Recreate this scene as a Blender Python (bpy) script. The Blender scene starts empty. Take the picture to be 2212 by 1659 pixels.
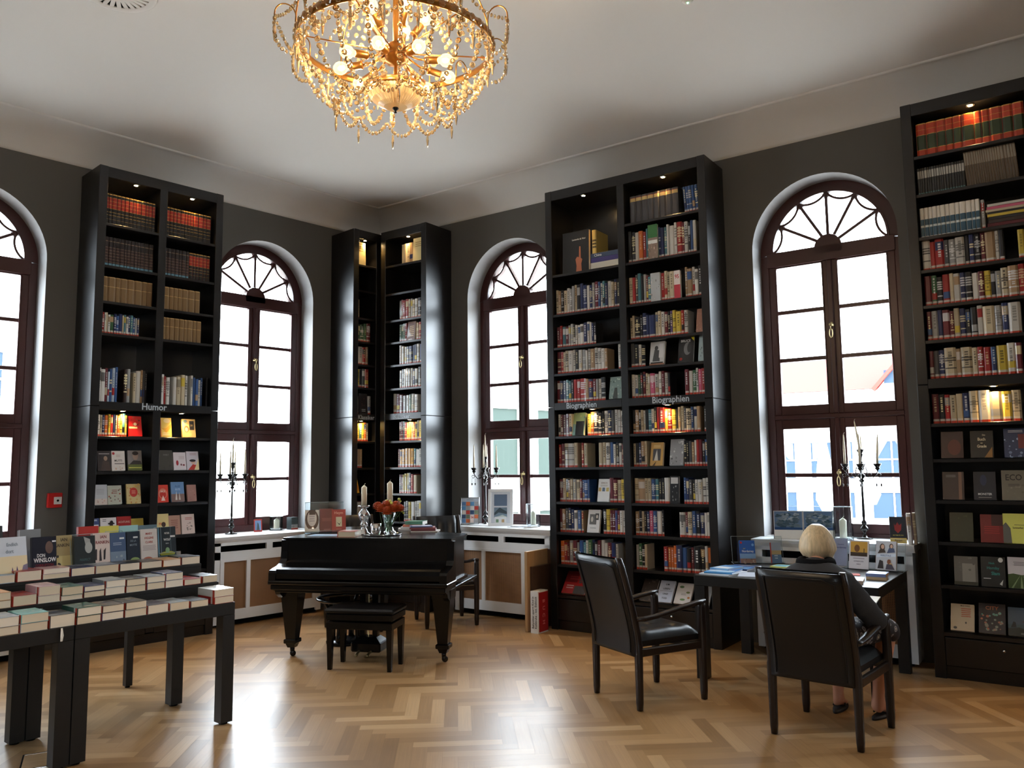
import bpy, math, random
from mathutils import Matrix, Vector
random.seed(7)
PI = math.pi
SC = bpy.context.scene
COL = SC.collection

# ------------------------------------------------------------------ camera
FPX, YAW, PIT, ROL = 1740.0, 0.81964605, 0.10255726, -0.0111979
def _axes():
    f = Vector((math.sin(YAW)*math.cos(PIT), math.cos(YAW)*math.cos(PIT), math.sin(PIT)))
    r = Vector((math.cos(YAW), -math.sin(YAW), 0)); u = r.cross(f)
    c, s = math.cos(ROL), math.sin(ROL)
    return c*r + s*u, -s*r + c*u, f
CR, CU, CF = _axes()
EYE = Vector((0, 0, 1.55))
cam = bpy.data.cameras.new('camera'); cam_o = bpy.data.objects.new('camera', cam); COL.objects.link(cam_o)
cam_o.matrix_world = Matrix(((CR.x, CU.x, -CF.x, EYE.x), (CR.y, CU.y, -CF.y, EYE.y), (CR.z, CU.z, -CF.z, EYE.z), (0, 0, 0, 1)))
cam.sensor_width = 36.0; cam.lens = FPX/2212*36; cam.clip_start = 0.05; cam.clip_end = 300
SC.camera = cam_o
# ------------------------------------------------------------------ view + world
vs = SC.view_settings
vs.view_transform = 'Standard'; vs.look = 'None'; vs.gamma = 1.0; vs.use_curve_mapping = False
vs.exposure = 1.6
world = bpy.data.worlds.new('overcast_sky'); SC.world = world; world.use_nodes = True
wn = world.node_tree.nodes; wl = world.node_tree.links
bg = wn['Background']; bg.inputs['Color'].default_value = (0.80, 0.90, 1.0, 1); bg.inputs['Strength'].default_value = 10.0
try:
    SC.cycles.max_bounces = 8; SC.cycles.transparent_max_bounces = 24; SC.cycles.sample_clamp_indirect = 6.0
    SC.cycles.caustics_reflective = False; SC.cycles.caustics_refractive = False
except Exception: pass
# ------------------------------------------------------------------ frames of the two walls
TH = 0.13633
WA, WB = 7.94, 7.13                       # distance of the two walls from the place where the photographer stands
dB = Vector((math.sin(TH), -math.cos(TH), 0)); nB = Vector((math.cos(TH), math.sin(TH), 0))
XC = (WB - WA*math.sin(TH))/math.cos(TH)
SBC = Vector((XC, WA, 0)).dot(dB)
CEIL, WTOP = 4.68, 4.40
ANG_B = math.atan2(dB.y, dB.x)
MA = Matrix.Translation((0, WA, 0))                                   # x along the wall, y into the wall, z up
MBF = Matrix.Translation(nB*WB) @ Matrix.Rotation(ANG_B, 4, 'Z')
def at(px, py, z):
    d = CR*(px-1106) - CU*(py-829.5) + CF*FPX
    return EYE + d*((z-EYE.z)/d.z)
def proj(P):
    q = Vector(P)-EYE
    return 1106+FPX*q.dot(CR)/q.dot(CF), 829.5-FPX*q.dot(CU)/q.dot(CF)
# daylight portals just outside each window (they only guide sampling of the sky)
WIN = [('A', -1.05), ('A', 1.745), ('A', 4.54), ('B', -5.04), ('B', -1.735), ('B', 1.57)]  # outermost window on each wall is unseen, placed for its daylight
for w, s in WIN:
    L = bpy.data.lights.new('window_portal', 'AREA'); L.shape = 'RECTANGLE'; L.size = 1.2; L.size_y = 3.2
    L.cycles.is_portal = True
    o = bpy.data.objects.new('window_portal', L); COL.objects.link(o)
    o.matrix_world = (MA if w == 'A' else MBF) @ Matrix.Translation((s, 0.46, 2.45)) @ Matrix.Rotation(-PI/2, 4, 'X')
MREAR = Matrix.Translation((8.2, -3.0, 0)) @ Matrix.Rotation(PI, 4, 'Z')          # wall behind the photographer, with one unseen window added for fill light
MFL = Matrix.Translation((-4.0, -3.0, 0)) @ Matrix.Rotation(PI/2, 4, 'Z')
FILL_WIN = [(MREAR, 10.0)]  # unseen window, added to bring fill light into the room
for m_, s in FILL_WIN:
    L = bpy.data.lights.new('window_portal', 'AREA'); L.shape = 'RECTANGLE'; L.size = 1.2; L.size_y = 3.2
    L.cycles.is_portal = True
    o = bpy.data.objects.new('window_portal', L); COL.objects.link(o)
    o.matrix_world = m_ @ Matrix.Translation((s, 0.46, 2.45)) @ Matrix.Rotation(-PI/2, 4, 'X')

# ------------------------------------------------------------------ helpers
def S(r, g, b):
    f = lambda v: (v/255/12.92 if v/255 <= 0.04045 else ((v/255+0.055)/1.055)**2.4)
    return (f(r), f(g), f(b), 1.0)
def T(x=0, y=0, z=0): return Matrix.Translation((x, y, z))
def RZ(a): return Matrix.Rotation(a, 4, 'Z')
def RX(a): return Matrix.Rotation(a, 4, 'X')
def RY(a): return Matrix.Rotation(a, 4, 'Y')
ID = Matrix.Identity(4)

class MB:
    def __init__(s): s.v = []; s.f = []; s.m = []; s.c = []; s.M = ID; s.mi = 0; s.col = None; s.smf = []; s.sm = False
    def add(s, vs, fs):
        n = len(s.v)
        s.v += [s.M @ Vector(v) for v in vs]
        for f in fs:
            s.f.append([n+i for i in f]); s.m.append(s.mi); s.c.append(s.col); s.smf.append(s.sm)
    def box(s, x0, x1, y0, y1, z0, z1):
        s.add([(x0,y0,z0),(x1,y0,z0),(x1,y1,z0),(x0,y1,z0),(x0,y0,z1),(x1,y0,z1),(x1,y1,z1),(x0,y1,z1)],
              [(0,3,2,1),(4,5,6,7),(0,1,5,4),(1,2,6,5),(2,3,7,6),(3,0,4,7)])
    def frus(s, cx, cy, a0, b0, z0, a1, b1, z1, cx1=None, cy1=None):
        cx1 = cx if cx1 is None else cx1; cy1 = cy if cy1 is None else cy1
        v = [(cx+i*a0/2, cy+j*b0/2, z0) for i, j in ((-1,-1),(1,-1),(1,1),(-1,1))] + [(cx1+i*a1/2, cy1+j*b1/2, z1) for i, j in ((-1,-1),(1,-1),(1,1),(-1,1))]
        s.add(v, [(0,3,2,1),(4,5,6,7),(0,1,5,4),(1,2,6,5),(2,3,7,6),(3,0,4,7)])
    def bev(s, x0, x1, y0, y1, z0, z1, b=0.004):
        b = min(b, (x1-x0)*.45, (y1-y0)*.45, (z1-z0)*.45)
        def ring(i, z):
            return [(x0+i,y0,z),(x1-i,y0,z),(x1,y0+i,z),(x1,y1-i,z),(x1-i,y1,z),(x0+i,y1,z),(x0,y1-i,z),(x0,y0+i,z)]
        def ring2(z):
            return [(x0+b,y0+b,z),(x1-b,y0+b,z),(x1-b,y0+b,z),(x1-b,y1-b,z),(x1-b,y1-b,z),(x0+b,y1-b,z),(x0+b,y1-b,z),(x0+b,y0+b,z)]
        s.loft([ring2(z0), ring(b, z0+b), ring(b, z1-b), ring2(z1)], True, True)
    def loft(s, rings, cap0=False, cap1=False, closed=True):
        n = len(rings[0]); vs = [p for r in rings for p in r]; fs = []
        for k in range(len(rings)-1):
            for i in range(n if closed else n-1):
                j = (i+1) % n
                fs.append((k*n+i, k*n+j, (k+1)*n+j, (k+1)*n+i))
        if cap0: fs.append(tuple(range(n))[::-1])
        if cap1: fs.append(tuple((len(rings)-1)*n+i for i in range(n)))
        s.add(vs, fs)
    def lathe(s, prof, seg=20, c=(0,0,0), cap=True, sx=1, sy=1):
        rings = [[(c[0]+sx*r*math.cos(2*PI*i/seg), c[1]+sy*r*math.sin(2*PI*i/seg), c[2]+z) for i in range(seg)] for r, z in prof]
        s.loft(rings, cap, cap)
    def tube(s, pts, r, seg=8, cap=True):
        pts = [Vector(p) for p in pts]; n = len(pts)
        rs = r if isinstance(r, (list, tuple)) else [r]*n
        rings = []; ref = None
        for i, p in enumerate(pts):
            d = (pts[min(i+1, n-1)]-pts[max(i-1, 0)])
            if d.length < 1e-9: d = Vector((0, 0, 1))
            d.normalize()
            if ref is None: ref = Vector((0, 0, 1)) if abs(d.z) < .9 else Vector((1, 0, 0))
            a = d.cross(ref).normalized(); b = d.cross(a).normalized(); ref = -b if False else a.cross(d).normalized()
            ref = a.cross(d)
            rings.append([tuple(p + (a*math.cos(2*PI*k/seg) + (a.cross(d))*math.sin(2*PI*k/seg))*rs[i]) for k in range(seg)])
        s.loft([q[::-1] for q in rings], cap, cap)
    def bar(s, p, q, w, h):
        """rectangular bar from p to q, w wide sideways, h tall"""
        p = Vector(p); q = Vector(q); d = (q-p).normalized(); up = Vector((0, 0, 1)) if abs(d.z) < .95 else Vector((1, 0, 0))
        a = d.cross(up).normalized()*w/2; b = a.cross(d).normalized()*h/2
        rr = [[tuple(e-a-b), tuple(e+a-b), tuple(e+a+b), tuple(e-a+b)] for e in (p, q)]
        s.loft([x[::-1] for x in rr], True, True)
    def ell(s, c, r, seg=14, rings=8, M2=None):
        if not isinstance(r, (list, tuple)): r = (r, r, r)
        rg = []
        for k in range(rings+1):
            t = PI*k/rings; rr = max(math.sin(t), 0.001)
            rg.append([(r[0]*rr*math.cos(2*PI*i/seg), r[1]*rr*math.sin(2*PI*i/seg), -r[2]*math.cos(t)) for i in range(seg)])
        if M2 is not None: rg = [[tuple(M2 @ Vector(p)) for p in q] for q in rg]
        s.loft([[(c[0]+p[0], c[1]+p[1], c[2]+p[2]) for p in q] for q in rg], False, False)
    def prism(s, poly, y0, y1):
        """polygon in x,z pushed from y0 to y1"""
        n = len(poly)
        s.add([(x, y0, z) for x, z in poly]+[(x, y1, z) for x, z in poly],
              [tuple(range(n)), tuple(n+i for i in range(n))[::-1]] + [(i, n+i, n+(i+1) % n, (i+1) % n) for i in range(n)])
    def prismz(s, poly, z0, z1):
        n = len(poly)
        s.add([(x, y, z0) for x, y in poly]+[(x, y, z1) for x, y in poly],
              [tuple(range(n))[::-1], tuple(n+i for i in range(n))] + [(i, (i+1) % n, n+(i+1) % n, n+i) for i in range(n)])
    def quad(s, a, b, c, d): s.add([a, b, c, d], [(0, 1, 2, 3)])
    def build(s, name, mats, parent=None, smooth=None, M=None):
        me = bpy.data.meshes.new(name)
        me.from_pydata([tuple(v) for v in s.v], [], s.f)
        if not isinstance(mats, (list, tuple)): mats = [mats]
        for m in mats: me.materials.append(m)
        me.polygons.foreach_set('material_index', s.m)
        sm = [bool(x) for x in s.smf] if smooth is None else [bool(smooth)]*len(s.f)
        me.polygons.foreach_set('use_smooth', sm)
        if any(c is not None for c in s.c):
            a = me.color_attributes.new('col', 'FLOAT_COLOR', 'CORNER'); buf = []
            for p, c in zip(s.f, s.c): buf += list(c or (.5, .5, .5, 1))*len(p)
            a.data.foreach_set('color', buf)
        me.validate(); me.update()
        if smooth == 'auto':
            try: me.set_sharp_from_angle(angle=0.7)
            except Exception: pass
        o = bpy.data.objects.new(name, me); COL.objects.link(o)
        if parent is not None: o.parent = parent
        if M is not None: o.matrix_local = M
        return o
def tag(o, label=None, cat=None, group=None, kind=None):
    if label: o['label'] = label
    if cat: o['category'] = cat
    if group: o['group'] = group
    if kind: o['kind'] = kind
    return o
def empty(name, M, label=None, cat=None, group=None):
    o = bpy.data.objects.new(name, None); COL.objects.link(o); o.matrix_world = M
    o.empty_display_size = .1
    return tag(o, label, cat, group)
def kids(o): return [c for c in COL.objects if c.parent == o]
def copy_tree(o, parent=None, M=None):
    c = o.copy(); COL.objects.link(c)
    if parent is not None: c.parent = parent
    if M is not None: c.matrix_world = M
    for ch in kids(o):
        ml = ch.matrix_local.copy(); d = copy_tree(ch, c); d.matrix_local = ml
    return c

# ------------------------------------------------------------------ materials
MAT = {}
def mat(name, base, rough=.5, metal=0, spec=.5, trans=0, coat=0, emit=None, estr=0, bump=None, ior=1.45, noise=None):
    m = bpy.data.materials.new(name); m.use_nodes = True; nt = m.node_tree; b = nt.nodes['Principled BSDF']
    b.inputs['Base Color'].default_value = base; b.inputs['Roughness'].default_value = rough; b.inputs['Metallic'].default_value = metal
    b.inputs['Specular IOR Level'].default_value = spec; b.inputs['Transmission Weight'].default_value = trans; b.inputs['IOR'].default_value = ior
    b.inputs['Coat Weight'].default_value = coat
    if emit: b.inputs['Emission Color'].default_value = emit; b.inputs['Emission Strength'].default_value = estr
    if noise or bump:
        tc = nt.nodes.new('ShaderNodeTexCoord')
        if noise:       # (scale xyz, amount): light and dark drift of the thing's own colour
            mp = nt.nodes.new('ShaderNodeMapping'); mp.inputs['Scale'].default_value = noise[0]
            nz = nt.nodes.new('ShaderNodeTexNoise'); nz.inputs['Scale'].default_value = 1.0; nz.inputs['Detail'].default_value = 4
            mx = nt.nodes.new('ShaderNodeMix'); mx.data_type = 'RGBA'
            a = noise[1]
            mx.inputs['A'].default_value = tuple(max(0, x*(1-a)) for x in base[:3])+(1,); mx.inputs['B'].default_value = tuple(x*(1+a) for x in base[:3])+(1,)
            nt.links.new(tc.outputs['Object'], mp.inputs['Vector']); nt.links.new(mp.outputs['Vector'], nz.inputs['Vector'])
            nt.links.new(nz.outputs['Fac'], mx.inputs['Factor']); nt.links.new(mx.outputs['Result'], b.inputs['Base Color'])
        if bump:        # (scale xyz, strength, distance)
            mp = nt.nodes.new('ShaderNodeMapping'); mp.inputs['Scale'].default_value = bump[0]
            nz = nt.nodes.new('ShaderNodeTexNoise'); nz.inputs['Scale'].default_value = 1.0; nz.inputs['Detail'].default_value = 3
            bp = nt.nodes.new('ShaderNodeBump'); bp.inputs['Strength'].default_value = bump[1]; bp.inputs['Distance'].default_value = bump[2]
            nt.links.new(tc.outputs['Object'], mp.inputs['Vector']); nt.links.new(mp.outputs['Vector'], nz.inputs['Vector'])
            nt.links.new(nz.outputs['Fac'], bp.inputs['Height']); nt.links.new(bp.outputs['Normal'], b.inputs['Normal'])
    MAT[name] = m
    return m
def attr_mat(name, rough, coat=0, spec=.5):
    m = mat(name, (.5, .5, .5, 1), rough, coat=coat, spec=spec); nt = m.node_tree
    a = nt.nodes.new('ShaderNodeAttribute'); a.attribute_name = 'col'
    nt.links.new(a.outputs['Color'], nt.nodes['Principled BSDF'].inputs['Base Color'])
    return m
def thin_glass(name, tint=(1, 1, 1, 1), gloss=.06):
    m = bpy.data.materials.new(name); m.use_nodes = True; nt = m.node_tree; nt.nodes.clear()
    o = nt.nodes.new('ShaderNodeOutputMaterial'); t = nt.nodes.new('ShaderNodeBsdfTransparent'); g = nt.nodes.new('ShaderNodeBsdfGlossy')
    g.inputs['Roughness'].default_value = .02; t.inputs['Color'].default_value = tint
    f = nt.nodes.new('ShaderNodeFresnel'); f.inputs['IOR'].default_value = 1.12
    mt = nt.nodes.new('ShaderNodeMath'); mt.operation = 'ADD'; mt.inputs[1].default_value = gloss; mt.use_clamp = True
    nt.links.new(f.outputs[0], mt.inputs[0])
    mx = nt.nodes.new('ShaderNodeMixShader'); nt.links.new(mt.outputs[0], mx.inputs[0]); nt.links.new(t.outputs[0], mx.inputs[1]); nt.links.new(g.outputs[0], mx.inputs[2])
    nt.links.new(mx.outputs[0], o.inputs['Surface']); MAT[name] = m
    return m
M_WALL = mat('wall_paint', S(92, 90, 86), .75, bump=((60, 60, 60), .08, .002))
M_CEIL = mat('ceiling_paint', S(214, 211, 208), .8)
M_REVEAL = mat('reveal_paint', S(150, 150, 150), .6)
M_BLK = mat('black_stained_wood', S(22, 21, 22), .30, spec=.6, bump=((3, 3, 90), .10, .001), noise=((2, 2, 60), .35))
M_BLKH = mat('black_stained_table_wood', S(25, 24, 23), .42, spec=.5, noise=((30, 4, 30), .3))
M_FRAME = mat('mahogany_window_paint', S(62, 30, 30), .32, spec=.5, noise=((3, 3, 3), .25))
M_WHITE = mat('white_lacquer', S(222, 222, 222), .32)
M_GLASS = thin_glass('window_glass', (.97, .985, .98, 1), .0)
def glow_glass(name, col, strg, fac):
    m = bpy.data.materials.new(name); m.use_nodes = True; nt = m.node_tree; nt.nodes.clear()
    o = nt.nodes.new('ShaderNodeOutputMaterial'); t = nt.nodes.new('ShaderNodeBsdfTransparent'); e = nt.nodes.new('ShaderNodeEmission'); e.inputs[0].default_value = col; e.inputs[1].default_value = strg
    lw = nt.nodes.new('ShaderNodeLayerWeight'); lw.inputs[0].default_value = .35
    mr = nt.nodes.new('ShaderNodeMapRange'); mr.inputs['To Min'].default_value = fac; mr.inputs['To Max'].default_value = .65; nt.links.new(lw.outputs['Facing'], mr.inputs['Value'])
    mx = nt.nodes.new('ShaderNodeMixShader'); nt.links.new(mr.outputs[0], mx.inputs[0]); nt.links.new(t.outputs[0], mx.inputs[1]); nt.links.new(e.outputs[0], mx.inputs[2]); nt.links.new(mx.outputs[0], o.inputs['Surface'])
    MAT[name] = m
    return m
M_ACR = thin_glass('clear_acrylic', (.93, .96, .97, 1), .03)
M_ACE = mat('acrylic_edge', S(205, 222, 225), .15, trans=.4)
M_BRASS = mat('polished_brass', S(188, 170, 124), .3, metal=1)
M_GOLD = mat('aged_brass', S(168, 118, 58), .3, metal=1)
M_CHROME = mat('chrome', S(215, 215, 215), .12, metal=1)
M_COLOR = attr_mat('printed_cover', .34, coat=.25)
M_PAPER = attr_mat('paper_and_print', .7, spec=.25)
M_LEATHER = mat('black_leather', S(14, 14, 16), .34, spec=.45, bump=((90, 90, 90), .12, .001))
M_CHAIRW = mat('dark_brown_chair_wood', S(30, 21, 18), .33, noise=((30, 30, 4), .3))
M_PIANO = mat('black_piano_lacquer', S(9, 9, 10), .24, spec=.4)
M_IRON = mat('black_cast_metal', S(20, 18, 18), .25, metal=.3, spec=.6)
M_WAX = mat('ivory_wax', S(232, 222, 196), .45, spec=.3)
M_WICK = mat('wick', S(225, 220, 210), .8)
M_DARK = mat('painted_shade_and_black_parts', S(9, 9, 10), .9, spec=.1)  # near-black: painted shade in slots and vents, plus small black parts
M_RED = mat('red_plastic', S(190, 32, 30), .35)
M_SILVER = mat('mercury_glass', S(205, 205, 205), .12, metal=.85, bump=((60, 60, 60), .35, .002))
M_OAK = mat('pale_oak_board', S(176, 140, 98), .5, noise=((4, 40, 4), .25))
M_BRN = mat('brown_stained_board', S(70, 50, 38), .5, noise=((4, 40, 4), .25))

# text as flat letter shapes
_tc = {}
def letters(txt, bold=True):
    k = (txt, bold)
    if k not in _tc:
        cu = bpy.data.curves.new('lettering', 'FONT'); cu.body = txt; cu.size = 1.0; cu.align_x = 'CENTER'; cu.align_y = 'CENTER'; cu.resolution_u = 2
        cu.offset = .018 if bold else 0
        o = bpy.data.objects.new('lettering', cu); me = o.to_mesh()
        _tc[k] = ([(v.co.x, v.co.y) for v in me.vertices], [tuple(p.vertices) for p in me.polygons])
        o.to_mesh_clear(); bpy.data.objects.remove(o); bpy.data.curves.remove(cu)
    return _tc[k]
def put_text(mb, txt, x, z, size, col, y=0, sx=1.0, bold=True, vert=False):
    """letters standing in the x,z plane facing -y, centred on x,z"""
    vs, fs = letters(txt, bold); mb.col = col
    if vert: mb.add([(x + b*size, y, z - a*size*sx) for a, b in vs], fs)      # reads downward
    else: mb.add([(x + a*size*sx, y, z + b*size) for a, b in vs], fs)
# ------------------------------------------------------------------ floor: herringbone parquet, one mesh of blocks
def herring2():
    # classic herringbone on a unit grid: block length n units, width 1 unit
    W = .084; n = 6; A = math.radians(47); ca, sa = math.cos(A), math.sin(A)
    X0, X1, Y0, Y1 = -4.3, 7.95, -3.3, 8.2
    vs, fs, rn, uv = [], [], [], []; rnd = random.Random(3)
    def add(x, y, a, b):
        cx, cy = (x+a/2)*W, (y+b/2)*W; wx, wy = ca*cx - sa*cy, sa*cx + ca*cy
        if not (X0 < wx < X1 and Y0 < wy < Y1): return
        k = len(vs); r = rnd.random(); r2 = rnd.random(); g = .008
        q = [(x+g, y+g), (x+a-g, y+g), (x+a-g, y+b-g), (x+g, y+b-g)]
        vs.extend([((ca*p-sa*t)*W, (sa*p+ca*t)*W, 0) for p, t in q]); fs.append((k, k+1, k+2, k+3)); rn.append(r)
        a, b = a*W, b*W
        uv.extend([(r*37, r2*9), (r*37+a, r2*9), (r*37+a, r2*9+b), (r*37, r2*9+b)] if a > b else [(r*37, r2*9), (r*37, r2*9+a), (r*37+b, r2*9+a), (r*37+b, r2*9)])
    N = 170
    for y in range(-N, N):
        for k in range(-N//(2*n)-3, N//(2*n)+3):
            x = y + k*2*n
            add(x, y, n, 1)                 # horizontal block in row y, steps one unit per row
            add(x+n, y-n+1, 1, n) if True else None
    return vs, fs, rn, uv
vs_, fs_, rn_, uv_ = herring2()
me = bpy.data.meshes.new('floor'); nb = len(vs_)
vs_ = vs_ + [(-4.3, -3.3, -.002), (8.0, -3.3, -.002), (8.0, 8.3, -.002), (-4.3, 8.3, -.002), (-4.3, -3.3, -.2), (8.0, -3.3, -.2), (8.0, 8.3, -.2), (-4.3, 8.3, -.2)]
fs_ = fs_ + [tuple(nb+i for i in f) for f in ((0, 1, 2, 3), (7, 6, 5, 4), (0, 4, 5, 1), (1, 5, 6, 2), (2, 6, 7, 3), (3, 7, 4, 0))]
me.from_pydata(vs_, [], fs_)
rn_ = rn_ + [.0]*6; uv_ = uv_ + [(0, 0)]*24
a_ = me.attributes.new('blk', 'FLOAT', 'FACE'); a_.data.foreach_set('value', rn_)
u_ = me.uv_layers.new(name='UVMap'); u_.data.foreach_set('uv', [c for p in uv_ for c in p])
def floor_mat():
    m = bpy.data.materials.new('oak_herringbone_parquet'); m.use_nodes = True; nt = m.node_tree; b = nt.nodes['Principled BSDF']; N = nt.nodes.new; K = nt.links.new
    at_ = N('ShaderNodeAttribute'); at_.attribute_name = 'blk'
    cr = N('ShaderNodeValToRGB'); e = cr.color_ramp.elements
    e[0].position = 0; e[0].color = S(142, 108, 70); e[1].position = 1; e[1].color = S(190, 156, 114)
    for p, c in ((.3, S(158, 122, 80)), (.55, S(168, 132, 90)), (.8, S(176, 140, 98))): k = e.new(p); k.color = c
    K(at_.outputs['Fac'], cr.inputs['Fac'])
    uv = N('ShaderNodeUVMap'); mp = N('ShaderNodeMapping'); mp.inputs['Scale'].default_value = (3, 90, 1); K(uv.outputs[0], mp.inputs[0])
    nz = N('ShaderNodeTexNoise'); nz.inputs['Scale'].default_value = 1; nz.inputs['Detail'].default_value = 5; K(mp.outputs[0], nz.inputs['Vector'])
    mr = N('ShaderNodeMapRange'); mr.inputs['To Min'].default_value = .80; mr.inputs['To Max'].default_value = 1.18; K(nz.outputs['Fac'], mr.inputs['Value'])
    mx = N('ShaderNodeMix'); mx.data_type = 'RGBA'; mx.blend_type = 'MULTIPLY'; mx.inputs['Factor'].default_value = 1
    K(cr.outputs[0], mx.inputs['A']); K(mr.outputs[0], mx.inputs['B']); K(mx.outputs['Result'], b.inputs['Base Color'])
    b.inputs['Roughness'].default_value = .33; b.inputs['Specular IOR Level'].default_value = .5
    tc = N('ShaderNodeTexCoord'); n2 = N('ShaderNodeTexNoise'); n2.inputs['Scale'].default_value = 1.3; K(tc.outputs['Object'], n2.inputs['Vector'])
    m2 = N('ShaderNodeMapRange'); m2.inputs['To Min'].default_value = .26; m2.inputs['To Max'].default_value = .42; K(n2.outputs['Fac'], m2.inputs['Value']); K(m2.outputs[0], b.inputs['Roughness'])
    bp = N('ShaderNodeBump'); bp.inputs['Strength'].default_value = .06; bp.inputs['Distance'].default_value = .001; K(nz.outputs['Fac'], bp.inputs['Height']); K(bp.outputs[0], b.inputs['Normal'])
    return m
me.materials.append(floor_mat())
fo = bpy.data.objects.new('floor', me); COL.objects.link(fo); tag(fo, kind='structure', label='oak herringbone parquet floor')

# ------------------------------------------------------------------ walls with arched openings
WR, WZ0, WZS, WTH = .605, .86, 3.465, .40
def wall(name, M, s0, s1, wins):
    mb = MB(); mb.M = M
    for (y, flip) in ((0, False), (WTH, True)):
        def q(a, b, c, d):
            p = [(a[0], y, a[1]), (b[0], y, b[1]), (c[0], y, c[1]), (d[0], y, d[1])]
            mb.quad(*(p[::-1] if flip else p))
        xs = s0
        for c in wins:
            q((xs, 0), (c-WR, 0), (c-WR, WTOP+.3), (xs, WTOP+.3))
            q((c-WR, 0), (c+WR, 0), (c+WR, WZ0), (c-WR, WZ0))
            N = 32
            for i in range(N):
                t0, t1 = PI-PI*i/N, PI-PI*(i+1)/N
                a = (c+WR*math.cos(t0), WZS+WR*math.sin(t0)); b = (c+WR*math.cos(t1), WZS+WR*math.sin(t1))
                q(a, b, (b[0], WTOP+.3), (a[0], WTOP+.3))
            xs = c+WR
        q((xs, 0), (s1, 0), (s1, WTOP+.3), (xs, WTOP+.3))
    mb.quad((s0, 0, WTOP+.3), (s1, 0, WTOP+.3), (s1, WTH, WTOP+.3), (s0, WTH, WTOP+.3))
    for x in (s0, s1): mb.quad((x, 0, 0), (x, WTH, 0), (x, WTH, WTOP+.3), (x, 0, WTOP+.3))
    mb.mi = 1
    for c in wins:      # reveals
        pts = [(c-WR, WZ0), (c-WR, WZS)] + [(c+WR*math.cos(PI-PI*i/32), WZS+WR*math.sin(PI-PI*i/32)) for i in range(1, 32)] + [(c+WR, WZS), (c+WR, WZ0)]
        for a, b in zip(pts, pts[1:]+pts[:1]): mb.quad((a[0], 0, a[1]), (a[0], WTH, a[1]), (b[0], WTH, b[1]), (b[0], 0, b[1]))
    return tag(mb.build(name, [M_WALL, M_REVEAL]), kind='structure')
wall('wall_left', MA, -4.0, XC+.45, [s for w, s in WIN if w == 'A'])
wall('wall_right', MBF, SBC-.0, 4.3, [s for w, s in WIN if w == 'B'])
wall('wall_far_left', MFL, -.4, WA+3.4, [s for m_, s in FILL_WIN if m_ is MFL])
wall('wall_behind', MREAR, 0, 12.6, [s for m_, s in FILL_WIN if m_ is MREAR])
# ceiling and coves
pe = dB*4.3 + nB*WB
mb = MB(); mb.box(-4.4, 8.6, -3.4, 8.6, CEIL, CEIL+.3); tag(mb.build('ceiling', M_CEIL), kind='structure')
COVE = [(0, WTOP), (0.002, WTOP+.0)] + [(.3-.3*math.cos(t), WTOP+.27*math.sin(t)) for t in [PI/2*i/12 for i in range(1, 13)]] + [(.312, 4.664), (.325, 4.668), (.334, 4.676), (.334, CEIL+.002)]
def cove(name, end):
    mb = MB(); rings = []
    c = Vector((XC, WA, 0)); m = Vector((-1, 0, 0))
    for d, z in COVE:
        # corner point at distance d from both walls
        y = WA-d; x = (WB-d - y*math.sin(TH))/math.cos(TH)
        p = (x, y, z); e = (-4.0, WA-d, z) if end == 'A' else tuple(dB*4.3+nB*(WB-d)+Vector((0, 0, z)))
        rings.append([e, p] if end == 'A' else [p, e])
    mb.loft(rings, closed=False); mb.sm = True
    return tag(mb.build(name, M_CEIL, smooth=True), kind='structure')
cove('trim_1', 'A'); cove('trim_2', 'B')

# ------------------------------------------------------------------ windows
YF0, YF1 = .235, .30
def arc(cx, cz, r, a0, a1, n): return [(cx+r*math.cos(a0+(a1-a0)*i/n), cz+r*math.sin(a0+(a1-a0)*i/n)) for i in range(n+1)]
def band(mb, inner, outer, y0, y1):
    for i in range(len(inner)-1):
        a, b, c, d = inner[i], inner[i+1], outer[i+1], outer[i]
        mb.add([(a[0], y0, a[1]), (b[0], y0, b[1]), (c[0], y0, c[1]), (d[0], y0, d[1]), (a[0], y1, a[1]), (b[0], y1, b[1]), (c[0], y1, c[1]), (d[0], y1, d[1])],
               [(0, 3, 2, 1), (4, 5, 6, 7), (0, 1, 5, 4), (2, 3, 7, 6), (1, 2, 6, 5), (3, 0, 4, 7)])
def handle_mb():
    mb = MB(); mb.sm = True
    mb.lathe([(.001, 0), (.017, 0), (.02, .004), (.012, .01), (.009, .03), (.014, .036), (.014, .046), (.001, .05)], 14)
    mb.M = RX(0)
    loop = [(.0, -.0, .04)] + [(.013*math.sin(t), -.035-.04*(1-math.cos(t)), .042) for t in [2*PI*i/16 for i in range(17)]]
    mb.tube(loop, .0035, 6)
    mb.ell((0, .018, .006), (.01, .012, .006), 10, 6)
    return mb
_h = None
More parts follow.
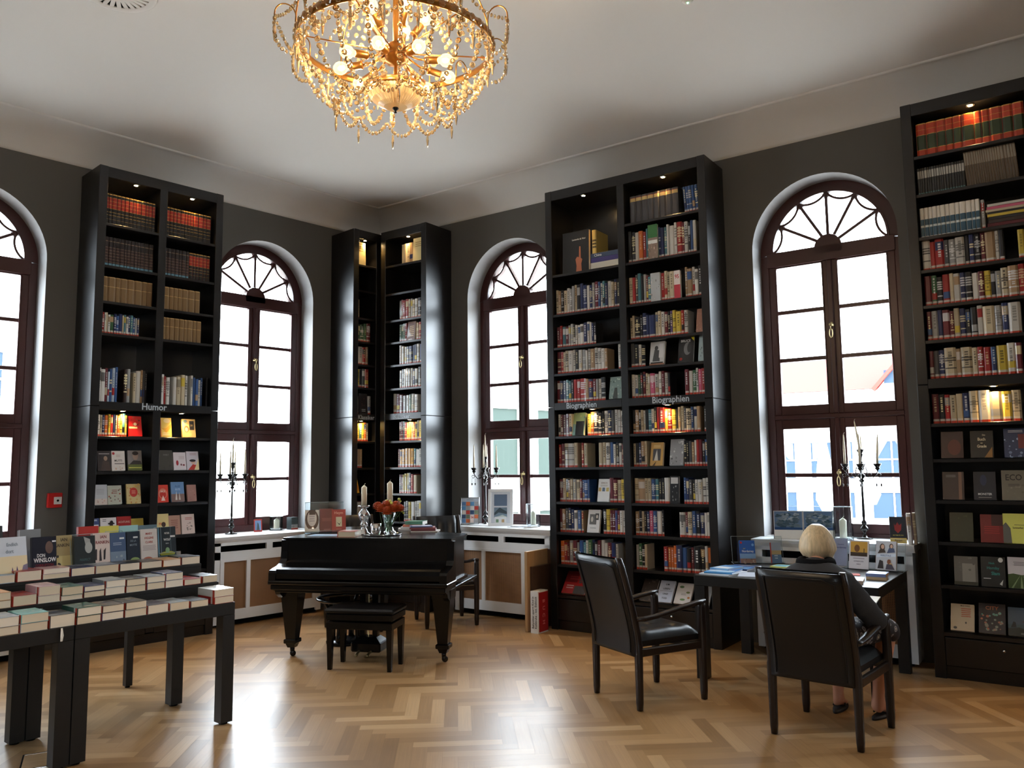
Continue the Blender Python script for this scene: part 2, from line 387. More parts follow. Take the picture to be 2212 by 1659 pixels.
def window(i, M, c, zb):
    global _h
    root = empty('window_%d' % i, M @ T(c, 0, 0)); root['kind'] = 'structure'
    fr = MB()
    # outer frame: jambs, arch, sill rail
    fr.bev(-WR, -.535, YF0, YF1+.02, zb-.03, WZS); fr.bev(.535, WR, YF0, YF1+.02, zb-.03, WZS); fr.bev(-.54, .54, YF0, YF1+.02, zb-.03, .955)
    zc = 3.485
    band(fr, [(.50*math.cos(t), zc+.50*math.sin(t)) for t in [PI*k/36 for k in range(37)]], [(WR*math.cos(t), WZS+WR*math.sin(t)) for t in [PI*k/36 for k in range(37)]], YF0, YF1+.02)
    band(fr, arc(0, zc, .485, 0, PI, 36), arc(0, zc, .505, 0, PI, 36), YF0-.015, YF1-.01)
    fr.bev(-.545, .545, YF0-.02, YF1+.02, 3.35, 3.485)                      # transom under the fan
    fr.bev(-.54, .54, YF0-.012, YF1+.02, 1.945, 1.985)                      # mid transom
    fr.build('outer_frame', M_FRAME, root)
    sa = MB()
    for (z0, z1, b) in ((1.985, 3.35, (2.485, 2.925)), (.955, 1.945, (1.448,))):
        lo, hi = (2.07, 3.35) if z0 > 1.9 else (1.035, 1.86)
        for sg in (-1, 1):
            xs = sorted((sg*.062, sg*.475))
            o0, o1 = sorted((sg*.005, sg*.535))
            sa.bev(o0, xs[0], YF0, YF1, z0, z1) ; sa.bev(xs[1], o1, YF0, YF1, z0, z1)
            sa.bev(xs[0]-.002, xs[1]+.002, YF0, YF1, z0, lo); sa.bev(xs[0]-.002, xs[1]+.002, YF0, YF1, min(hi, z1-.012), z1)
            for z in b: sa.bev(xs[0]-.002, xs[1]+.002, YF0+.012, YF1-.01, z-.018, z+.018, .006)
            sa.bev(xs[0]-.006, xs[0]+.008, YF0-.006, YF0+.02, lo, min(hi, z1-.012)); sa.bev(xs[1]-.008, xs[1]+.006, YF0-.006, YF0+.02, lo, min(hi, z1-.012))
        sa.bev(-.022, .022, YF0-.022, YF0+.01, z0, z1, .008)
    sa.build('sash', M_FRAME, root)
    fan = MB()
    R0, R1 = .105, .50
    fan.prism(arc(0, zc-.02, .118, 0, PI, 20) + [(-.118, zc-.07), (.118, zc-.07)], YF0-.02, YF1)
    for k in range(1, 6):
        t = PI*k/6; fan.bar((R0*math.cos(t), (YF0+YF1)/2, zc+R0*math.sin(t)), (R1*math.cos(t), (YF0+YF1)/2, zc+R1*math.sin(t)), .05, .026)
    for k in range(6):
        ta, tb = PI*k/6, PI*(k+1)/6
        p, q = Vector((.495*math.cos(ta), .495*math.sin(ta))), Vector((.495*math.cos(tb), .495*math.sin(tb)))
        mid = (p+q)/2; tc_ = (ta+tb)/2; inw = -Vector((math.cos(tc_), math.sin(tc_)))
        h = (q-p).length/2; dep = .052; rr = (h*h+dep*dep)/(2*dep); cc = mid + inw*(dep-rr)
        pts_i, pts_o = [], []
        aa = math.atan2((p-cc).y, (p-cc).x); bb = math.atan2((q-cc).y, (q-cc).x)
        mm = math.atan2(inw.y, inw.x)
        def unw(x, ref):
            while x-ref > PI: x -= 2*PI
            while x-ref < -PI: x += 2*PI
            return x
        aa, bb = unw(aa, mm), unw(bb, mm)
        n = 12
        for j in range(n+1):
            t = aa+(bb-aa)*j/n
            pts_i.append((cc.x+(rr-.008)*math.cos(t), zc+cc.y+(rr-.008)*math.sin(t))); pts_o.append((cc.x+(rr+.012)*math.cos(t), zc+cc.y+(rr+.012)*math.sin(t)))
        band(fan, pts_i, pts_o, YF0+.005, YF1-.01)
    fan.build('fanlight_tracery', M_FRAME, root)
    g = MB(); y = .272
    g.quad((-.48, y, .99), (.48, y, .99), (.48, y, 3.36), (-.48, y, 3.36))
    g.add([(0, y, zc)] + [(.5*math.cos(PI*k/24), y, zc+.5*math.sin(PI*k/24)) for k in range(25)], [(0, k, k+1) for k in range(1, 25)])
    g.build('pane', M_GLASS, root)
    for z in (2.76, 1.47):
        if _h is None: _h = handle_mb().build('handle', M_BRASS, root); o = _h
        else: o = _h.copy(); COL.objects.link(o); o.parent = root
        o.matrix_local = T(-.0, YF0-.02, z) @ RX(PI/2)
        o['label'] = 'brass window handle'
    return root
for i, (w, s) in enumerate(WIN): window(i+1, MA if w == 'A' else MBF, s, .885 if w == 'A' else .925)
for i, (m_, s) in enumerate(FILL_WIN): window(i+7, m_, s, .885)  # added fill-light window, out of view

# ------------------------------------------------------------------ radiator covers with their window boards
def cane_mat():
    m = mat('woven_cane', S(120, 84, 56), .6); nt = m.node_tree; b = nt.nodes['Principled BSDF']; N = nt.nodes.new; K = nt.links.new
    tc = N('ShaderNodeTexCoord'); sp = N('ShaderNodeSeparateXYZ'); K(tc.outputs['Object'], sp.inputs[0])
    def f(o, inp):
        a = N('ShaderNodeMath'); a.operation = 'MULTIPLY'; a.inputs[1].default_value = 1/.0125; K(inp, a.inputs[0])
        c = N('ShaderNodeMath'); c.operation = 'FRACT'; K(a.outputs[0], c.inputs[0])
        d = N('ShaderNodeMath'); d.operation = 'GREATER_THAN'; d.inputs[1].default_value = .52; K(c.outputs[0], d.inputs[0]); return d.outputs[0]
    h = N('ShaderNodeMath'); h.operation = 'MULTIPLY'; K(f(0, sp.outputs['X']), h.inputs[0]); K(f(0, sp.outputs['Z']), h.inputs[1])
    nz = N('ShaderNodeTexNoise'); nz.inputs['Scale'].default_value = 7; K(tc.outputs['Object'], nz.inputs['Vector'])
    c0 = N('ShaderNodeMix'); c0.data_type = 'RGBA'; c0.inputs['A'].default_value = S(128, 92, 62); c0.inputs['B'].default_value = S(168, 124, 84); K(nz.outputs['Fac'], c0.inputs['Factor'])
    mx = N('ShaderNodeMix'); mx.data_type = 'RGBA'; K(c0.outputs['Result'], mx.inputs['A']); mx.inputs['B'].default_value = S(34, 22, 18); K(h.outputs[0], mx.inputs['Factor'])
    K(mx.outputs['Result'], b.inputs['Base Color'])
    return m
M_CANE = cane_mat()
def radiator(M, c, zt, left, right, label):
    """cover centred on c, top board at zt; left and right half widths"""
    root = empty('radiator_cover', M @ T(c, 0, 0), label, 'radiator cover', 'white radiator covers under the windows')
    D = .25; k = zt-.885
    b = MB(); b.sm = False
    prof = [(-D-.03, zt-.012), (-D-.034, zt-.004), (-D-.03, zt+0), (.24, zt), (.24, zt-.03), (-D+.0, zt-.06), (-D-.012, zt-.045), (-D-.022, zt-.03)]
    b.loft([[(x, y, z) for y, z in prof] for x in (-left-.02, right+.02)], True, True)
    b.build('window_board', M_WHITE, root)
    f = MB(); y0, y1 = -D, -D+.025
    x0, x1 = -left, right
    zs = zt-.06
    xsl = [x0, x0+.06, -.035, .035, x1-.06, x1]
    f.box(x0, x1, y0, y1, zt-.09+.0, zs)                          # top rail
    f.box(x0, x1, y0, y1, .66+k, .735+k)                          # middle rail
    f.box(x0, x0+.06, y0, y1, .03, zs); f.box(x1-.06, x1, y0, y1, .03, zs)
    f.box(-.035, .035, y0, y1, .735+k, zt-.09)
    f.box(x0, x0+.03, y1, -.001, .03, zs); f.box(x1-.03, x1, y1, -.001, .03, zs)
    f.build('frame', M_WHITE, root)
    p = MB(); p.box(x0+.06, x1-.06, y0-.004, y1, .06, .16); p.box(x0+.06, x1-.06, y0-.004, y1, .635+k, .662+k)
    xs = [x0+.06, x0+.10, -.256, -.214, .252, .294, x1-.10, x1-.06]
    for a, c_ in ((0, 1), (2, 3), (4, 5), (6, 7)): p.box(xs[a], xs[c_], y0-.004, y1, .16, .635+k)
    p.build('removable_front', M_WHITE, root)
    for a, c_ in ((1, 2), (3, 4), (5, 6)):
        q = MB(); q.box(xs[a], xs[c_], y0+.014, y0+.02, .16, .636+k); q.build('cane_panel', M_CANE, root)
    v = MB(); v.box(x0+.04, x1-.04, -.10, -.05, .05, zt-.08); v.box(x0+.04, x1-.04, y0+.03, -.05, .01, .05); v.build('painted_shade_box', M_DARK, root)  # near-black box paints in the shade behind vents and below the front
radiator(MA, 4.50, .885, .60, .63, 'white radiator cover behind the piano, at the left window with the tall candelabra')
radiator(MBF, -5.02, .92, .62, .60, 'white cane radiator cover holding picture frames, right of the piano')
radiator(MBF, -1.735, .92, .61, .61, 'white radiator cover behind the reading desk')
radiator(MA, 1.745, .885, .61, .61, 'white radiator cover behind the paperback table, below the leftmost window')
# ------------------------------------------------------------------ outside: square, facades, parasols, passer-by
GZ = -.75
M_PAVE = mat('pale_paving', S(196, 190, 182), .8, noise=((.5, .5, .5), .15))
M_PLAST = mat('white_render', S(226, 226, 224), .8)
M_OGLASS = mat('shop_window_glass', S(42, 54, 68), .6, spec=.05)
M_GGLASS = mat('green_tinted_window_glass', S(46, 54, 50), .6, spec=.05)
M_TILE = mat('orange_roof_tiles', S(150, 48, 42), .9, spec=.1)
M_SLATE = mat('grey_roof', S(120, 124, 128), .7)
M_CURT = mat('window_curtain', S(74, 82, 100), .9, spec=.1)
M_AWN = mat('white_canvas', S(232, 232, 232), .8)
mb = MB(); mb.box(-40, 70, WA+.42, 80, GZ-.2, GZ); mb.box(9.0, 70, -50, WA+.4, GZ-.2, GZ); mb.box(-40, 9.0, -50, -3.42, GZ-.2, GZ); mb.box(-40, -4.42, -3.42, WA+.42, GZ-.2, GZ)
mb.M = MBF; mb.box(-9, 40, .42, 12, GZ-.2, GZ-.001)
tag(mb.build('paving', M_PAVE), 'pale paved square outside the windows', kind='structure')
def facade(M, w, h, dep, label, wins, glass, roof=None, gable=None):
    r = empty('building', M, label, 'building')
    b = MB(); b.box(0, w, 0, dep, 0, h); b.box(-.1, w+.1, -.18, .0, h-.25, h); b.build('wall', M_PLAST, r)
    for (x, z, a, c_, nx, nz, cur) in wins:
        f = MB(); t = .07
        f.box(x-t, x+a+t, -.06, .01, z-t, z); f.box(x-t, x+a+t, -.06, .01, z+c_, z+c_+t); f.box(x-t, x, -.06, .01, z, z+c_); f.box(x+a, x+a+t, -.06, .01, z, z+c_)
        for i in range(1, nx): f.box(x+a*i/nx-.025, x+a*i/nx+.025, -.05, .01, z, z+c_)
        for i in range(1, nz): f.box(x, x+a, -.05, .01, z+c_*i/nz-.025, z+c_*i/nz+.025)
        fo_ = f.build('window', M_AWN, r)
        g = MB(); g.box(x, x+a, -.02, -.005, z, z+c_); g.build('pane', glass, fo_)
        if cur:
            g = MB(); g.prism([(x+.05, z+c_), (x+a*.42, z+c_), (x+a*.18, z+c_*.55), (x+.05, z+c_*.5)], -.03, -.024); g.prism([(x+a-.05, z+c_), (x+a*.58, z+c_), (x+a*.82, z+c_*.55), (x+a-.05, z+c_*.5)], -.03, -.024)
            g.build('curtain', M_CURT, fo_)
    if roof:
        g = MB(); g.prism([(0, 0)], 0, 0) if False else None
        g.add([(-.3, -.4, h), (w+.3, -.4, h), (w+.3, dep/2, h+roof[0]), (-.3, dep/2, h+roof[0]), (-.3, dep+.4, h), (w+.3, dep+.4, h)], [(0, 1, 2, 3), (3, 2, 5, 4), (0, 3, 4), (1, 5, 2)])
        g.build('roof', roof[1], r)
    if gable:
        gx, gw, gh = gable
        g = MB(); g.prism([(gx, h-.1), (gx+gw, h-.1), (gx+gw/2, h+gh)], -.5, dep/2)
        go = g.build('gable', M_PLAST, r)
        g = MB(); 
        for a, c_ in (((gx-.2, h-.1), (gx+gw/2, h+gh+.15)), ((gx+gw+.2, h-.1), (gx+gw/2, h+gh+.15))):
            g.bar((a[0], -.45, a[1]), (c_[0], -.45, c_[1]), .7, .18)
        g.build('roof_edge', M_TILE, go)
        for i in range(3):
            g = MB(); x = gx+gw/2-1.2+i*.85; g.box(x, x+.65, -.53, -.49, h+.25, h+1.0); g.build('pane', M_OGLASS, go)
    return r
# row across the square, seen through the right-hand window
def look(px, dist):          # ground point in the direction of a picture column
    d = CR*(px-1106) + CF*FPX; d.z = 0; d.normalize(); return Vector((d.x*dist, d.y*dist, GZ))
P0, P1 = look(1600, 34), look(2020, 33)
ax = (P1-P0).normalized(); Mf = T(*P0) @ RZ(math.atan2(ax.y, ax.x))
W1 = []
for i in range(4): W1 += [(.5+i*2.1, 1.75, 1.5, 1.35, 2, 2, True), (.5+i*2.1, .25, 1.5, .95, 2, 1, False)]
facade(Mf, 9.2, 3.5, 6, 'low white building with curtained windows across the square', W1, M_OGLASS)
P0 = look(1560, 52); facade(T(*P0) @ RZ(math.atan2(ax.y, ax.x)), 15, 6.5, 8, 'white gabled house with orange roof behind the low building', [(1+i*2.6, 2.4, 1.2, 1.5, 2, 2, False) for i in range(5)], M_OGLASS, (2.6, M_TILE), (8.9, 3.2, 1.8))
# white neighbour close outside the narrow window beside the corner
P0, P1 = look(960, 17), look(1240, 19.5); ax2 = (P1-P0).normalized()
facade(T(*P0) @ RZ(math.atan2(ax2.y, ax2.x)), 9.5, 5.2, 6, 'white house with green-tinted windows outside the narrow window', [(1.0, 2.1, 1.0, 1.5, 1, 1, False), (2.6, 2.1, 1.0, 1.5, 1, 1, False), (1.0, .3, 1.0, 1.0, 1, 1, False), (2.6, .3, 1.0, 1.0, 1, 1, False), (4.4, 2.1, 1.0, 1.5, 1, 1, False), (4.4, .3, 1, 1, 1, 1, False)], M_GGLASS)
P0, P1 = look(-330, 20), look(80, 24); ax3 = (P1-P0).normalized()
facade(T(*P0) @ RZ(math.atan2(ax3.y, ax3.x)), 9.5, 6.2, 6, 'pale building with stepped cornices beyond the leftmost window', [(1+i*1.9, 3.9, 1.1, 1.3, 2, 2, False) for i in range(4)] + [(1+i*1.9, 1.2, 1.1, 1.5, 2, 2, False) for i in range(4)], M_OGLASS)
# folded parasols of the cafe
def parasol(P, label):
    r = empty('parasol', T(*P), label, 'parasol', 'white parasols on the square')
    b = MB(); b.sm = True; b.lathe([(.03, 0), (.03, 3.0)], 8); b.build('pole', M_CHROME, r)
    b = MB(); b.sm = True; b.lathe([(.34, 0), (.34, .06), (.05, .1)], 12); b.build('base', M_SLATE, r)
    b = MB(); b.sm = True; b.lathe([(.12, 1.0), (.26, 1.3), (.2, 2.2), (.06, 3.0), (.01, 3.1)], 10); b.build('canopy', M_AWN, r)
parasol(look(1772, 24), 'folded white parasol on the square, left of the passer-by')
parasol(look(1870, 28), 'folded white parasol on the square, behind the wall candelabra')
# ------------------------------------------------------------------ bookcases
M_SIGN = mat('sign_grey_lettering', S(178, 186, 192), .6)
M_LAMP = mat('halogen_lamp', S(255, 236, 200), .3, emit=S(255, 214, 150), estr=60)
LV = [.0, .33, .615, .92, 1.21, 1.54, 1.84, 2.17, 2.455, 2.715, 3.045, 3.445, 3.82]
def spot(root, x, y, z, power, ang=78):
    b = MB(); b.sm = True; b.M = T(x, y, z); b.lathe([(.03, 0), (.034, -.004), (.026, -.007), (.024, -.002)], 16)
    o = b.build('spotlight', M_CHROME, root)
    b = MB(); b.M = T(x, y, z); b.lathe([(.001, -.0035), (.016, -.0035), (.016, -.006), (.001, -.006)], 14); b.build('bulb', M_LAMP, o)
    L = bpy.data.lights.new('spotlight_beam', 'SPOT'); L.energy = power; L.color = (1, .62, .24); L.spot_size = math.radians(ang); L.spot_blend = .9; L.shadow_soft_size = .015
    lo = bpy.data.objects.new('spotlight_beam', L); COL.objects.link(lo); lo.parent = root; lo.matrix_local = T(x, y, z-.012)
def bookcase(M, s0, s1, divs, label, rows, sign, lo_div=None, name='bookcase', sides=(True, True), lamps=(), lowlamps=(), top=4.31, lv=None):
    root = empty(name, M @ T(s0, 0, 0), label, 'bookcase', 'tall black bookcases along the walls')
    W = s1-s0; D = .45; t = .075
    for sd, (a, b_) in zip(sides, ((0, t), (W-t, W))):
        if not sd: continue
        b = MB(); b.bev(a, b_, -D, -.004, .0, 2.125, .003); b.bev(a, b_, -D, -.004, 2.128, top, .003); b.build('side_panel', M_BLK, root)
    for dv in divs:
        b = MB(); b.bev(dv-s0-.037, dv-s0+.037, -D+.002, -.02, .1, top-.01, .003); b.build('divider', M_BLK, root)
    b = MB(); b.box(0.01, W-.01, -.025, -.006, .05, top-.01); b.build('back_panel', M_BLK, root)
    x0, x1 = (t if sides[0] else 0), (W-t if sides[1] else W)
    b = MB(); b.bev(x0-.002, x1+.002, -D+.001, -.02, top-.10, top-.002, .003); b.build('top_panel', M_BLK, root)
    b = MB(); b.bev(0.01, W-.01, -D+.02, -.02, 0, .09, .003); b.build('plinth', M_BLK, root)
    edges = [x0] + [v for dv in divs for v in (dv-s0-.037, dv-s0+.037)] + [x1]
    bays = [(edges[i], edges[i+1]) for i in range(0, len(edges), 2)]
    for bi, (a, c_) in enumerate(bays):
        b = MB(); b.bev(a+.002, c_-.002, -D+.004, -.03, .092, .29, .003); dr = b.build('drawer', M_BLK, root)
        b = MB(); b.sm = True; b.M = T((a+c_)/2, -D+.004, .235) @ RX(PI/2); b.lathe([(.004, 0), (.004, .01), (.011, .012), (.012, .02), (.001, .024)], 12); b.build('knob', M_CHROME, dr)
        for z in rows[bi]:
            b = MB()
            if z == .33: b.add([(a, -D+.005, .30), (c_, -D+.005, .30), (c_, -.03, .37), (a, -.03, .37), (a, -D+.005, .325), (c_, -D+.005, .325), (c_, -.03, .395), (a, -.03, .395)], [(0,3,2,1),(4,5,6,7),(0,1,5,4),(1,2,6,5),(2,3,7,6),(3,0,4,7)])
            elif z > 2.15 and z < 2.2: continue
            else: b.bev(a, c_, -D+.005, -.025, z-.025, z, .002)
            b.build('shelf', M_BLK, root)
        b = MB(); b.bev(a-.001, c_+.001, -D+.0005, -.02, 2.095, 2.168, .003); b.build('sign_rail', M_BLK, root)
    for (txt, sx, zz, size) in sign:
        b = MB(); put_text(b, txt, sx-s0, zz, size, None, -D-.0015, .92); b.build('section_sign', M_SIGN, root)
    for bi, x in lamps: spot(root, x-s0, -.405, top-.101, 11.0)
    for bi, x in lowlamps: spot(root, x-s0, -.418, 2.094, 6.0, 110)
    return root
def lv(*skip): return [z for z in LV[1:] if not any(abs(z-k) < .01 for k in skip)]
bookcase(MA, 2.612, 3.795, [3.197], 'tall black bookcase with the sign Humor, left of the piano', [[.33, .615, .95, 1.252, 1.55, 1.86, 2.17, 2.782, 3.072, 3.40, 3.786]]*2, [('Humor', 3.17, 2.135, .085)], lamps=((0, 2.95), (1, 3.49)), lowlamps=((0, 2.90), (1, 3.44)))
bookcase(MBF, -4.286, -2.588, [-3.437], 'tall black bookcase with two Biographien signs, right of the centre', [[z for z in LV[1:] if z < 3.8], LV[1:]], [('Biographien', -3.905, 2.131, .077), ('Biographien', -2.985, 2.134, .082)], lamps=((0, -3.86), (1, -3.01)), lowlamps=((0, -3.80), (1, -3.03)))
bookcase(MBF, -.99, .71, [-.14], 'tall black bookcase at the right edge of the picture', [[.33, .662, .971, 1.271, 1.572, 1.834, 2.17, 2.458, 2.723, 2.996, 3.25, 3.585, 3.886]]*2, [], lamps=((0, -.52), (1, .28)), lowlamps=((0, -.50), (1, .3)))
# the two units that meet in the room corner
CA0, CB1 = 5.385, -5.88
bookcase(MA, CA0, XC-.02, [5.745], 'narrow black corner bookcase with sign Klassiker, left half of the corner pair', [[.62, .96, 1.27, 1.56, 1.86, 2.17, 2.473, 2.737, 3.003, 3.278, 3.6, 3.90]]*2, [('Klassiker', 5.575, 2.128, .068)], sides=(True, False), lamps=((0, 5.575),), lowlamps=((0, 5.53),))
bookcase(MBF, -6.58, CB1, [-6.545], 'black corner bookcase with sign Klassiker, right half of the corner pair', [[.62]]+[[.62, .96, 1.27, 1.56, 1.857, 2.17, 2.455, 2.724, 2.987, 3.244, 3.558, 3.891]], [('Klassiker', -6.24, 2.128, .072)], sides=(False, True), lamps=((1, -6.19),), lowlamps=((1, -6.15),))
# ------------------------------------------------------------------ books
PAL = {'w': (S(192, 189, 182), 'white'), 'c': (S(184, 170, 142), 'cream'), 't': (S(160, 132, 100), 'tan'), 'k': (S(26, 26, 30), 'black'), 'n': (S(34, 44, 84), 'navy blue'),
       'b': (S(48, 78, 126), 'blue'), 'g': (S(52, 92, 60), 'green'), 'r': (S(150, 36, 34), 'red'), 'm': (S(96, 32, 40), 'dark red'), 'o': (S(190, 100, 44), 'orange'),
       'y': (S(196, 172, 64), 'yellow'), 'e': (S(150, 150, 148), 'grey'), 'd': (S(70, 70, 72), 'dark grey'), 's': (S(70, 120, 132), 'teal'), 'u': (S(96, 76, 122), 'purple'),
       'p': (S(196, 90, 120), 'pink'), 'a': (S(206, 148, 30), 'amber'), 'v': (S(176, 190, 204), 'pale blue'), 'z': (S(52, 38, 34), 'dark brown')}
REDB, WHB = S(176, 56, 34), S(196, 190, 180)
def mix(a, b, t): return tuple(a[i]*(1-t)+b[i]*t for i in range(3))+(1,)
def book_geo(mb, w, h, dep, col, rnd, band=True, style=None, open_mid=False):
    """upright book, spine on -y, centred in x, standing on z=0"""
    pg = mix(S(222, 208, 184), S(236, 232, 224), rnd.random())
    c = .0022; bulge = .10*w if w > .02 else .03*w
    mb.col = pg; mb.box(-w/2+c, w/2-c, .005, dep-.004, .0025, h-.0025)
    mb.col = col; mb.box(-w/2, -w/2+c, .002, dep, 0, h); mb.box(w/2-c, w/2, .002, dep, 0, h)
    xs = [-w/2, -w*.28, w*.28, w/2]; ys = [.003, -bulge, -bulge, .003]
    cuts = [0]; cols = []
    def seg(z, cc): cuts.append(z); cols.append(cc)
    lum = col[0]*.3+col[1]*.6+col[2]*.1
    ink = S(30, 30, 34) if lum > .3 else (S(226, 214, 170) if rnd.random() < .5 else S(214, 214, 214))
    ink = mix(col, ink, rnd.uniform(.45, .9)); acc = PAL[rnd.choice('wkrnycteb')][0]
    if style == 'ency':        # black leather, red title field, gold ribs
        G, R_, K = S(206, 160, 80), S(158, 44, 30), S(26, 24, 24)
        for z, cc in ((.02, K), (.03, G), (.17, K), (.175, G), (.30, K), (.31, G), (.40, K), (.41, G), (.52, K), (.53, G), (.64, R_), (.65, G), (.76, R_), (.77, G), (.88, R_), (.89, G), (.97, K), (1, G)): seg(z*h, cc)
    elif style == 'blues':     # dark with pale blue foot label
        G, K = S(120, 100, 84), S(50, 30, 28)
        seg(.10*h, S(96, 140, 160))
        for k in range(6): seg((.13+.1*k)*h+.002, K if k else K); seg((.13+.1*k)*h+.006, G)
        seg(.84*h, S(30, 22, 24)); seg(.87*h, G); seg(h, S(30, 22, 24))
    elif style == 'gold':      # brown-gold set
        G, K = S(196, 160, 106), S(118, 92, 58)
        seg(.02*h, G); seg(.60*h, K); seg(.62*h, G); seg(.97*h, K); seg(h, G)
    elif style == 'brock':     # green and red leather lexicon with gold lines
        G, R_, K = S(206, 160, 80), S(180, 62, 34), S(48, 62, 38)
        for z, cc in ((.02, R_), (.03, G), (.20, R_), (.215, G), (.64, K), (.655, G), (.80, R_), (.81, G), (.97, R_), (1, G)): seg(z*h, cc)
    elif style == 'binder':
        seg(.80*h, S(72, 70, 72)); seg(.92*h, S(206, 178, 120)); seg(.94*h, S(150, 60, 44)); seg(h, S(72, 70, 72))
    elif style == 'slim':
        seg(.10*h, S(90, 130, 130)); seg(.62*h, S(40, 42, 42)); seg(.9*h, S(170, 168, 160)); seg(h, S(40, 42, 42))
    elif style == 'slimb':
        seg(.62*h, S(84, 72, 58)); seg(.97*h, S(140, 130, 116)); seg(h, S(84, 72, 58))
    elif style == 'series':
        seg(.06*h, S(220, 220, 216)); seg(.35*h, S(48, 84, 104)); seg(.42*h, S(190, 200, 200)); seg(.62*h, S(48, 84, 104)); seg(h, S(214, 208, 196))
    else:
        if band: seg(.018, REDB); seg(.034, mix(WHB, col, .15))
        k = rnd.random()
        if k < .35:
            seg(h*.30, col); seg(h*.34, ink)
            seg(h*.55, col)
            for j in range(rnd.randint(2, 4)): seg(cuts[-1]+h*.05, ink); seg(cuts[-1]+h*.03, col)
        elif k < .55: seg(h*.62, col); seg(h*.9, acc if rnd.random() < .6 else ink)
        elif k < .7: seg(h*.2, col); seg(h*.42, acc)
        seg(h, col)
    vert_title = style is None and rnd.random() < .6 and w > .016
    vs = []; fs = []; cc = []
    for z in cuts:
        for x, y in zip(xs, ys): vs.append((x, y, z))
    for k in range(len(cuts)-1):
        for i in range(3):
            mb.col = cols[k]; mb.add([vs[k*4+i], vs[k*4+i+1], vs[(k+1)*4+i+1], vs[(k+1)*4+i]], [(0, 1, 2, 3)])
    if vert_title:
        z = h*.40; mb.col = ink; s = w*.16
        while z < h*.86:
            L = rnd.uniform(.006, .016); y = -bulge-.0006
            mb.quad((-s, y, z), (s, y, z), (s, y, z+L), (-s, y, z+L)); z += L+rnd.uniform(.003, .012)
    if cuts[-1] < h+1: mb.col = col; mb.quad((-w/2, .003, 0), (w/2, .003, 0), (w*.28, -bulge, 0), (-w*.28, -bulge, 0))
PENDING = []       # upright shelved books: (matrix, w, h, dep, colour letter, seed, band, style, text, label, group, area)
ORD = ['first', 'second', 'third', 'fourth', 'fifth', 'sixth', 'seventh', 'eighth', 'ninth', 'tenth', 'eleventh', 'twelfth', 'thirteenth', 'fourteenth', 'fifteenth', 'sixteenth', 'seventeenth', 'eighteenth', 'nineteenth', 'twentieth']
ORD += ['twenty-'+x for x in ORD[:9]] + ['thirtieth'] + ['thirty-'+x for x in ORD[:9]] + ['fortieth'] + ['forty-'+x for x in ORD[:9]]
SHN = ['top', 'second', 'third', 'fourth', 'fifth', 'sixth', 'seventh', 'eighth', 'ninth', 'tenth', 'eleventh', 'twelfth']
def row(M, a, b, z, spec, hs, place, shelf, style=None, band=True, dep=None, wfix=None, lean=0.0, faces=None, seed=0, yf=-.40):
    """spec letters left to right; capital = thick, '.' = gap, digits = face-out slot of that many cm"""
    rnd = random.Random(hash((place, shelf, seed)) % 100000 if False else sum(ord(c) for c in place+shelf)+seed*31+int(z*100))
    items = []; i = 0
    while i < len(spec):
        ch = spec[i]
        if ch == ' ': i += 1; continue
        if ch == '.': items.append(('gap', .03)); i += 1
        elif ch.isdigit():
            j = i
            while j < len(spec) and spec[j].isdigit(): j += 1
            items.append(('face', int(spec[i:j])/100)); i = j
        else:
            w = wfix or (rnd.uniform(.036, .05) if ch.isupper() else rnd.uniform(.017, .032)); items.append((ch.lower(), w)); i += 1
    fixed = sum(w for k, w in items if k == 'face'); flex = sum(w for k, w in items if k != 'face')
    sc = (b-a-fixed)/flex if flex else 1
    x = a; n = 0; fi = 0; hprev = rnd.uniform(*hs)
    for k, w in items:
        ww = w if k == 'face' else w*sc
        if k == 'face':
            if faces and fi < len(faces): faces[fi](M, x+ww/2, z, ww)
            fi += 1
        elif k != 'gap':
            h = rnd.uniform(*hs)*.6+hprev*.4; hprev = h if style is None else hs[0]
            if style: h = hs[0]
            d = dep or min(.24, h*.68)
            y = yf + (0 if style else rnd.uniform(0, .008))
            Mx = M @ T(x+ww/2, y, z+.0005)
            tl = lean
            if tl: Mx = Mx @ T(-ww/2, 0, 0) @ RY(tl) @ T(ww/2, 0, 0)
            cn = PAL[k][1]; n += 1
            if style == 'ency': cn = 'black and red gilt'
            elif style == 'blues': cn = 'brown'
            elif style == 'gold': cn = 'brown and gold'
            elif style == 'brock': cn = 'green and red leather'
            elif style == 'binder': cn = 'dark grey'
            elif style == 'slim': cn = 'black'
            elif style == 'slimb': cn = 'grey-brown'
            elif style == 'series': cn = 'blue and white'
            sz = 'thick' if ww > .034 else ('slim' if ww < .021 else '')
            label = ' '.join(f'{sz} {cn} book, {ORD[n-1+seed*0]} from left, {shelf} shelf, {place}'.split())
            P = Mx.translation; ar = ww*h/((P-EYE).length**2)
            u, v = proj(P)
            if u > 2215 or u < -10: ar = 0
            PENDING.append((Mx, ww-.0012, h, d, k, rnd.randint(0, 10**6), band, style, label, f'upright books on the {shelf} shelf, {place}', ar))
        x += ww
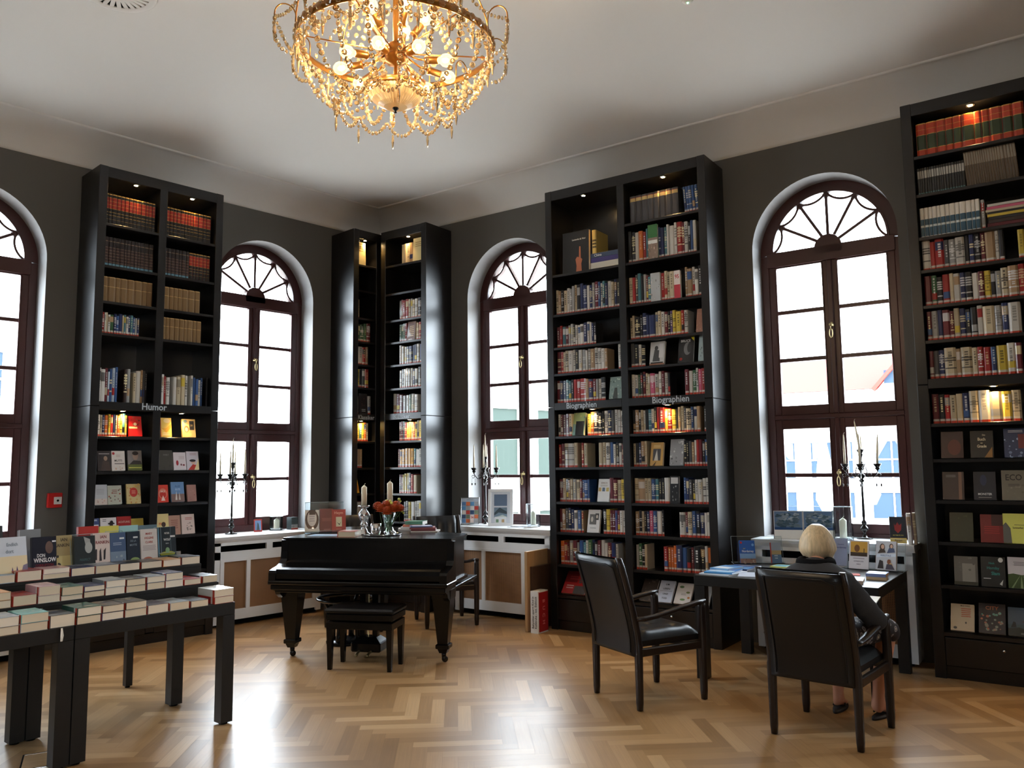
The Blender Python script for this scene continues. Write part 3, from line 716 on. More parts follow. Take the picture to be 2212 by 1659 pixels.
# face-out books
def face_book(M, w, h, th, art, name='book', label=None, group=None, tilt=12, spinecol=None, rot=0, ptop=True):
    """cover faces -y, lower edge on z=0, leaning back by tilt degrees; art: list of shapes in cover units (0..1, 0..1)"""
    b = MB(); col = art[0]
    rnd = random.Random(int(abs(w*7919+h*104729)*1000) % 9999)
    pg = mix(S(222, 208, 184), S(238, 234, 226), rnd.random())
    b.M = T(0, 0, th*math.sin(math.radians(tilt))) @ RX(-math.radians(tilt))
    b.col = pg; b.box(-w/2+.003, w/2-.002, .0015, th-.0015, .002, h-.002)
    b.col = col; b.box(-w/2, w/2, 0, .0015, 0, h); b.box(-w/2, w/2, th-.0015, th, 0, h)
    b.col = spinecol or col; b.box(-w/2, -w/2+.0015, 0, th, 0, h)
    y = -.0004
    for a in art[1:]:
        k = a[0]; y -= .00025
        if k == 'r':
            x0, z0, x1, z1 = a[1:5]; b.col = a[5]; b.quad((-w/2+x0*w, y, z0*h), (-w/2+x1*w, y, z0*h), (-w/2+x1*w, y, z1*h), (-w/2+x0*w, y, z1*h))
        elif k == 'e':
            cx, cz, rx, rz = a[1:5]; b.col = a[5]; n = 18
            b.add([(-w/2+(cx+rx*math.cos(2*PI*i/n))*w, y, (cz+rz*math.sin(2*PI*i/n))*h) for i in range(n)], [tuple(range(n))])
        elif k == 'p':
            b.col = a[2]; b.add([(-w/2+px*w, y, pz*h) for px, pz in a[1]], [tuple(range(len(a[1])))])
        elif k == 't':
            put_text(b, a[3], -w/2+a[1]*w, a[2]*h, a[4]*h, a[5], y, a[6] if len(a) > 6 else 1.0)
        elif k == 'n':        # n soft blobs scattered inside a box
            r2 = random.Random(a[6])
            for _ in range(a[5]):
                cx = r2.uniform(a[1], a[3]); cz = r2.uniform(a[2], a[4]); rr = r2.uniform(.02, .07); b.col = mix(a[7], a[8], r2.random()); m_ = 9; y -= .00002
                b.add([(-w/2+(cx+rr*math.cos(2*PI*i/m_))*w, y, (cz+rr*.7*math.sin(2*PI*i/m_))*h) for i in range(m_)], [tuple(range(m_))])
        elif k == 'l':        # lines of small print
            x0, z0, x1, z1, nl = a[1:6]; b.col = a[6]; r2 = random.Random(nl)
            for j in range(nl):
                zz = z1-(z1-z0)*(j+.5)/nl; hh = (z1-z0)/nl*.4; mg = r2.uniform(0, .25)*(x1-x0)/2
                b.quad((-w/2+(x0+mg)*w, y, (zz-hh/2)*h), (-w/2+(x1-mg)*w, y, (zz-hh/2)*h), (-w/2+(x1-mg)*w, y, (zz+hh/2)*h), (-w/2+(x0+mg)*w, y, (zz+hh/2)*h))
    o = b.build(name, M_COLOR, M=M)
    return tag(o, label, 'book', group)
Wt, Bk, Rd, Nv, Cr, Gy, Dg, Tl, Or, Ye, Tn, Br, Gn, Pk = [PAL[k][0] for k in 'wkrncedsoytzgp']
def F(w, h, art, label, th=.025, tilt=12, y=-.41, rot=0, dx=0):
    def go(M, x, z, ww): face_book(M @ T(x+dx, y, z+.001) @ RZ(math.radians(rot)), w, h, th, art, label=label, tilt=tilt)
    return go
def skyart(top, mid, low): return [top, ('r', 0, 0, 1, .62, mid), ('r', 0, 0, 1, .28, low)]
# ---- Biographien bookcase, left bay (a0..a1) and right bay (b0..b1)
a0, a1, b0, b1 = -4.20, -3.485, -3.39, -2.672
PL, PR = 'left bay, Biographien bookcase', 'right bay, Biographien bookcase'
row(MBF, a0, a1, 3.045, 'ctkcweecknnwnembwsnwcnk', (.23, .29), PL, 'second')
row(MBF, a0, a0+.44, 2.715, 'mrsmeekwwwnwwnk', (.20, .235), PL, 'third')
row(MBF, a0, a0+.56, 2.455, 'mrccWwkweweTwwwt', (.20, .235), PL, 'fourth'); row(MBF, a1-.04, a1, 2.455, 'W', (.23, .24), PL, 'fourth', seed=1) 
row(MBF, a0-.01, a1, 2.17, 'mnnsskrrRtnmewk.14', (.20, .235), PL, 'fifth', faces=[F(.135, .215, [S(120, 140, 136), ('n', 0, 0, 1, 1, 26, 3, S(60, 84, 80), S(190, 204, 196)), ('p', [(.3, 0), (.7, 0), (.6, .5), (.4, .5)], S(60, 66, 64))], 'grey-green biography facing out beside the left Biographien sign', y=-.42)])
row(MBF, a0, a1, 1.84, 'wmmmc13.yoKkkwndwww', (.20, .24), PL, 'sixth', faces=[F(.13, .225, [S(120, 160, 160), ('r', 0, .5, 1, 1, S(150, 170, 120)), ('n', 0, .4, 1, 1, 12, 5, S(90, 140, 150), S(190, 190, 120)), ('r', .25, 0, .95, .62, S(14, 14, 16))], 'teal book facing out behind a black book end, left bay under the sign', th=.03, y=-.40)])
row(MBF, a0, a1, 1.54, 'rmcWc.rc...ccwbwkwm', (.19, .24), PL, 'seventh')
row(MBF, a0, a1, 1.21, 'mcdtcecmbbb..13mmcy', (.20, .24), PL, 'eighth', faces=[F(.125, .215, [S(216, 216, 214), ('t', .5, .82, 'BERMUDA', .10, S(140, 120, 110), .7), ('r', .05, .45, .28, .62, S(180, 150, 90)), ('r', .37, .45, .6, .62, S(90, 110, 130)), ('r', .7, .45, .93, .62, S(190, 170, 100)), ('l', .1, .66, .9, .75, 2, S(150, 140, 130))], 'white book facing out with three small pictures, left Biographien bay')])
row(MBF, a0, a1, .92, 'mtdnnwbt.14.kymmumww', (.20, .24), PL, 'ninth', faces=[F(.13, .215, [S(206, 204, 200), ('r', .15, .35, .72, .80, S(90, 88, 84)), ('e', .35, .58, .1, .12, S(180, 170, 156)), ('r', .6, .55, .9, .84, S(60, 58, 56)), ('e', .75, .7, .08, .08, S(186, 176, 160)), ('t', .5, .2, 'Die Brüder', .08, S(120, 120, 120), .8)], 'white book facing out with grey portrait photos, left Biographien bay')])
row(MBF, a0, a1, .615, 'ormemebswgnkmwwmnw..', (.19, .25), PL, 'tenth')
row(MBF, b0+.03, b0+.52, 3.82, 'dddddddd', (.265, .265), PR, 'top', style='binder', wfix=.06)
row(MBF, b1-.14, b1, 3.82, 'bbbbb', (.25, .25), PR, 'top', lean=-.06, seed=1)
row(MBF, b0, b1, 3.445, 'kkwors10nnswWwRmwkbw.', (.27, .33), PR, 'second', faces=[F(.095, .33, [S(60, 120, 66), ('r', 0, 0, 1, .62, S(150, 130, 116)), ('r', 0, .45, 1, .55, S(226, 226, 220)), ('n', 0, 0, 1, .45, 16, 6, S(60, 40, 34), S(214, 190, 170))], 'green and brown photo book, second shelf, right Biographien bay', tilt=0)])
row(MBF, b0, b1, 3.045, 'crdskems10rccC7.tTwwk', (.22, .30), PR, 'third', faces=[F(.095, .27, [S(180, 184, 186), ('n', 0, 0, 1, 1, 14, 8, S(90, 84, 84), S(210, 206, 204))], 'grey picture book facing out, third shelf, right Biographien bay', tilt=0), F(.06, .26, [S(226, 214, 210), ('r', 0, 0, 1, .5, S(190, 60, 74)), ('t', .5, .78, '95', .2, S(190, 40, 50), .8)], 'white and red book marked 95, third shelf, right Biographien bay', tilt=0)])
row(MBF, b0, b1-.0, 2.715, 'ccKknnNccwmkuyYrw..7', (.20, .25), PR, 'fourth', faces=[F(.065, .22, [S(150, 106, 88), ('n', 0, 0, 1, 1, 14, 9, S(120, 80, 66), S(190, 150, 130))], 'brown marbled book at the right end, right Biographien bay')])
row(MBF, b0, b1, 2.455, 'dkwk.15...15.6', (.20, .23), PR, 'fifth', faces=[
 F(.145, .225, [S(190, 190, 190), ('r', .08, 0, .92, .12, S(28, 28, 28)), ('e', .42, .72, .12, .10, S(60, 60, 60)), ('p', [(.2, .15), (.7, .15), (.62, .62), (.3, .66)], S(70, 70, 72)), ('r', .62, .3, .9, .9, S(206, 206, 206)), ('r', 0, 0, 1, .06, S(150, 104, 80))], 'black and white photo biography facing out, right Biographien bay'),
 F(.145, .235, [S(24, 24, 26), ('e', .6, .55, .24, .26, S(110, 110, 112)), ('e', .72, .58, .14, .2, S(40, 40, 42)), ('t', .46, .86, 'BRUCE', .135, S(210, 210, 210), .95), ('p', [(.78, 1), (1, 1), (1, .84)], S(216, 196, 40)), ('e', .2, .14, .1, .06, S(150, 40, 36))], 'black biography facing out with a large grey profile, below the second sign row'),
 F(.055, .245, [S(150, 168, 172), ('n', 0, 0, 1, .5, 10, 2, S(30, 40, 44), S(90, 104, 110))], 'silver book with trees, right end beside the grey profile biography')])
row(MBF, b0, b1, 2.17, 'wwgdmccPwwmwk....mwgwpr', (.20, .245), PR, 'sixth')
row(MBF, b0, b1, 1.84, 'ktkcwkswkrRyRYkccdCbwt.k', (.20, .25), PR, 'seventh')
row(MBF, b0, b1, 1.54, 'cknTc.13..14kkdtwrmkb', (.20, .24), PR, 'eighth', faces=[
 F(.125, .215, [S(186, 146, 80), ('r', .2, .22, .8, .72, S(70, 70, 74)), ('p', [(.3, .22), (.5, .7), (.62, .22)], S(196, 190, 180)), ('l', .15, .78, .85, .9, 2, S(226, 200, 140)), ('p', [(.2, 0), (.36, 0), (.5, .2)], S(50, 36, 24))], 'gold framed book facing out, left of the book titled LIFE'),
 F(.13, .24, [S(140, 140, 142), ('n', 0, 0, 1, .85, 20, 4, S(70, 70, 72), S(206, 206, 206)), ('t', .78, .88, 'LIFE', .13, S(232, 232, 232), .9)], 'grey portrait book facing out with the title LIFE')])
row(MBF, b0, b1, 1.21, 'cTccbskkW9.bndkwwww', (.20, .235), PR, 'ninth', faces=[F(.085, .24, [S(26, 26, 28), ('r', .1, .72, .9, .95, S(190, 190, 190)), ('n', .1, .1, .9, .7, 10, 3, S(60, 60, 62), S(150, 150, 150))], 'black and white film book facing out, ninth shelf, right Biographien bay', tilt=4)])
row(MBF, b0, b1, .92, 'tkcknpbWk....Wmcbknww', (.20, .24), PR, 'tenth')
row(MBF, b0, b1, .615, 'egkc....roooNbkmKkwo', (.20, .24), PR, 'eleventh')
# top left bay: the Leonardo volume and lying books
Lb = F(.30, .42, [S(16, 16, 17), ('t', .62, .80, 'Leonardo da Vinci', .055, S(206, 206, 204), .9), ('p', [(.52, .0), (.74, .0), (.72, .2), (.76, .3), (.70, .34), (.69, .62), (.64, .62), (.63, .36), (.56, .38), (.50, .32), (.54, .16)], S(170, 100, 70))], 'large black art volume with a raised pointing hand, top left shelf', th=.035, tilt=2, y=-.40); Lb(MBF, -3.97, 3.445, .3)
def upright_plain(M, x, z, w, h, d, col, label, y=-.38, lean=0):
    b = MB(); book_geo(b, w, h, d, col, random.Random(1), band=False)
    return tag(b.build('book', M_COLOR, M=M @ T(x, y, z+.001) @ RY(lean)), label, 'book')
upright_plain(MBF, -3.765, 3.445, .045, .40, .24, S(206, 176, 96), 'tall yellow edged book behind the lying books titled China')
def lying(M, w, th, d, col, rnd, label, group=None, spine='front', edge=None, art=None):
    nm_ = 'paperback' if 'paperback' in label else 'magazine' if 'magazine' in label else 'brochure' if any(q in label for q in ('brochure', 'leaflet', 'sheets', 'card')) else 'book'
    b = MB(); c = .0018; pg = edge or mix(S(206, 188, 160), S(226, 214, 196), rnd.random())
    if spine == 'front':
        b.col = pg; b.box(-w/2+.002, w/2-.002, .003, d-.002, c, th-c); b.col = col; b.box(-w/2, w/2, 0, d, 0, c); b.box(-w/2, w/2, 0, d, th-c, th); b.bev(-w/2, w/2, -.002, .003, 0, th, .001)
    else:
        b.col = pg; b.box(-w/2+.003, w/2-.002, .002, d-.002, c, th-c); b.col = col; b.box(-w/2, w/2, 0, d, 0, c); b.box(-w/2, w/2, 0, d, th-c, th)
        b.bev(-w/2-.002, -w/2+.003, 0, d, 0, th, .001)
        b.col = REDB; b.box(-w/2-.003, -w/2-.0015, .002, .022, .001, th-.001)
        b.col = WHB; b.box(-w/2-.003, -w/2-.0015, .022, .04, .001, th-.001)
    if art:
        z = th+.0003
        for a in art:
            z += .0002
            if a[0] == 'r': b.col = a[5]; b.add([(-w/2+a[1]*w, a[2]*d, z), (-w/2+a[3]*w, a[2]*d, z), (-w/2+a[3]*w, a[4]*d, z), (-w/2+a[1]*w, a[4]*d, z)], [(0, 1, 2, 3)])
            elif a[0] == 'e': b.col = a[5]; b.add([(-w/2+(a[1]+a[3]*math.cos(2*PI*i/14))*w, (a[2]+a[4]*math.sin(2*PI*i/14))*d, z) for i in range(14)], [tuple(range(14))])
            elif a[0] == 't':
                vs, fs = letters(a[3]); b.col = a[5]; sx = a[6] if len(a) > 6 else 1
                b.add([(-w/2+a[1]*w+p*a[4]*d*sx, a[2]*d+q*a[4]*d, z) for p, q in vs], fs)
    if art and spine == 'front' and art[0][0] == 'T': pass
    o = b.build(nm_, M_COLOR, M=M)
    return tag(o, label, nm_, group)
rr = random.Random(5)
zz = 3.4455
for th, col, lb, txt in ((.062, S(206, 200, 186), 'thick white book at the bottom of the lying pile, top left Biographien shelf', None), (.045, S(70, 62, 120), 'purple book in the middle of the lying pile below China', None), (.045, S(60, 74, 100), 'dark blue book titled China on top of the lying pile', 'China')):
    o = lying(MBF @ T(-3.64+rr.uniform(-.005, .01), -.42, zz), .30, th, .24, col, rr, lb)
    if txt:
        b = MB(); put_text(b, txt, -.07, th/2, .035, S(220, 220, 215), -.0035); b.build('title', M_COLOR, o)
    zz += th+.001
# sloped bottom display
def disp(M, xs, z, arts, y=-.425, tilt=38, h=.21, wd=.15):
    for x, (art, lab, *ex) in zip(xs, arts):
        w_, h_ = (ex[0] if ex else (wd, h))
        face_book(M @ T(x, y, z+.002), w_, h_, .02, art, label=lab, tilt=tilt)
disp(MBF, [-4.06, -3.83, -3.62], .332, [([S(170, 30, 34), ('r', .0, .5, .55, 1, S(110, 24, 30)), ('n', .55, .5, 1, 1, 8, 3, S(50, 50, 54), S(120, 120, 120)), ('r', .5, 0, 1, .35, S(60, 50, 44)), ('l', .1, .2, .5, .4, 2, S(214, 180, 180)), ('l', .1, .6, .9, .8, 2, S(150, 60, 60))], 'large red album on the sloped bottom shelf, left Biographien bay', (.25, .24)),
 ([S(216, 212, 202), ('e', .6, .5, .05, .3, S(60, 50, 46)), ('r', 0, 0, .04, 1, S(176, 140, 80))], 'white book leaning on the sloped bottom shelf, left Biographien bay', (.17, .23)),
 ([S(200, 196, 186), ('n', .1, .1, .9, .9, 6, 2, S(100, 100, 90), S(160, 160, 150))], 'pale book at the right of the sloped shelf, left Biographien bay')])
disp(MBF, [-3.29, -3.125, -2.955, -2.775], .332, [([S(58, 50, 46), ('n', 0, 0, 1, 1, 16, 3, S(30, 26, 24), S(110, 96, 84)), ('l', .2, .3, .8, .45, 2, S(190, 180, 160))], 'dark brown book on the sloped shelf, right Biographien bay', (.145, .22)),
 ([S(196, 204, 222), ('r', 0, 0, 1, 1, S(196, 204, 222)), ('t', .5, .82, 'UM', .11, S(34, 44, 66), 1), ('t', .5, .62, 'LEBEN', .11, S(34, 44, 66), 1), ('r', .1, .51, .9, .52, S(60, 60, 70)), ('t', .5, .38, 'UND', .11, S(34, 44, 66), 1), ('t', .5, .18, 'TOD', .11, S(34, 44, 66), 1)], 'pale blue book titled UM LEBEN UND TOD', (.145, .215)),
 ([S(216, 210, 206), ('e', .3, .8, .14, .06, S(90, 120, 80)), ('e', .75, .55, .12, .05, S(120, 130, 80)), ('e', .5, .2, .16, .05, S(110, 140, 90)), ('e', .85, .3, .08, .05, S(190, 120, 60)), ('l', .3, .4, .7, .5, 2, S(150, 140, 140))], 'white book with green leaves, right of UM LEBEN UND TOD', (.15, .205)),
 ([S(150, 152, 156), ('n', 0, 0, 1, 1, 20, 7, S(60, 60, 66), S(220, 220, 224))], 'black and white patterned book behind the desk leg', (.14, .21))])
# ---- right-edge bookcase (first bay)
c0, c1 = -.905, -.187
PC = 'right-edge bookcase'
row(MBF, c0+.01, c1+.0, 3.886, 'rrrrrrrrrrr', (.265, .265), PC, 'top', style='brock')
row(MBF, c0, c0+.32, 3.585, 'k'*19, (.215, .215), PC, 'second', style='slim'); row(MBF, c0+.33, c0+.66, 3.585, 't'*20, (.27, .27), PC, 'second', style='slimb', lean=-.05, seed=1)
row(MBF, c0, c0+.40, 3.25, 'w'*13, (.235, .235), PC, 'third', style='series'); row(MBF, c0+.405, c0+.43, 3.25, 'e', (.22, .23), PC, 'third', seed=1)
rr = random.Random(9); zz = 3.2505
for k, (th, col) in enumerate(((.03, 'm'), (.024, 'z'), (.022, 'k'), (.02, 'y'), (.016, 'k'), (.018, 'c'), (.022, 'p'), (.018, 'w'))):
    lying(MBF @ T(c1-.14+rr.uniform(-.01, .01), -.42+rr.uniform(0, .01), zz), .27, th, .22, PAL[col][0], rr, f'{PAL[col][1]} magazine, {ORD[k]} from the bottom, lying pile on the right-edge bookcase', 'lying pile on the right-edge bookcase'); zz += th+.0006
row(MBF, c0, c1, 2.996, 'WrRdeWknkmTwk..yY', (.20, .25), PC, 'fourth')
row(MBF, c0, c1, 2.723, 'mgkrcwnkwmykecTrkc', (.20, .24), PC, 'fifth')
row(MBF, c0, c1, 2.458, 'menmmcnkkwCenWkrr', (.20, .24), PC, 'sixth')
row(MBF, c0, c1, 2.17, 'mdnCtCcrrbYwmbww', (.20, .24), PC, 'seventh')
row(MBF, c0, c1, 1.834, 'mkrccnCWCYCkwyk', (.20, .24), PC, 'eighth')
xs4 = [-.79, -.60, -.42, -.255]
disp(MBF, [-.79, -.60, -.39, -.235], 1.572, [([S(58, 34, 30), ('e', .6, .4, .3, .3, S(90, 44, 36))], 'dark red-brown book, ninth shelf, right-edge bookcase'),
 ([S(30, 26, 22), ('t', .6, .84, 'Das', .08, S(206, 190, 160), .8), ('t', .5, .68, 'Buch', .16, S(214, 198, 166), .8), ('t', .5, .54, 'der', .07, S(206, 190, 160), .8), ('t', .5, .42, 'Gnade', .15, S(214, 198, 166), .75), ('p', [(.6, 0), (.95, 0), (.95, .4)], S(140, 100, 50))], 'black book titled Das Buch der Gnade'),
 ([S(50, 58, 84), ('n', 0, 0, 1, .7, 24, 3, S(30, 40, 70), S(150, 170, 200)), ('r', .6, .3, 1, .8, S(110, 50, 48)), ('l', .1, .85, .9, .95, 2, S(200, 200, 200))], 'blue city picture book, right of Das Buch der Gnade', (.145, .21)),
 ([S(30, 32, 36), ('n', 0, 0, 1, 1, 8, 3, S(20, 24, 24), S(60, 70, 66))], 'black book at the right end, ninth shelf, right-edge bookcase', (.10, .2))], tilt=14, h=.20, wd=.145)
disp(MBF, [-.80, -.60, -.42, -.25], 1.271, [([S(52, 38, 36), ('r', .75, 0, .9, 1, S(120, 90, 74)), ('l', .1, .8, .7, .9, 2, S(140, 140, 140))], 'dark brown book, tenth shelf, right-edge bookcase'),
 ([S(22, 26, 38), ('e', .45, .7, .15, .2, S(30, 40, 70)), ('t', .5, .2, 'MONSTER', .11, S(190, 190, 190), .85), ('l', .2, .05, .8, .12, 1, S(120, 120, 120))], 'dark book titled MONSTER, tenth shelf, right-edge bookcase'),
 ([S(110, 104, 90), ('t', .5, .75, 'ECO', .28, S(44, 40, 36), .85), ('n', 0, .05, 1, .5, 14, 3, S(90, 84, 70), S(130, 124, 108)), ('l', .2, .45, .8, .55, 2, S(60, 56, 50))], 'grey-brown book with three huge dark letters, right-edge bookcase', (.15, .215)),
 ([S(44, 44, 46), ('r', 0, 0, 1, .5, S(120, 120, 118)), ('n', 0, 0, 1, .45, 10, 3, S(90, 90, 88), S(160, 160, 156))], 'grey landscape book, right of the huge three letters', (.14, .205))], tilt=14, h=.205, wd=.14)
disp(MBF, [-.765, -.575, -.43, -.245], .971, [([S(44, 48, 30), ('n', 0, 0, 1, 1, 10, 3, S(36, 40, 26), S(60, 64, 40))], 'dark olive book, eleventh shelf, right-edge bookcase', (.15, .21)),
 ([S(110, 26, 26), ('r', .5, .6, 1, 1, S(60, 24, 24)), ('l', .15, .3, .85, .6, 4, S(150, 40, 40))], 'dark red book, left of Sommerfest', (.14, .20)),
 ([S(206, 206, 100), ('t', .6, .52, 'Sommerfest', .09, S(40, 40, 30), .7), ('l', .45, .6, .95, .64, 1, S(90, 90, 60)), ('p', [(0, 0), (.34, 0), (.3, .5), (.12, .7), (0, .6)], S(90, 90, 84))], 'yellow-green book titled Sommerfest', (.15, .21)),
 ([S(30, 32, 38), ('l', .2, .6, .8, .7, 2, S(90, 90, 90)), ('r', .1, .02, .9, .12, S(110, 100, 60))], 'black book, right of Sommerfest', (.13, .205))], tilt=14)
disp(MBF, [-.755, -.585, -.415, -.24], .662, [([S(90, 88, 84), ('r', .35, .1, .9, .75, S(130, 128, 122)), ('r', 0, 0, 1, .12, S(50, 50, 40)), ('n', 0, .5, 1, 1, 8, 3, S(80, 78, 74), S(110, 108, 104))], 'grey misty book, twelfth shelf, right-edge bookcase', (.15, .205)),
 ([S(22, 26, 28), ('t', .45, .78, 'Nick', .10, S(30, 120, 116), .9), ('t', .5, .62, 'Hornby', .13, S(30, 120, 116), .9), ('t', .6, .44, 'Slam', .15, S(30, 130, 124), .9), ('e', .82, .9, .1, .08, S(200, 200, 196)), ('p', [(.75, .1), (.9, .25), (.85, .05)], S(190, 190, 186)), ('r', .1, .26, .4, .28, S(200, 200, 200))], 'black book with teal handwriting and a white profile', (.15, .21)),
 ([S(196, 190, 194), ('p', [(0, 0), (1, 0), (1, .46), (.5, .43), (.2, .47), (0, .44)], S(58, 76, 40)), ('p', [(.45, .0), (.5, .44), (.55, 0)], S(120, 140, 100)), ('p', [(.1, .0), (.47, .44), (.18, 0)], S(120, 140, 100)), ('p', [(.8, .0), (.53, .44), (.9, 0)], S(120, 140, 100)), ('l', .2, .72, .85, .86, 3, S(120, 116, 120))], 'white book with a green furrowed field', (.16, .215)),
 ([S(214, 232, 226), ('r', .1, 0, 1, 1, S(120, 170, 160))], 'mint book at the right end, twelfth shelf, right-edge bookcase', (.10, .20))], tilt=14)
disp(MBF, [-.80, -.615, -.435, -.26], .332, [([S(206, 192, 168), ('t', .62, .93, 'MAX KING', .07, S(60, 50, 46), .9), ('l', .4, .5, .9, .86, 5, S(190, 84, 50)), ('e', .2, .1, .08, .05, S(60, 60, 60)), ('e', .65, .3, .04, .04, S(60, 60, 60))], 'cream book with orange lettering on the lowest shelf, right-edge bookcase', (.15, .20)),
 ([S(44, 40, 46), ('t', .5, .84, 'CITY', .17, S(190, 120, 84), 1), ('n', .1, .1, .9, .7, 30, 3, S(190, 110, 90), S(120, 190, 180))], 'colourful book titled CITY', (.165, .22)),
 ([S(70, 96, 110), ('r', 0, .4, 1, 1, S(80, 100, 124)), ('p', [(0, 0), (1, 0), (1, .14), (.4, .3), (0, .25)], S(34, 44, 40)), ('p', [(.1, .28), (.2, .5), (.28, .46), (.3, .3)], S(24, 26, 30)), ('p', [(.5, .5), (.8, .58), (1, .5), (.7, .46)], S(96, 60, 56)), ('t', .6, .08, 'SUMMER', .07, S(180, 190, 190), .8)], 'blue book with a hill and two figures, right of CITY', (.165, .205)),
 ([S(206, 90, 44), ('e', .5, .5, .3, .25, S(180, 60, 36))], 'orange-red book at the right end of the lowest shelf', (.13, .205))], tilt=30)
# ---- Humor bookcase
h0, h1, g0, g1 = 2.69, 3.155, 3.24, 3.712
HL, HR = 'left bay, Humor bookcase', 'right bay, Humor bookcase'
for (x0, x1, pl, n) in ((h0, h1-.015, HL, 13), (g0, g1-.02, HR, 12)):
    row(MA, x0, x1, 3.786, 'k'*n, (.285, .285), pl, 'top', style='ency', dep=.2)
row(MA, h0, h1-.02, 3.40, 'k'*13, (.27, .27), HL, 'second', style='blues', dep=.2)
row(MA, g0, g0+.24, 3.40, 'k'*7, (.27, .27), HR, 'second', style='blues', dep=.2); row(MA, g0+.24, g1-.02, 3.40, 'mmmmmm', (.265, .265), HR, 'second', style='ency', dep=.2, seed=1)
row(MA, h0, h1-.02, 3.072, 't'*8, (.23, .23), HL, 'third', style='gold', dep=.18); row(MA, g0, g0+.36, 3.072, 't'*7, (.22, .22), HR, 'third', style='gold', dep=.18); row(MA, g0, g0+.38, 2.782, 't'*9, (.215, .215), HR, 'fourth', style='gold', dep=.18)
row(MA, h0-.005, h0+.36, 2.782, 'mrwcwGnbNcswnsben.', (.16, .215), HL, 'fourth')
row(MA, h0, h1-.01, 2.17, 'wWmvbvb..Ze.cWtdk.', (.24, .33), HL, 'fifth', band=False, dep=.25); row(MA, g0, g1-.005, 2.17, 'wrw.wCCw.wbbwb.k', (.24, .31), HR, 'fifth', band=False, dep=.25)
row(MA, h0-.005, h0+.265, 1.86, 'WcnOyrncoysy', (.18, .215), HL, 'sixth')
E1 = F(.115, .19, [S(190, 26, 26), ('n', .25, .5, .85, .95, 14, 5, S(60, 30, 26), S(150, 90, 70)), ('e', .5, .6, .12, .08, S(214, 200, 170)), ('r', .0, .38, .65, .47, S(226, 206, 150)), ('r', 0, 0, 1, .3, S(200, 24, 26))], 'red book facing out under the Humor sign', tilt=14); E1(MA, 3.03, 1.86, .1)
E1 = F(.10, .185, [S(216, 186, 96), ('e', .6, .85, .3, .12, S(226, 206, 160)), ('p', [(.1, .45), (.5, .2), (1, .5), (1, .7), (.5, .45)], S(196, 150, 60)), ('l', .1, .06, .9, .24, 2, S(230, 220, 190)), ('r', 0, 0, .05, 1, S(180, 40, 30))], 'yellow book leaning right, left one of two in the Humor right bay', tilt=14, rot=-6); E1(MA, 3.31, 1.86, .1)
E1 = F(.125, .18, [S(196, 166, 110), ('r', .55, .4, .9, .9, S(44, 40, 38)), ('e', .32, .45, .18, .18, S(120, 84, 60)), ('e', .32, .42, .11, .12, S(214, 180, 140)), ('r', .2, 0, .7, .22, S(214, 176, 120)), ('e', .25, .88, .14, .09, S(90, 110, 120)), ('t', .72, .65, '201', .14, S(196, 166, 110), .7)], 'yellow-brown book leaning right, right one of two in the Humor right bay', tilt=14, rot=-6); E1(MA, 3.53, 1.86, .1)
disp(MA, [2.765, 2.885, 3.03], 1.55, [([S(44, 38, 38), ('e', .6, .62, .14, .12, S(150, 124, 106)), ('p', [(.2, 0), (1, 0), (.85, .45), (.4, .5)], S(64, 50, 46)), ('l', .1, .8, .9, .9, 1, S(160, 150, 150))], 'dark portrait book, left of MUTTI'),
 ([S(206, 196, 188), ('t', .5, .5, 'MUTTI', .15, S(60, 56, 56), .85), ('e', .15, .87, .1, .07, S(160, 34, 40)), ('l', .2, .3, .95, .4, 1, S(90, 80, 80)), ('l', .3, .68, .7, .82, 2, S(180, 150, 140)), ('n', .1, .05, .9, .2, 6, 3, S(190, 150, 130), S(200, 170, 150))], 'white book titled MUTTI'),
 ([S(120, 114, 112), ('e', .55, .72, .2, .2, S(150, 126, 112)), ('e', .55, .86, .22, .1, S(44, 36, 34)), ('p', [(.1, .3), (1, .3), (.9, .48), (.4, .5)], S(52, 46, 44)), ('r', 0, 0, 1, .3, S(90, 96, 50)), ('r', .05, .12, .95, .16, S(190, 190, 90))], 'grey photo book of a man with glasses, right of MUTTI', (.125, .185))], tilt=12, h=.18, wd=.115)
disp(MA, [3.31, 3.445, 3.57], 1.55, [([S(62, 60, 54), ('t', .55, .76, 'SWELT', .10, S(120, 120, 112), .9), ('n', .2, .05, .9, .4, 8, 3, S(40, 38, 36), S(70, 66, 60))], 'dark green-grey book, third shelf under the Humor sign', (.135, .19)),
 ([S(200, 190, 192), ('e', .3, .4, .1, .15, S(150, 40, 50)), ('e', .6, .3, .06, .06, S(90, 40, 50)), ('e', .8, .28, .1, .05, S(120, 60, 66)), ('l', .4, .6, .9, .8, 3, S(170, 150, 150))], 'white book with red figures, right bay under the Humor sign', (.12, .17)),
 ([S(190, 182, 188), ('e', .55, .42, .18, .12, S(196, 160, 140)), ('e', .5, .5, .26, .07, S(40, 34, 36)), ('p', [(.1, 0), (1, 0), (.9, .25), (.5, .3)], S(170, 50, 40)), ('p', [(.6, 0), (1, 0), (1, .6)], S(216, 200, 150)), ('l', .2, .78, .9, .92, 2, S(160, 130, 134))], 'pale book with a hat-wearing figure, right end under the Humor sign', (.12, .18))], tilt=12)
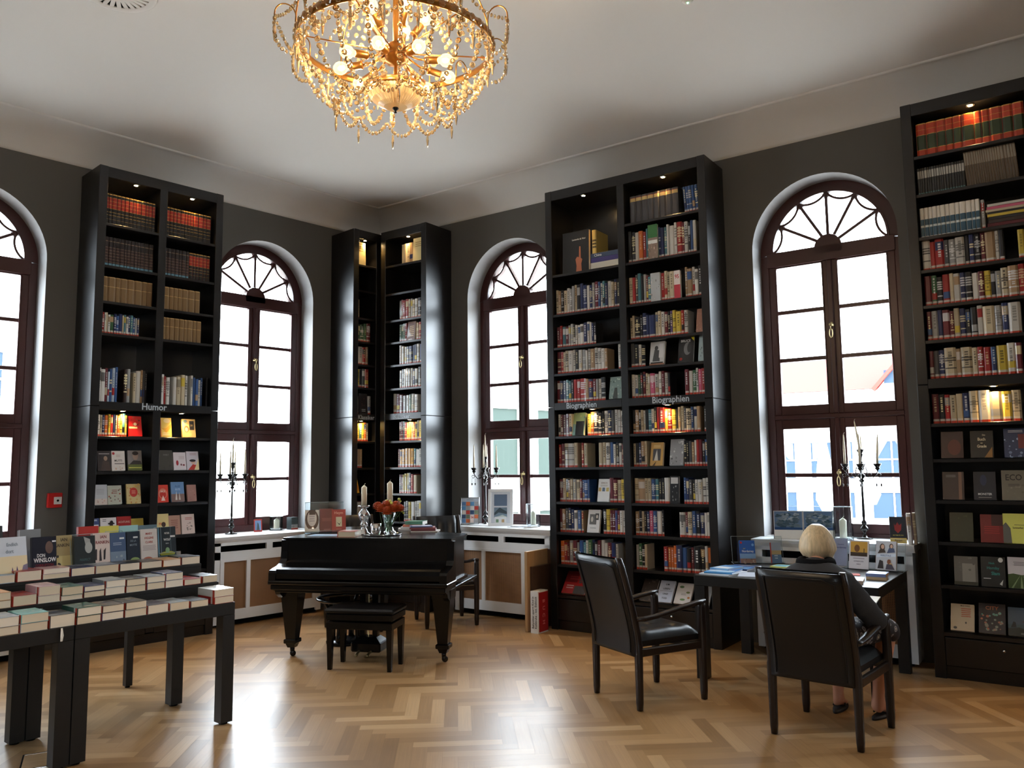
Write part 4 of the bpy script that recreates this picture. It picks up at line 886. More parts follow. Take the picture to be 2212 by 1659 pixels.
disp(MA, [2.745, 2.865, 3.03], 1.252, [([S(170, 172, 176), ('r', 0, 0, 1, .3, S(190, 176, 166)), ('n', .1, .1, .9, .3, 6, 3, S(190, 150, 130), S(150, 140, 140)), ('l', .2, .5, .8, .8, 4, S(150, 150, 152))], 'pale grey book, second lowest visible row, Humor left bay', (.115, .18)),
 ([S(166, 166, 152), ('n', .05, .1, .95, .9, 12, 4, S(80, 80, 76), S(150, 80, 60)), ('l', .3, .55, .7, .8, 3, S(130, 80, 70))], 'grey-green pamphlet book beside the round red target book', (.12, .17)),
 ([S(190, 170, 120), ('n', 0, 0, 1, 1, 26, 3, S(160, 90, 60), S(206, 180, 90)), ('e', .5, .58, .28, .24, S(176, 50, 44)), ('l', .35, .5, .65, .68, 3, S(210, 150, 130))], 'yellow patterned book with a large red disc, Humor left bay', (.125, .18))], tilt=12)
disp(MA, [3.295, 3.435, 3.57], 1.252, [([S(196, 60, 46), ('e', .5, .5, .4, .3, S(200, 120, 100)), ('e', .5, .45, .3, .2, S(176, 44, 36)), ('t', .5, .62, 'SALZ', .13, S(226, 214, 204), .85), ('p', [(.3, .1), (.7, .1), (.5, .4)], S(220, 190, 180))], 'red and white book with a face, Humor right bay', (.10, .165)),
 ([S(96, 130, 170), ('r', 0, 0, 1, .4, S(120, 96, 90)), ('p', [(.3, .1), (.4, .55), (.45, .1)], S(206, 196, 186)), ('p', [(.55, .1), (.62, .5), (.7, .1)], S(190, 180, 170)), ('t', .5, .78, 'ALLES', .12, S(60, 90, 130), .85), ('t', .5, .62, 'GUTE', .12, S(170, 190, 214), .85)], 'blue book with two white figures, Humor right bay', (.125, .19)),
 ([S(150, 110, 100), ('n', .1, .1, .9, .7, 9, 3, S(120, 60, 56), S(170, 130, 120))], 'small brown-red book, Humor right bay', (.09, .16))], tilt=12)
disp(MA, [2.72, 2.825, 2.96, 3.075], .95, [([S(60, 74, 120), ('t', .5, .9, 'ERS', .10, S(206, 214, 226), .8), ('r', .1, .62, .9, .7, S(206, 210, 216)), ('n', .1, .1, .9, .5, 8, 3, S(40, 50, 90), S(150, 160, 190))], 'slim blue magazine, lowest visible row, Humor left bay', (.055, .19)),
 ([S(206, 202, 204), ('p', [(0, .0), (1, .0), (1, .35), (.8, .5), (.4, .42), (0, .5)], S(40, 34, 38)), ('e', .68, .72, .22, .05, S(36, 32, 34)), ('e', .7, .78, .1, .08, S(36, 32, 34)), ('e', .68, .62, .1, .12, S(40, 34, 38)), ('l', .1, .8, .4, .95, 2, S(110, 110, 110))], 'white book with black hatted silhouette, left of ACHTUNG', (.135, .19)),
 ([S(150, 34, 36), ('e', .5, .42, .22, .15, S(216, 190, 180)), ('e', .5, .42, .17, .09, S(150, 34, 36)), ('t', .5, .74, 'ACHTUNG', .13, S(206, 170, 160), .8), ('l', .1, .1, .9, .22, 1, S(190, 130, 120))], 'red book titled ACHTUNG with an open mouth', (.125, .195)),
 ([S(170, 156, 70), ('e', .5, .4, .3, .2, S(150, 130, 60)), ('e', .6, .2, .15, .08, S(80, 60, 50))], 'olive yellow book, right of ACHTUNG', (.11, .17))], tilt=12)
disp(MA, [3.30, 3.415, 3.545], .95, [([S(206, 186, 130), ('t', .5, .55, 'nur', .24, S(196, 90, 40), .95), ('e', .6, .5, .16, .12, S(70, 50, 44)), ('r', 0, 0, 1, .3, S(206, 180, 110))], 'cream book titled nur, Humor right bay', (.125, .20)),
 ([S(166, 128, 112), ('l', .15, .3, .85, .8, 5, S(130, 84, 76))], 'brown-pink book, right of nur', (.11, .18)),
 ([S(196, 176, 168), ('n', .3, .2, .8, .6, 12, 3, S(90, 96, 90), S(150, 130, 124)), ('l', .2, .7, .9, .85, 2, S(160, 80, 76))], 'pale book slipping sideways, right end, Humor right bay', (.125, .185))], tilt=12)
disp(MA, [3.30, 3.43], .615, [([S(150, 130, 110), ('l', .15, .3, .85, .8, 5, S(110, 84, 76))], 'tan book low in the Humor right bay, behind the table'), ([S(130, 120, 112), ('l', .15, .5, .85, .8, 3, S(90, 84, 76))], 'grey-brown book low in the Humor right bay, behind the table')], tilt=12, h=.18, wd=.12)
# ---- corner bookcases
k0, k1 = -6.52, -5.965
KR, KL = 'right corner bookcase', 'left corner bookcase'
row(MBF, k0+.22, k0+.41, 3.891, 'cccT', (.235, .24), KR, 'top', band=False)
E1 = F(.155, .275, [S(222, 204, 150), ('l', .2, .6, .8, .85, 3, S(170, 140, 90)), ('r', 0, 0, .02, 1, S(190, 170, 120))], 'large cream volume facing out on the top shelf, right corner bookcase', tilt=3, th=.04); E1(MBF, -6.04, 3.891, .1)
row(MBF, k0+.19, k1, 3.244, 'errrcwcwKe', (.20, .25), KR, 'third'); row(MBF, k0+.19, k1, 2.987, 'gggr14trw', (.19, .22), KR, 'fourth', faces=[F(.12, .22, [S(110, 70, 50), ('l', .2, .2, .85, .8, 6, S(206, 170, 120))], 'brown book with gold lettering facing out, right corner bookcase', tilt=6)])
row(MBF, k0+.19, k1, 2.724, 'tccnNnnwnw', (.19, .235), KR, 'fifth'); row(MBF, k0+.19, k1, 2.455, 'wkwwewnwkw', (.19, .235), KR, 'sixth'); row(MBF, k0+.1, k1-.08, 2.17, 'wmmewgew', (.19, .24), KR, 'seventh')
row(MBF, k0+.19, k1-.02, 1.857, 'mmsryycoycY', (.19, .235), KR, 'eighth'); row(MBF, k0+.17, k1, 1.56, 'maAAAAswwww', (.19, .22), KR, 'ninth'); row(MBF, k0+.19, k1-.1, 1.27, 'mmyYydrC', (.19, .23), KR, 'tenth'); row(MBF, k0+.26, k1, .96, 'kdyWwwww', (.20, .235), KR, 'eleventh')
E1 = F(.13, .275, [S(222, 204, 150), ('l', .2, .6, .8, .85, 3, S(170, 140, 90))], 'cream volume facing out on the top shelf, left corner bookcase', tilt=3, th=.04); E1(MA, 5.52, 3.90, .1)
q0 = 5.465
for z, sp, n, sh in ((3.278, 'kc', .045, 'third'), (3.003, 'gggm', .2, 'fourth'), (2.737, 'mWrt', .17, 'fifth'), (2.473, 'ykdr', .18, 'sixth'), (1.86, 'cysyow', .18, 'eighth'), (1.56, 'ctt', .10, 'ninth'), (.96, 'remw', .16, 'eleventh')):
    row(MA, q0, q0+n, z, sp, (.19, .235), KL, sh)
row(MA, q0, q0+.21, 2.17, 'e13e', (.20, .22), KL, 'seventh', faces=[F(.115, .235, [S(34, 28, 30), ('n', .2, .4, .8, .8, 8, 3, S(60, 30, 34), S(90, 60, 60)), ('l', .2, .1, .8, .25, 2, S(190, 190, 190))], 'black book facing out, left corner bookcase', tilt=5)])
E1 = F(.10, .19, [S(214, 176, 60), ('e', .6, .3, .3, .2, S(190, 120, 40))], 'yellow book leaning sideways, left corner bookcase', tilt=10, rot=35); E1(MA, 5.50, 1.27, .1)

# ------------------------------------------------------------------ chairs
def rr_ring(cx, cy, z, a, b, r=.3, n=3):
    r = min(a, b)*r; pts = []
    for (sx, sy, t0) in ((1, 1, 0), (-1, 1, PI/2), (-1, -1, PI), (1, -1, 1.5*PI)):
        for k in range(n):
            t = t0 + PI/2*k/(n-1); pts.append((cx+sx*(a/2-r)+r*math.cos(t), cy+sy*(b/2-r)+r*math.sin(t), z))
    return pts
def post(mb, path, cap=True):          # path: (x, y, z, a, b)
    mb.loft([rr_ring(x, y, z, a, b) for x, y, z, a, b in path], cap, cap)
def make_chair(M, label, hb=.965, quilt=True):
    root = empty('armchair', M, label, 'chair', 'black leather armchairs')
    k = (hb-.42)/.545
    bx = lambda z: -.262 - (0 if z < .42 else .14*((z-.42)/(hb-.42))**1.25)
    zs = [.42+(hb-.42)*i/8 for i in range(9)]
    for sy in (-1, 1):
        b = MB(); b.sm = True
        post(b, [(-.262, sy*.24, 0.004, .034, .034), (-.262, sy*.24, .05, .04, .042), (-.262, sy*.24, .40, .046, .05)] + [(bx(z), sy*.24, z, .044, .04) for z in zs[:-1]] + [(bx(hb), sy*.238, hb-.004, .04, .036), (bx(hb), sy*.236, hb, .03, .028)])
        b.build('leg', M_CHAIRW, root)
        b = MB(); b.sm = True
        post(b, [(.262, sy*.25, .004, .034, .036), (.262, sy*.25, .06, .042, .044), (.262, sy*.25, .4, .05, .05), (.262, sy*.25, .60, .05, .044), (.26, sy*.25, .632, .046, .04)])
        b.build('leg', M_CHAIRW, root)
        b = MB(); b.sm = True
        pts = [(-.285, .575), (-.22, .57), (-.12, .578), (.0, .598), (.12, .62), (.22, .634), (.29, .64)]
        b.loft([[(x, sy*.252+dy*w, z+dz) for dy, dz in ((-.026, -.006), (-.022, .010), (0, .014), (.022, .010), (.026, -.006), (.016, -.015), (-.016, -.015))] for (x, z), w in zip(pts, (.7, .75, .85, 1, 1.05, 1, .7))], True, True)
        b.build('armrest', M_CHAIRW, root)
        b = MB(); b.bev(-.25, .25, sy*.25-.014, sy*.25+.014, .335, .385, .005); b.build('side_rail', M_CHAIRW, root)
    b = MB(); b.bev(.245, .275, -.235, .235, .345, .395, .005); b.build('front_rail', M_CHAIRW, root)
    b = MB(); b.sm = True; rings = []
    for z in [.335, .345]+[.36+(hb-.012-.36)*i/10 for i in range(11)]:
        x = bx(z) - .012; cur = .022*max(0, (z-.5))/.45
        th = .028 if z < .345 or z > hb-.02 else .038
        w = .232
        rings.append([(x-th/2-cur*(1-(y/w)**2)*1.0, y, z) for y in [-w+2*w*i/8 for i in range(9)]] + [(x+th/2-cur*(1-(y/w)**2), y, z) for y in [w-2*w*i/8 for i in range(9)]])
    b.loft([r[::-1] for r in rings], True, True); bs = b.build('backrest_shell', M_LEATHER, root)
    b = MB(); b.sm = True          # welt around the back
    def P(y, z): x = bx(z)-.034-.022*max(0, (z-.5))/.45*(1-(y/.232)**2); return (x, y, z)
    path = [P(-.20, .36+(hb-.40-.03)*i/6) for i in range(7)] + [P(-.20+.4*i/6, hb-.045) for i in range(1, 7)] + [P(.20, hb-.07-(hb-.43)*i/6) for i in range(0, 7)]
    b.tube(path, .0035, 5); b.build('welt', M_LEATHER, bs)
    b = MB(); b.sm = True          # padded, quilted front
    n = 26; m = 14; g0 = []; 
    for j in range(m+1):
        z = .47+(hb-.005-.47)*j/m; ring = []
        for i in range(n+1):
            y = -.222+.444*i/n; fx = abs(math.sin(PI*(i/n)*4)) if quilt else abs(math.sin(PI*i/n)); fz = abs(math.sin(PI*(j/m)*2.5+.4))
            e = min(1, min(i, n-i)/2.0)*min(1, (m-j)/1.5+.15)
            ring.append((bx(z)+.006+e*(.022+.030*(fx*.6+fz*.4)**.5)-.02*max(0, z-.5)*(1-(y/.22)**2), y, z))
        g0.append(ring)
    b.loft([r[::-1] for r in g0], closed=False); b.build('backrest_pad', M_LEATHER, root)
    b = MB(); b.sm = True; n = 28
    tuft = [(-.12, -.12), (-.12, .12), (.0, 0), (.12, -.12), (.12, .12)]
    G = []
    for j in range(n+1):
        r = []
        for i in range(n+1):
            x = -.235+.50*i/n; y = -.225+.45*j/n
            e = min(1, min(i, n-i)/3.5)**.5*min(1, min(j, n-j)/3.5)**.5
            z = .425+.058*e
            d = min(math.hypot(x-tx, y-ty) for tx, ty in tuft); z -= .016*math.exp(-(d/.03)**2) + .006*abs(math.sin(18*x+3*y))*e*.4
            r.append((x, y, z))
        G.append(r)
    b.loft([r for r in G], closed=False)
    bot = [[(x, y, .39) for x, y, z in r] for r in G]
    for a, c_ in ((G[0], bot[0]), (bot[-1], G[-1])): b.loft([c_, a] , closed=False)
    for idx in (0, n):
        A = [r[idx] for r in G]; B = [r[idx] for r in bot]; b.loft([A, B] if idx == 0 else [B, A], closed=False)
    b.build('seat_cushion', M_LEATHER, root)
    return root
make_chair(T(4.732, 3.181, 0) @ RZ(math.radians(-18.4)), 'empty black leather armchair in front of the Biographien bookcase, facing the reading desk')
make_chair(T(4.824, 1.979, 0) @ RZ(math.radians(2.6)), 'black leather armchair the reading person sits in, seen from behind')
make_chair(T(5.60, 6.18, 0) @ RZ(math.radians(-118)), 'black quilted leather armchair behind the right end of the piano', hb=1.045)
make_chair(T(5.02, 6.98, 0) @ RZ(math.radians(-122)), 'black leather armchair almost hidden behind the piano, only its top edge showing', hb=1.055)
# ------------------------------------------------------------------ grand piano
PM = T(4.123, 5.53, 0) @ RZ(math.atan2(-.854, .52))
pia = empty('grand_piano', PM, 'black grand piano with closed lid, books, candles and flowers on top', 'piano')
def curve_case(w0, inset=0):
    """plan outline, clockwise from front left; x right, y away"""
    w = w0-inset; L = 1.28-inset
    pts = [(-w, 0), (-w, L-.20)] + [(-w+.20*(1-math.cos(t)), L-.20+.20*math.sin(t)) for t in [PI/2*i/6 for i in range(1, 7)]]
    pts += [(-.35, L), (-.22, L-.01), (-.08, L-.06), (.04, L-.16), (.16, L-.30), (.30, L-.48), (.46, L-.62), (.60, L-.70), (w-.04, L-.74), (w, L-.79), (w, 0)]
    return pts
b = MB(); b.prismz([(x, y) for x, y in curve_case(.735, .02)][::-1], .62, .955); b.build('case', M_PIANO, pia)
b = MB(); b.prismz([(x, y) for x, y in curve_case(.735, -.005)][::-1], .605, .63); b.build('rim_moulding', M_PIANO, pia)
b = MB()                      # cheeks in profile: lid front down and forward to the key blocks
prof = [(.05, .955), (.0, .955), (-.004, .86), (-.012, .80), (-.04, .765), (-.10, .745), (-.165, .735), (-.205, .725), (-.215, .705), (-.215, .635), (.05, .635)]
for x0, x1 in ((-.76, -.70), (.70, .76)):
    n = len(prof); b.add([(x0, y, z) for y, z in prof]+[(x1, y, z) for y, z in prof], [tuple(range(n)), tuple(n+i for i in range(n))[::-1]]+[(i, n+i, n+(i+1) % n, (i+1) % n) for i in range(n)])
b.build('cheek', M_PIANO, pia)
b = MB()                      # closed fallboard and name board, stepped
prof2 = [(.02, .955), (.03, .86), (.01, .80), (-.03, .775), (-.10, .758), (-.17, .748), (-.20, .735), (-.205, .70), (-.205, .66), (.05, .66)]
n = len(prof2); b.add([(-.70, y, z) for y, z in prof2]+[(.70, y, z) for y, z in prof2], [tuple(range(n)), tuple(n+i for i in range(n))[::-1]]+[(i, n+i, n+(i+1) % n, (i+1) % n) for i in range(n)])
b.build('fallboard', M_PIANO, pia)
b = MB(); b.bev(-.765, .765, -.225, .06, .612, .645, .008); b.bev(-.745, .745, -.21, .10, .57, .612, .006); b.bev(-.72, .72, -.17, .9, .545, .572, .004); b.build('keybed', M_PIANO, pia)
b = MB(); b.prismz([(x, y-.012 if y < .01 else y) for x, y in curve_case(.74)][::-1], .957, .975); ld = b.build('lid', M_PIANO, pia)
b = MB(); b.box(-.735, .735, .362, .366, .9751, .9758); b.build('hinge_line', M_DARK, ld)
def piano_leg(x, y):
    b = MB()
    b.frus(x, y, .155, .155, .50, .165, .165, .575); b.frus(x, y, .082, .082, .135, .148, .148, .50); b.bev(x-.056, x+.056, y-.056, y+.056, .105, .14, .006); b.frus(x, y, .06, .06, .07, .085, .085, .105)
    lg = b.build('leg', M_PIANO, pia)
    b = MB(); b.sm = True; b.M = T(x, y, 0); b.lathe([(.006, .03), (.018, .035), (.02, .07), (.006, .075)], 12); b.M = T(x+.012, y-.014, .024) @ RZ(.6) @ RX(PI/2) @ T(0, 0, -.012); b.lathe([(.006, 0), (.024, .001), (.024, .023), (.006, .024)], 14)
    b.build('caster', M_IRON, lg)
    return lg
piano_leg(-.655, .02); piano_leg(.665, .02); piano_leg(-.28, 1.08)
b = MB()
for x in (-.72, .72):          # scroll brackets under the arms
    p = [(-.19, .605), (-.17, .56), (-.14, .555), (-.12, .52), (-.07, .49), (-.05, .5), (.0, .50), (.0, .605)]
    n = len(p); b.add([(x-.022, y, z) for y, z in p]+[(x+.022, y, z) for y, z in p], [tuple(range(n)), tuple(n+i for i in range(n))[::-1]]+[(i, n+i, n+(i+1) % n, (i+1) % n) for i in range(n)])
b.build('scroll_bracket', M_PIANO, pia)
ly = MB()
for x in (-.055, .055): ly.frus(x, .10, .042, .05, .15, .055, .05, .56)
ly.frus(0, .10, .24, .17, .13, .15, .10, .165); ly.bev(-.13, .13, 0.0, .20, .05, .13, .012)
ly = ly.build('pedal_lyre', M_PIANO, pia)
for x in (-.05, .05):
    b = MB(); b.sm = True; b.tube([(x, .02, .062), (x, -.03, .056), (x, -.06, .044), (x, -.085, .04)], [.008, .010, .014, .008], 10); b.build('pedal', M_BRASS, ly)
for x in (-.02, .02): b = MB(); b.tube([(x, .12, .15), (x, .13, .56)], .005, 8); b.build('pedal_rod', M_BRASS, ly)
# piano stool
st = empty('piano_stool', PM @ T(.105, -.245, 0), 'black lacquered piano stool standing in front of the grand piano', 'stool')
for x in (-.245, .245):
    for y in (-.125, .125): b = MB(); b.frus(x, y, .030, .030, 0, .050, .050, .36); b.build('leg', M_PIANO, st)
b = MB(); b.bev(-.27, .27, -.15, .15, .31, .365, .004); b.build('apron', M_PIANO, st)
b = MB(); b.bev(-.275, .275, -.155, .155, .375, .43, .008); b.build('seat_box', M_PIANO, st)
b = MB(); b.bev(-.285, .285, -.165, .165, .43, .468, .014); b.build('seat_pad', M_LEATHER, st)
# low round stand behind the stool
rs = empty('round_stand', T(4.38, 6.17, 0), 'low round black stand with a ring top, standing under the piano behind the stool', 'stand')
b = MB(); b.sm = True; b.lathe([(.245, .38), (.262, .39), (.258, .405), (.24, .40), (.232, .39), (.238, .375), (.245, .38)], 40, cap=False); b.build('ring_top', M_PIANO, rs)
b = MB(); b.sm = True; b.lathe([(.001, .0), (.165, 0), (.17, .02), (.155, .035), (.001, .04)], 32); b.build('base', M_PIANO, rs)
for k in range(4):
    t = k*PI/2+.5; b = MB(); b.sm = True; b.tube([((.13-.02*math.sin(f*3)+.11*f**2.4)*math.cos(t), (.13-.02*math.sin(f*3)+.11*f**2.4)*math.sin(t), .02+.37*f) for f in [i/8 for i in range(9)]], [.030, .027, .024, .021, .019, .017, .016, .015, .014], 8); b.build('leg', M_PIANO, rs)
# ------------------------------------------------------------------ paperback tables
TB = T(2.572, 4.79, 0) @ RZ(math.radians(3))
def ptable(x0, x1, y0, y1, leg, label):
    r = empty('display_table', TB @ T(x0, y0, 0), label, 'table', 'black display tables with paperbacks')
    w, d = x1-x0, y1-y0
    b = MB(); b.bev(0, w, 0, d, .655, .73, .003); b.build('table_top', M_BLKH, r)
    for x in (0, w-leg):
        for y in (0, d-leg):
            b = MB(); b.box(x+.001, x+leg-.001, y+.001, y+leg-.001, .012, .655); lg = b.build('leg', M_BLKH, r)
            b = MB(); b.sm = True; b.M = T(x+leg/2, y+leg/2, 0); b.lathe([(.001, 0), (leg*.33, 0), (leg*.33, .014), (.001, .014)], 12); b.build('foot', M_DARK, lg)
ptable(-.945, 0, 0, .695, .08, 'black display table with paperbacks, nearest and most to the right')
ptable(-1.90, -.95, 0, .695, .08, 'black display table with paperbacks, at the left edge of the picture')
ptable(-.945, 0, .70, 1.38, .05, 'slim-legged black table behind the nearest display table')
ptable(-1.90, -.95, .70, 1.38, .05, 'slim-legged black table behind the table at the left edge')
def riser(x0, x1, y0, y1, z0, z1, label):
    r = empty('display_riser', TB @ T(x0, y0, z0), label, 'riser', 'stepped risers on the paperback tables')
    w, d, h = x1-x0, y1-y0, z1-z0
    b = MB(); b.bev(0, w, 0, d, h-.02, h, .002); b.build('shelf_board', M_BLKH, r)
    b = MB(); b.box(0, w, .002, .02, 0.001, h-.02); b.box(0, .02, .02, d, .001, h-.02); b.box(w-.02, w, .02, d, .001, h-.02); b.build('skirt_board', M_BLKH, r)
riser(-1.90, .035, .26, .515, .73, .829, 'low black step on the paperback tables, middle row of books')
riser(-1.90, .055, .52, 1.30, .73, .927, 'high black step on the paperback tables, back row of books')
# ---- lying paperbacks, three rows; each entry is (left edge, right edge, thicknesses from the bottom, cover colours)
rr = random.Random(21)
CV = {'w': Wt, 'k': Bk, 'r': Rd, 'n': Nv, 'g': S(30, 80, 66), 'b': Br, 's': S(110, 170, 165), 'e': S(140, 146, 150), 'p': S(190, 150, 150), 'v': S(150, 176, 200), 'y': Ye, 't': Tn, 'd': Dg, 'o': S(196, 140, 90), 'z': S(90, 84, 90)}
CN = {'w': 'white', 'k': 'black', 'r': 'red', 'n': 'dark blue', 'g': 'dark green', 'b': 'blue', 's': 'sea green', 'e': 'grey', 'p': 'pale pink', 'v': 'pale blue', 'y': 'yellow', 't': 'tan', 'd': 'dark grey', 'o': 'ochre', 'z': 'brown-grey'}
def art_for(c, seed):
    r = random.Random(seed); a = CV[c]; out = []
    for _ in range(7): out.append(('e', r.uniform(.1, .9), r.uniform(.1, .9), r.uniform(.05, .25), r.uniform(.04, .16), mix(a, PAL[r.choice('wkenbtc')][0], r.uniform(.2, .55))))
    out.append(('t', .5, .78, r.choice(['DER', 'NACHT', 'MEER', 'SOMMER', 'HAUS', 'WIND']), .10, mix(a, S(240, 240, 240) if sum(a[:3]) < 1.2 else S(30, 30, 30), .8), .8))
    return out
ROWS = [('front', .0, .7305, [(-.136, -.003, (.042, .044), 'rw'), (-.292, -.176, (.04,), 'd'), (-.421, -.299, (.046,), 'e'), (-.553, -.426, (.05,), 'z'), (-.68, -.557, (.042, .04), 'wk'), (-.805, -.684, (.042, .038), 'nb'), (-.939, -.809, (.042, .045), 'kg'), (-1.073, -.944, (.066,), 'd'), (-1.211, -1.077, (.045, .046), 'es'), (-1.35, -1.215, (.042, .048), 'te'), (-1.48, -1.354, (.045,), 'k'), (-1.61, -1.485, (.04, .04), 'rb')]),
        ('middle', .26, .8295, [(-.073, .032, (.044,), 'd'), (-.196, -.08, (.036,), 'r'), (-.318, -.201, (.042, .044), 'wn'), (-.437, -.322, (.042, .036), 'ne'), (-.559, -.441, (.036, .04), 'wk'), (-.678, -.563, (.042, .04), 'we'), (-.801, -.682, (.034, .03), 'kn'), (-.921, -.803, (.026, .048), 'wg'), (-1.039, -.924, (.04, .05), 'wp'), (-1.165, -1.043, (.056,), 'r'), (-1.29, -1.17, (.04, .042), 'to'), (-1.42, -1.295, (.045,), 'b')]),
        ('back', .52, .9275, [(-.082, .051, (.05,), 'k'), (-.209, -.086, (.044,), 'o'), (-.351, -.213, (.044,), 'b'), (-.483, -.355, (.046,), 'k'), (-.628, -.487, (.048,), 'e'), (-.772, -.632, (.048,), 'n'), (-.926, -.777, (.028, .03), 'wp'), (-1.062, -.930, (.058,), 'r'), (-1.20, -1.067, (.046,), 'v'), (-1.34, -1.205, (.046,), 't')])]
for rn, y, z, items in ROWS:
    for n, (x0, x1, ths, cs) in enumerate(items):
        zz = z
        for k, (th, c) in enumerate(zip(ths, cs)):
            nm = 'stack' if len(ths) > 1 else 'single book'
            pos = '' if len(ths) == 1 else (' upper of two,' if k else ' lower of two,')
            lab = f'{CN[c]} paperback,{pos} {ORD[n]} from the right, {rn} row of the table'
            w = x1-x0-.004; dd = .195 if rn != 'back' else .19
            lying(TB @ T((x0+x1)/2+rr.uniform(-.002, .002), y+.004+rr.uniform(0, .006), zz) @ RZ(rr.uniform(-.02, .02)), w, th, min(dd, .235), CV[c], rr, lab, f'paperbacks lying in the {rn} row of the display table', spine='left', art=art_for(c, n*7+k+int(y*100)))
            zz += th+.0006
# ---- standing books behind the rows
def stand_book(x0, x1, z1, art, label, y=.735, tilt=9, rot=0, th=.03, z0=.9275, sc=None):
    face_book(TB @ T((x0+x1)/2, y, z0) @ RZ(math.radians(rot)), x1-x0, (z1-z0)*1.0, th, art, label=label, group='books standing at the back of the paperback table', tilt=tilt, spinecol=sc)
stand_book(-.132, -.006, 1.165, [S(26, 34, 40), ('r', .16, 0, .18, 1, S(120, 140, 150)), ('r', .7, 0, .71, 1, S(120, 140, 150)), ('r', 0, 0, .06, 1, S(90, 130, 150)), ('t', .5, .82, 'PETER', .07, S(190, 190, 190), .8), ('t', .5, .64, 'WOLF', .09, S(210, 210, 210), .8), ('t', .5, .53, 'MEIN', .05, S(150, 150, 150), .8), ('r', .68, .70, .95, .75, S(200, 200, 204)), ('e', .5, .24, .42, .07, S(150, 150, 50)), ('e', .5, .34, .12, .08, S(120, 150, 110)), ('r', 0, 0, 1, .2, S(70, 90, 96))], 'dark book with white vertical lines, rightmost standing at the back')
stand_book(-.25, -.136, 1.16, [S(190, 184, 180), ('t', .5, .86, 'MARY', .09, S(150, 60, 54), .8), ('t', .5, .74, 'HIGGINS', .09, S(150, 60, 54), .75), ('t', .5, .62, 'CLARK', .09, S(150, 60, 54), .8), ('l', .1, .38, .9, .54, 4, S(150, 140, 140)), ('e', .4, .12, .3, .09, S(160, 96, 76)), ('e', .7, .05, .2, .05, S(90, 40, 40))], 'grey-beige book with red title letters, second from right, standing')
stand_book(-.342, -.256, 1.15, [S(24, 34, 48), ('t', .5, .72, 'DE LA', .08, S(120, 130, 140), .8), ('t', .5, .60, 'MOTTE', .08, S(130, 140, 150), .8), ('r', .5, .80, .85, .85, S(200, 204, 206)), ('e', .6, .16, .35, .08, S(130, 150, 90)), ('r', 0, 0, 1, .12, S(60, 90, 100))], 'narrow dark blue book in a bright white acrylic edge, standing')
stand_book(-.448, -.348, 1.15, [S(64, 84, 116), ('r', 0, 0, 1, .45, S(110, 126, 146)), ('n', 0, .05, 1, .35, 10, 3, S(50, 60, 80), S(150, 160, 170)), ('r', .6, .80, .9, .85, S(200, 204, 206)), ('l', .1, .62, .8, .72, 2, S(150, 160, 180))], 'blue landscape book with white sticker, fourth from right, standing')
stand_book(-.556, -.45, 1.155, [S(196, 180, 174), ('t', .62, .88, 'IAN', .12, S(110, 26, 36), .9), ('t', .56, .73, 'RANKIN', .12, S(110, 26, 36), .85), ('p', [(.1, .25), (.22, .25), (.24, .55), (.14, .55)], S(50, 44, 50)), ('p', [(.36, .22), (.5, .22), (.46, .58), (.38, .5)], S(50, 44, 50)), ('p', [(.6, .25), (.7, .25), (.76, .58), (.62, .5)], S(50, 44, 50)), ('t', .5, .1, 'Mädchengrab', .07, S(60, 40, 44), .8)], 'white book with dark red letters and walking legs, standing')
stand_book(-.682, -.556, 1.145, [S(34, 40, 42), ('p', [(.45, .98), (.75, .9), (.8, .6), (.6, .55)], S(150, 152, 150)), ('e', .68, .66, .18, .16, S(160, 162, 160)), ('t', .5, .32, 'PERFECT', .09, S(66, 90, 92), .85), ('t', .5, .18, 'GIRL', .09, S(66, 90, 92), .9)], 'dark book titled PERFECT GIRL', y=.70)
stand_book(-.80, -.68, 1.155, [S(150, 134, 96), ('t', .6, .88, 'IAN', .12, S(60, 52, 40), .9), ('t', .5, .73, 'RANKIN', .12, S(60, 52, 40), .85), ('r', 0, .15, 1, .45, S(176, 160, 110)), ('n', 0, .0, .4, .5, 12, 3, S(40, 36, 34), S(60, 54, 46)), ('r', .45, .0, .6, .12, S(50, 44, 40))], 'sand-coloured book with brown letters and castle silhouette, standing')
stand_book(-.935, -.80, 1.16, [S(18, 20, 36), ('e', .7, .72, .16, .16, S(96, 76, 70)), ('t', .36, .52, 'DON', .12, S(214, 214, 214), .7), ('t', .52, .40, 'WINSLOW', .15, S(226, 226, 226), .72), ('t', .5, .27, 'CORRUPTION', .09, S(110, 30, 40), .75), ('r', .82, .85, .98, .89, S(210, 210, 214))], 'dark navy book titled CORRUPTION', y=.66)
stand_book(-1.13, -.975, 1.175, [S(190, 196, 206), ('r', 0, .0, 1, .55, S(214, 196, 160)), ('r', 0, 0, 1, .13, S(80, 66, 110)), ('p', [(.75, .1), (1, .1), (1, .35), (.85, .32)], S(120, 110, 130)), ('p', [(.42, .12), (.47, .3), (.52, .12)], S(70, 50, 100)), ('p', [(.58, .12), (.63, .32), (.68, .12)], S(70, 50, 100)), ('t', .5, .82, 'Endlich', .11, S(120, 130, 140), .8), ('t', .4, .66, 'dort', .12, S(120, 130, 140), .8)], 'pastel book with two purple figures at the left edge of the picture', y=.60, tilt=14, rot=4)
stand_book(-.96, -.84, 1.20, [S(120, 122, 126), ('r', 0, 0, .03, 1, S(190, 190, 196))], 'grey book back behind the navy book titled CORRUPTION', y=.80, rot=-3)
stand_book(-1.16, -1.02, 1.23, [S(48, 48, 50)], 'dark grey board behind the pastel book at the left edge', y=.86, rot=5)
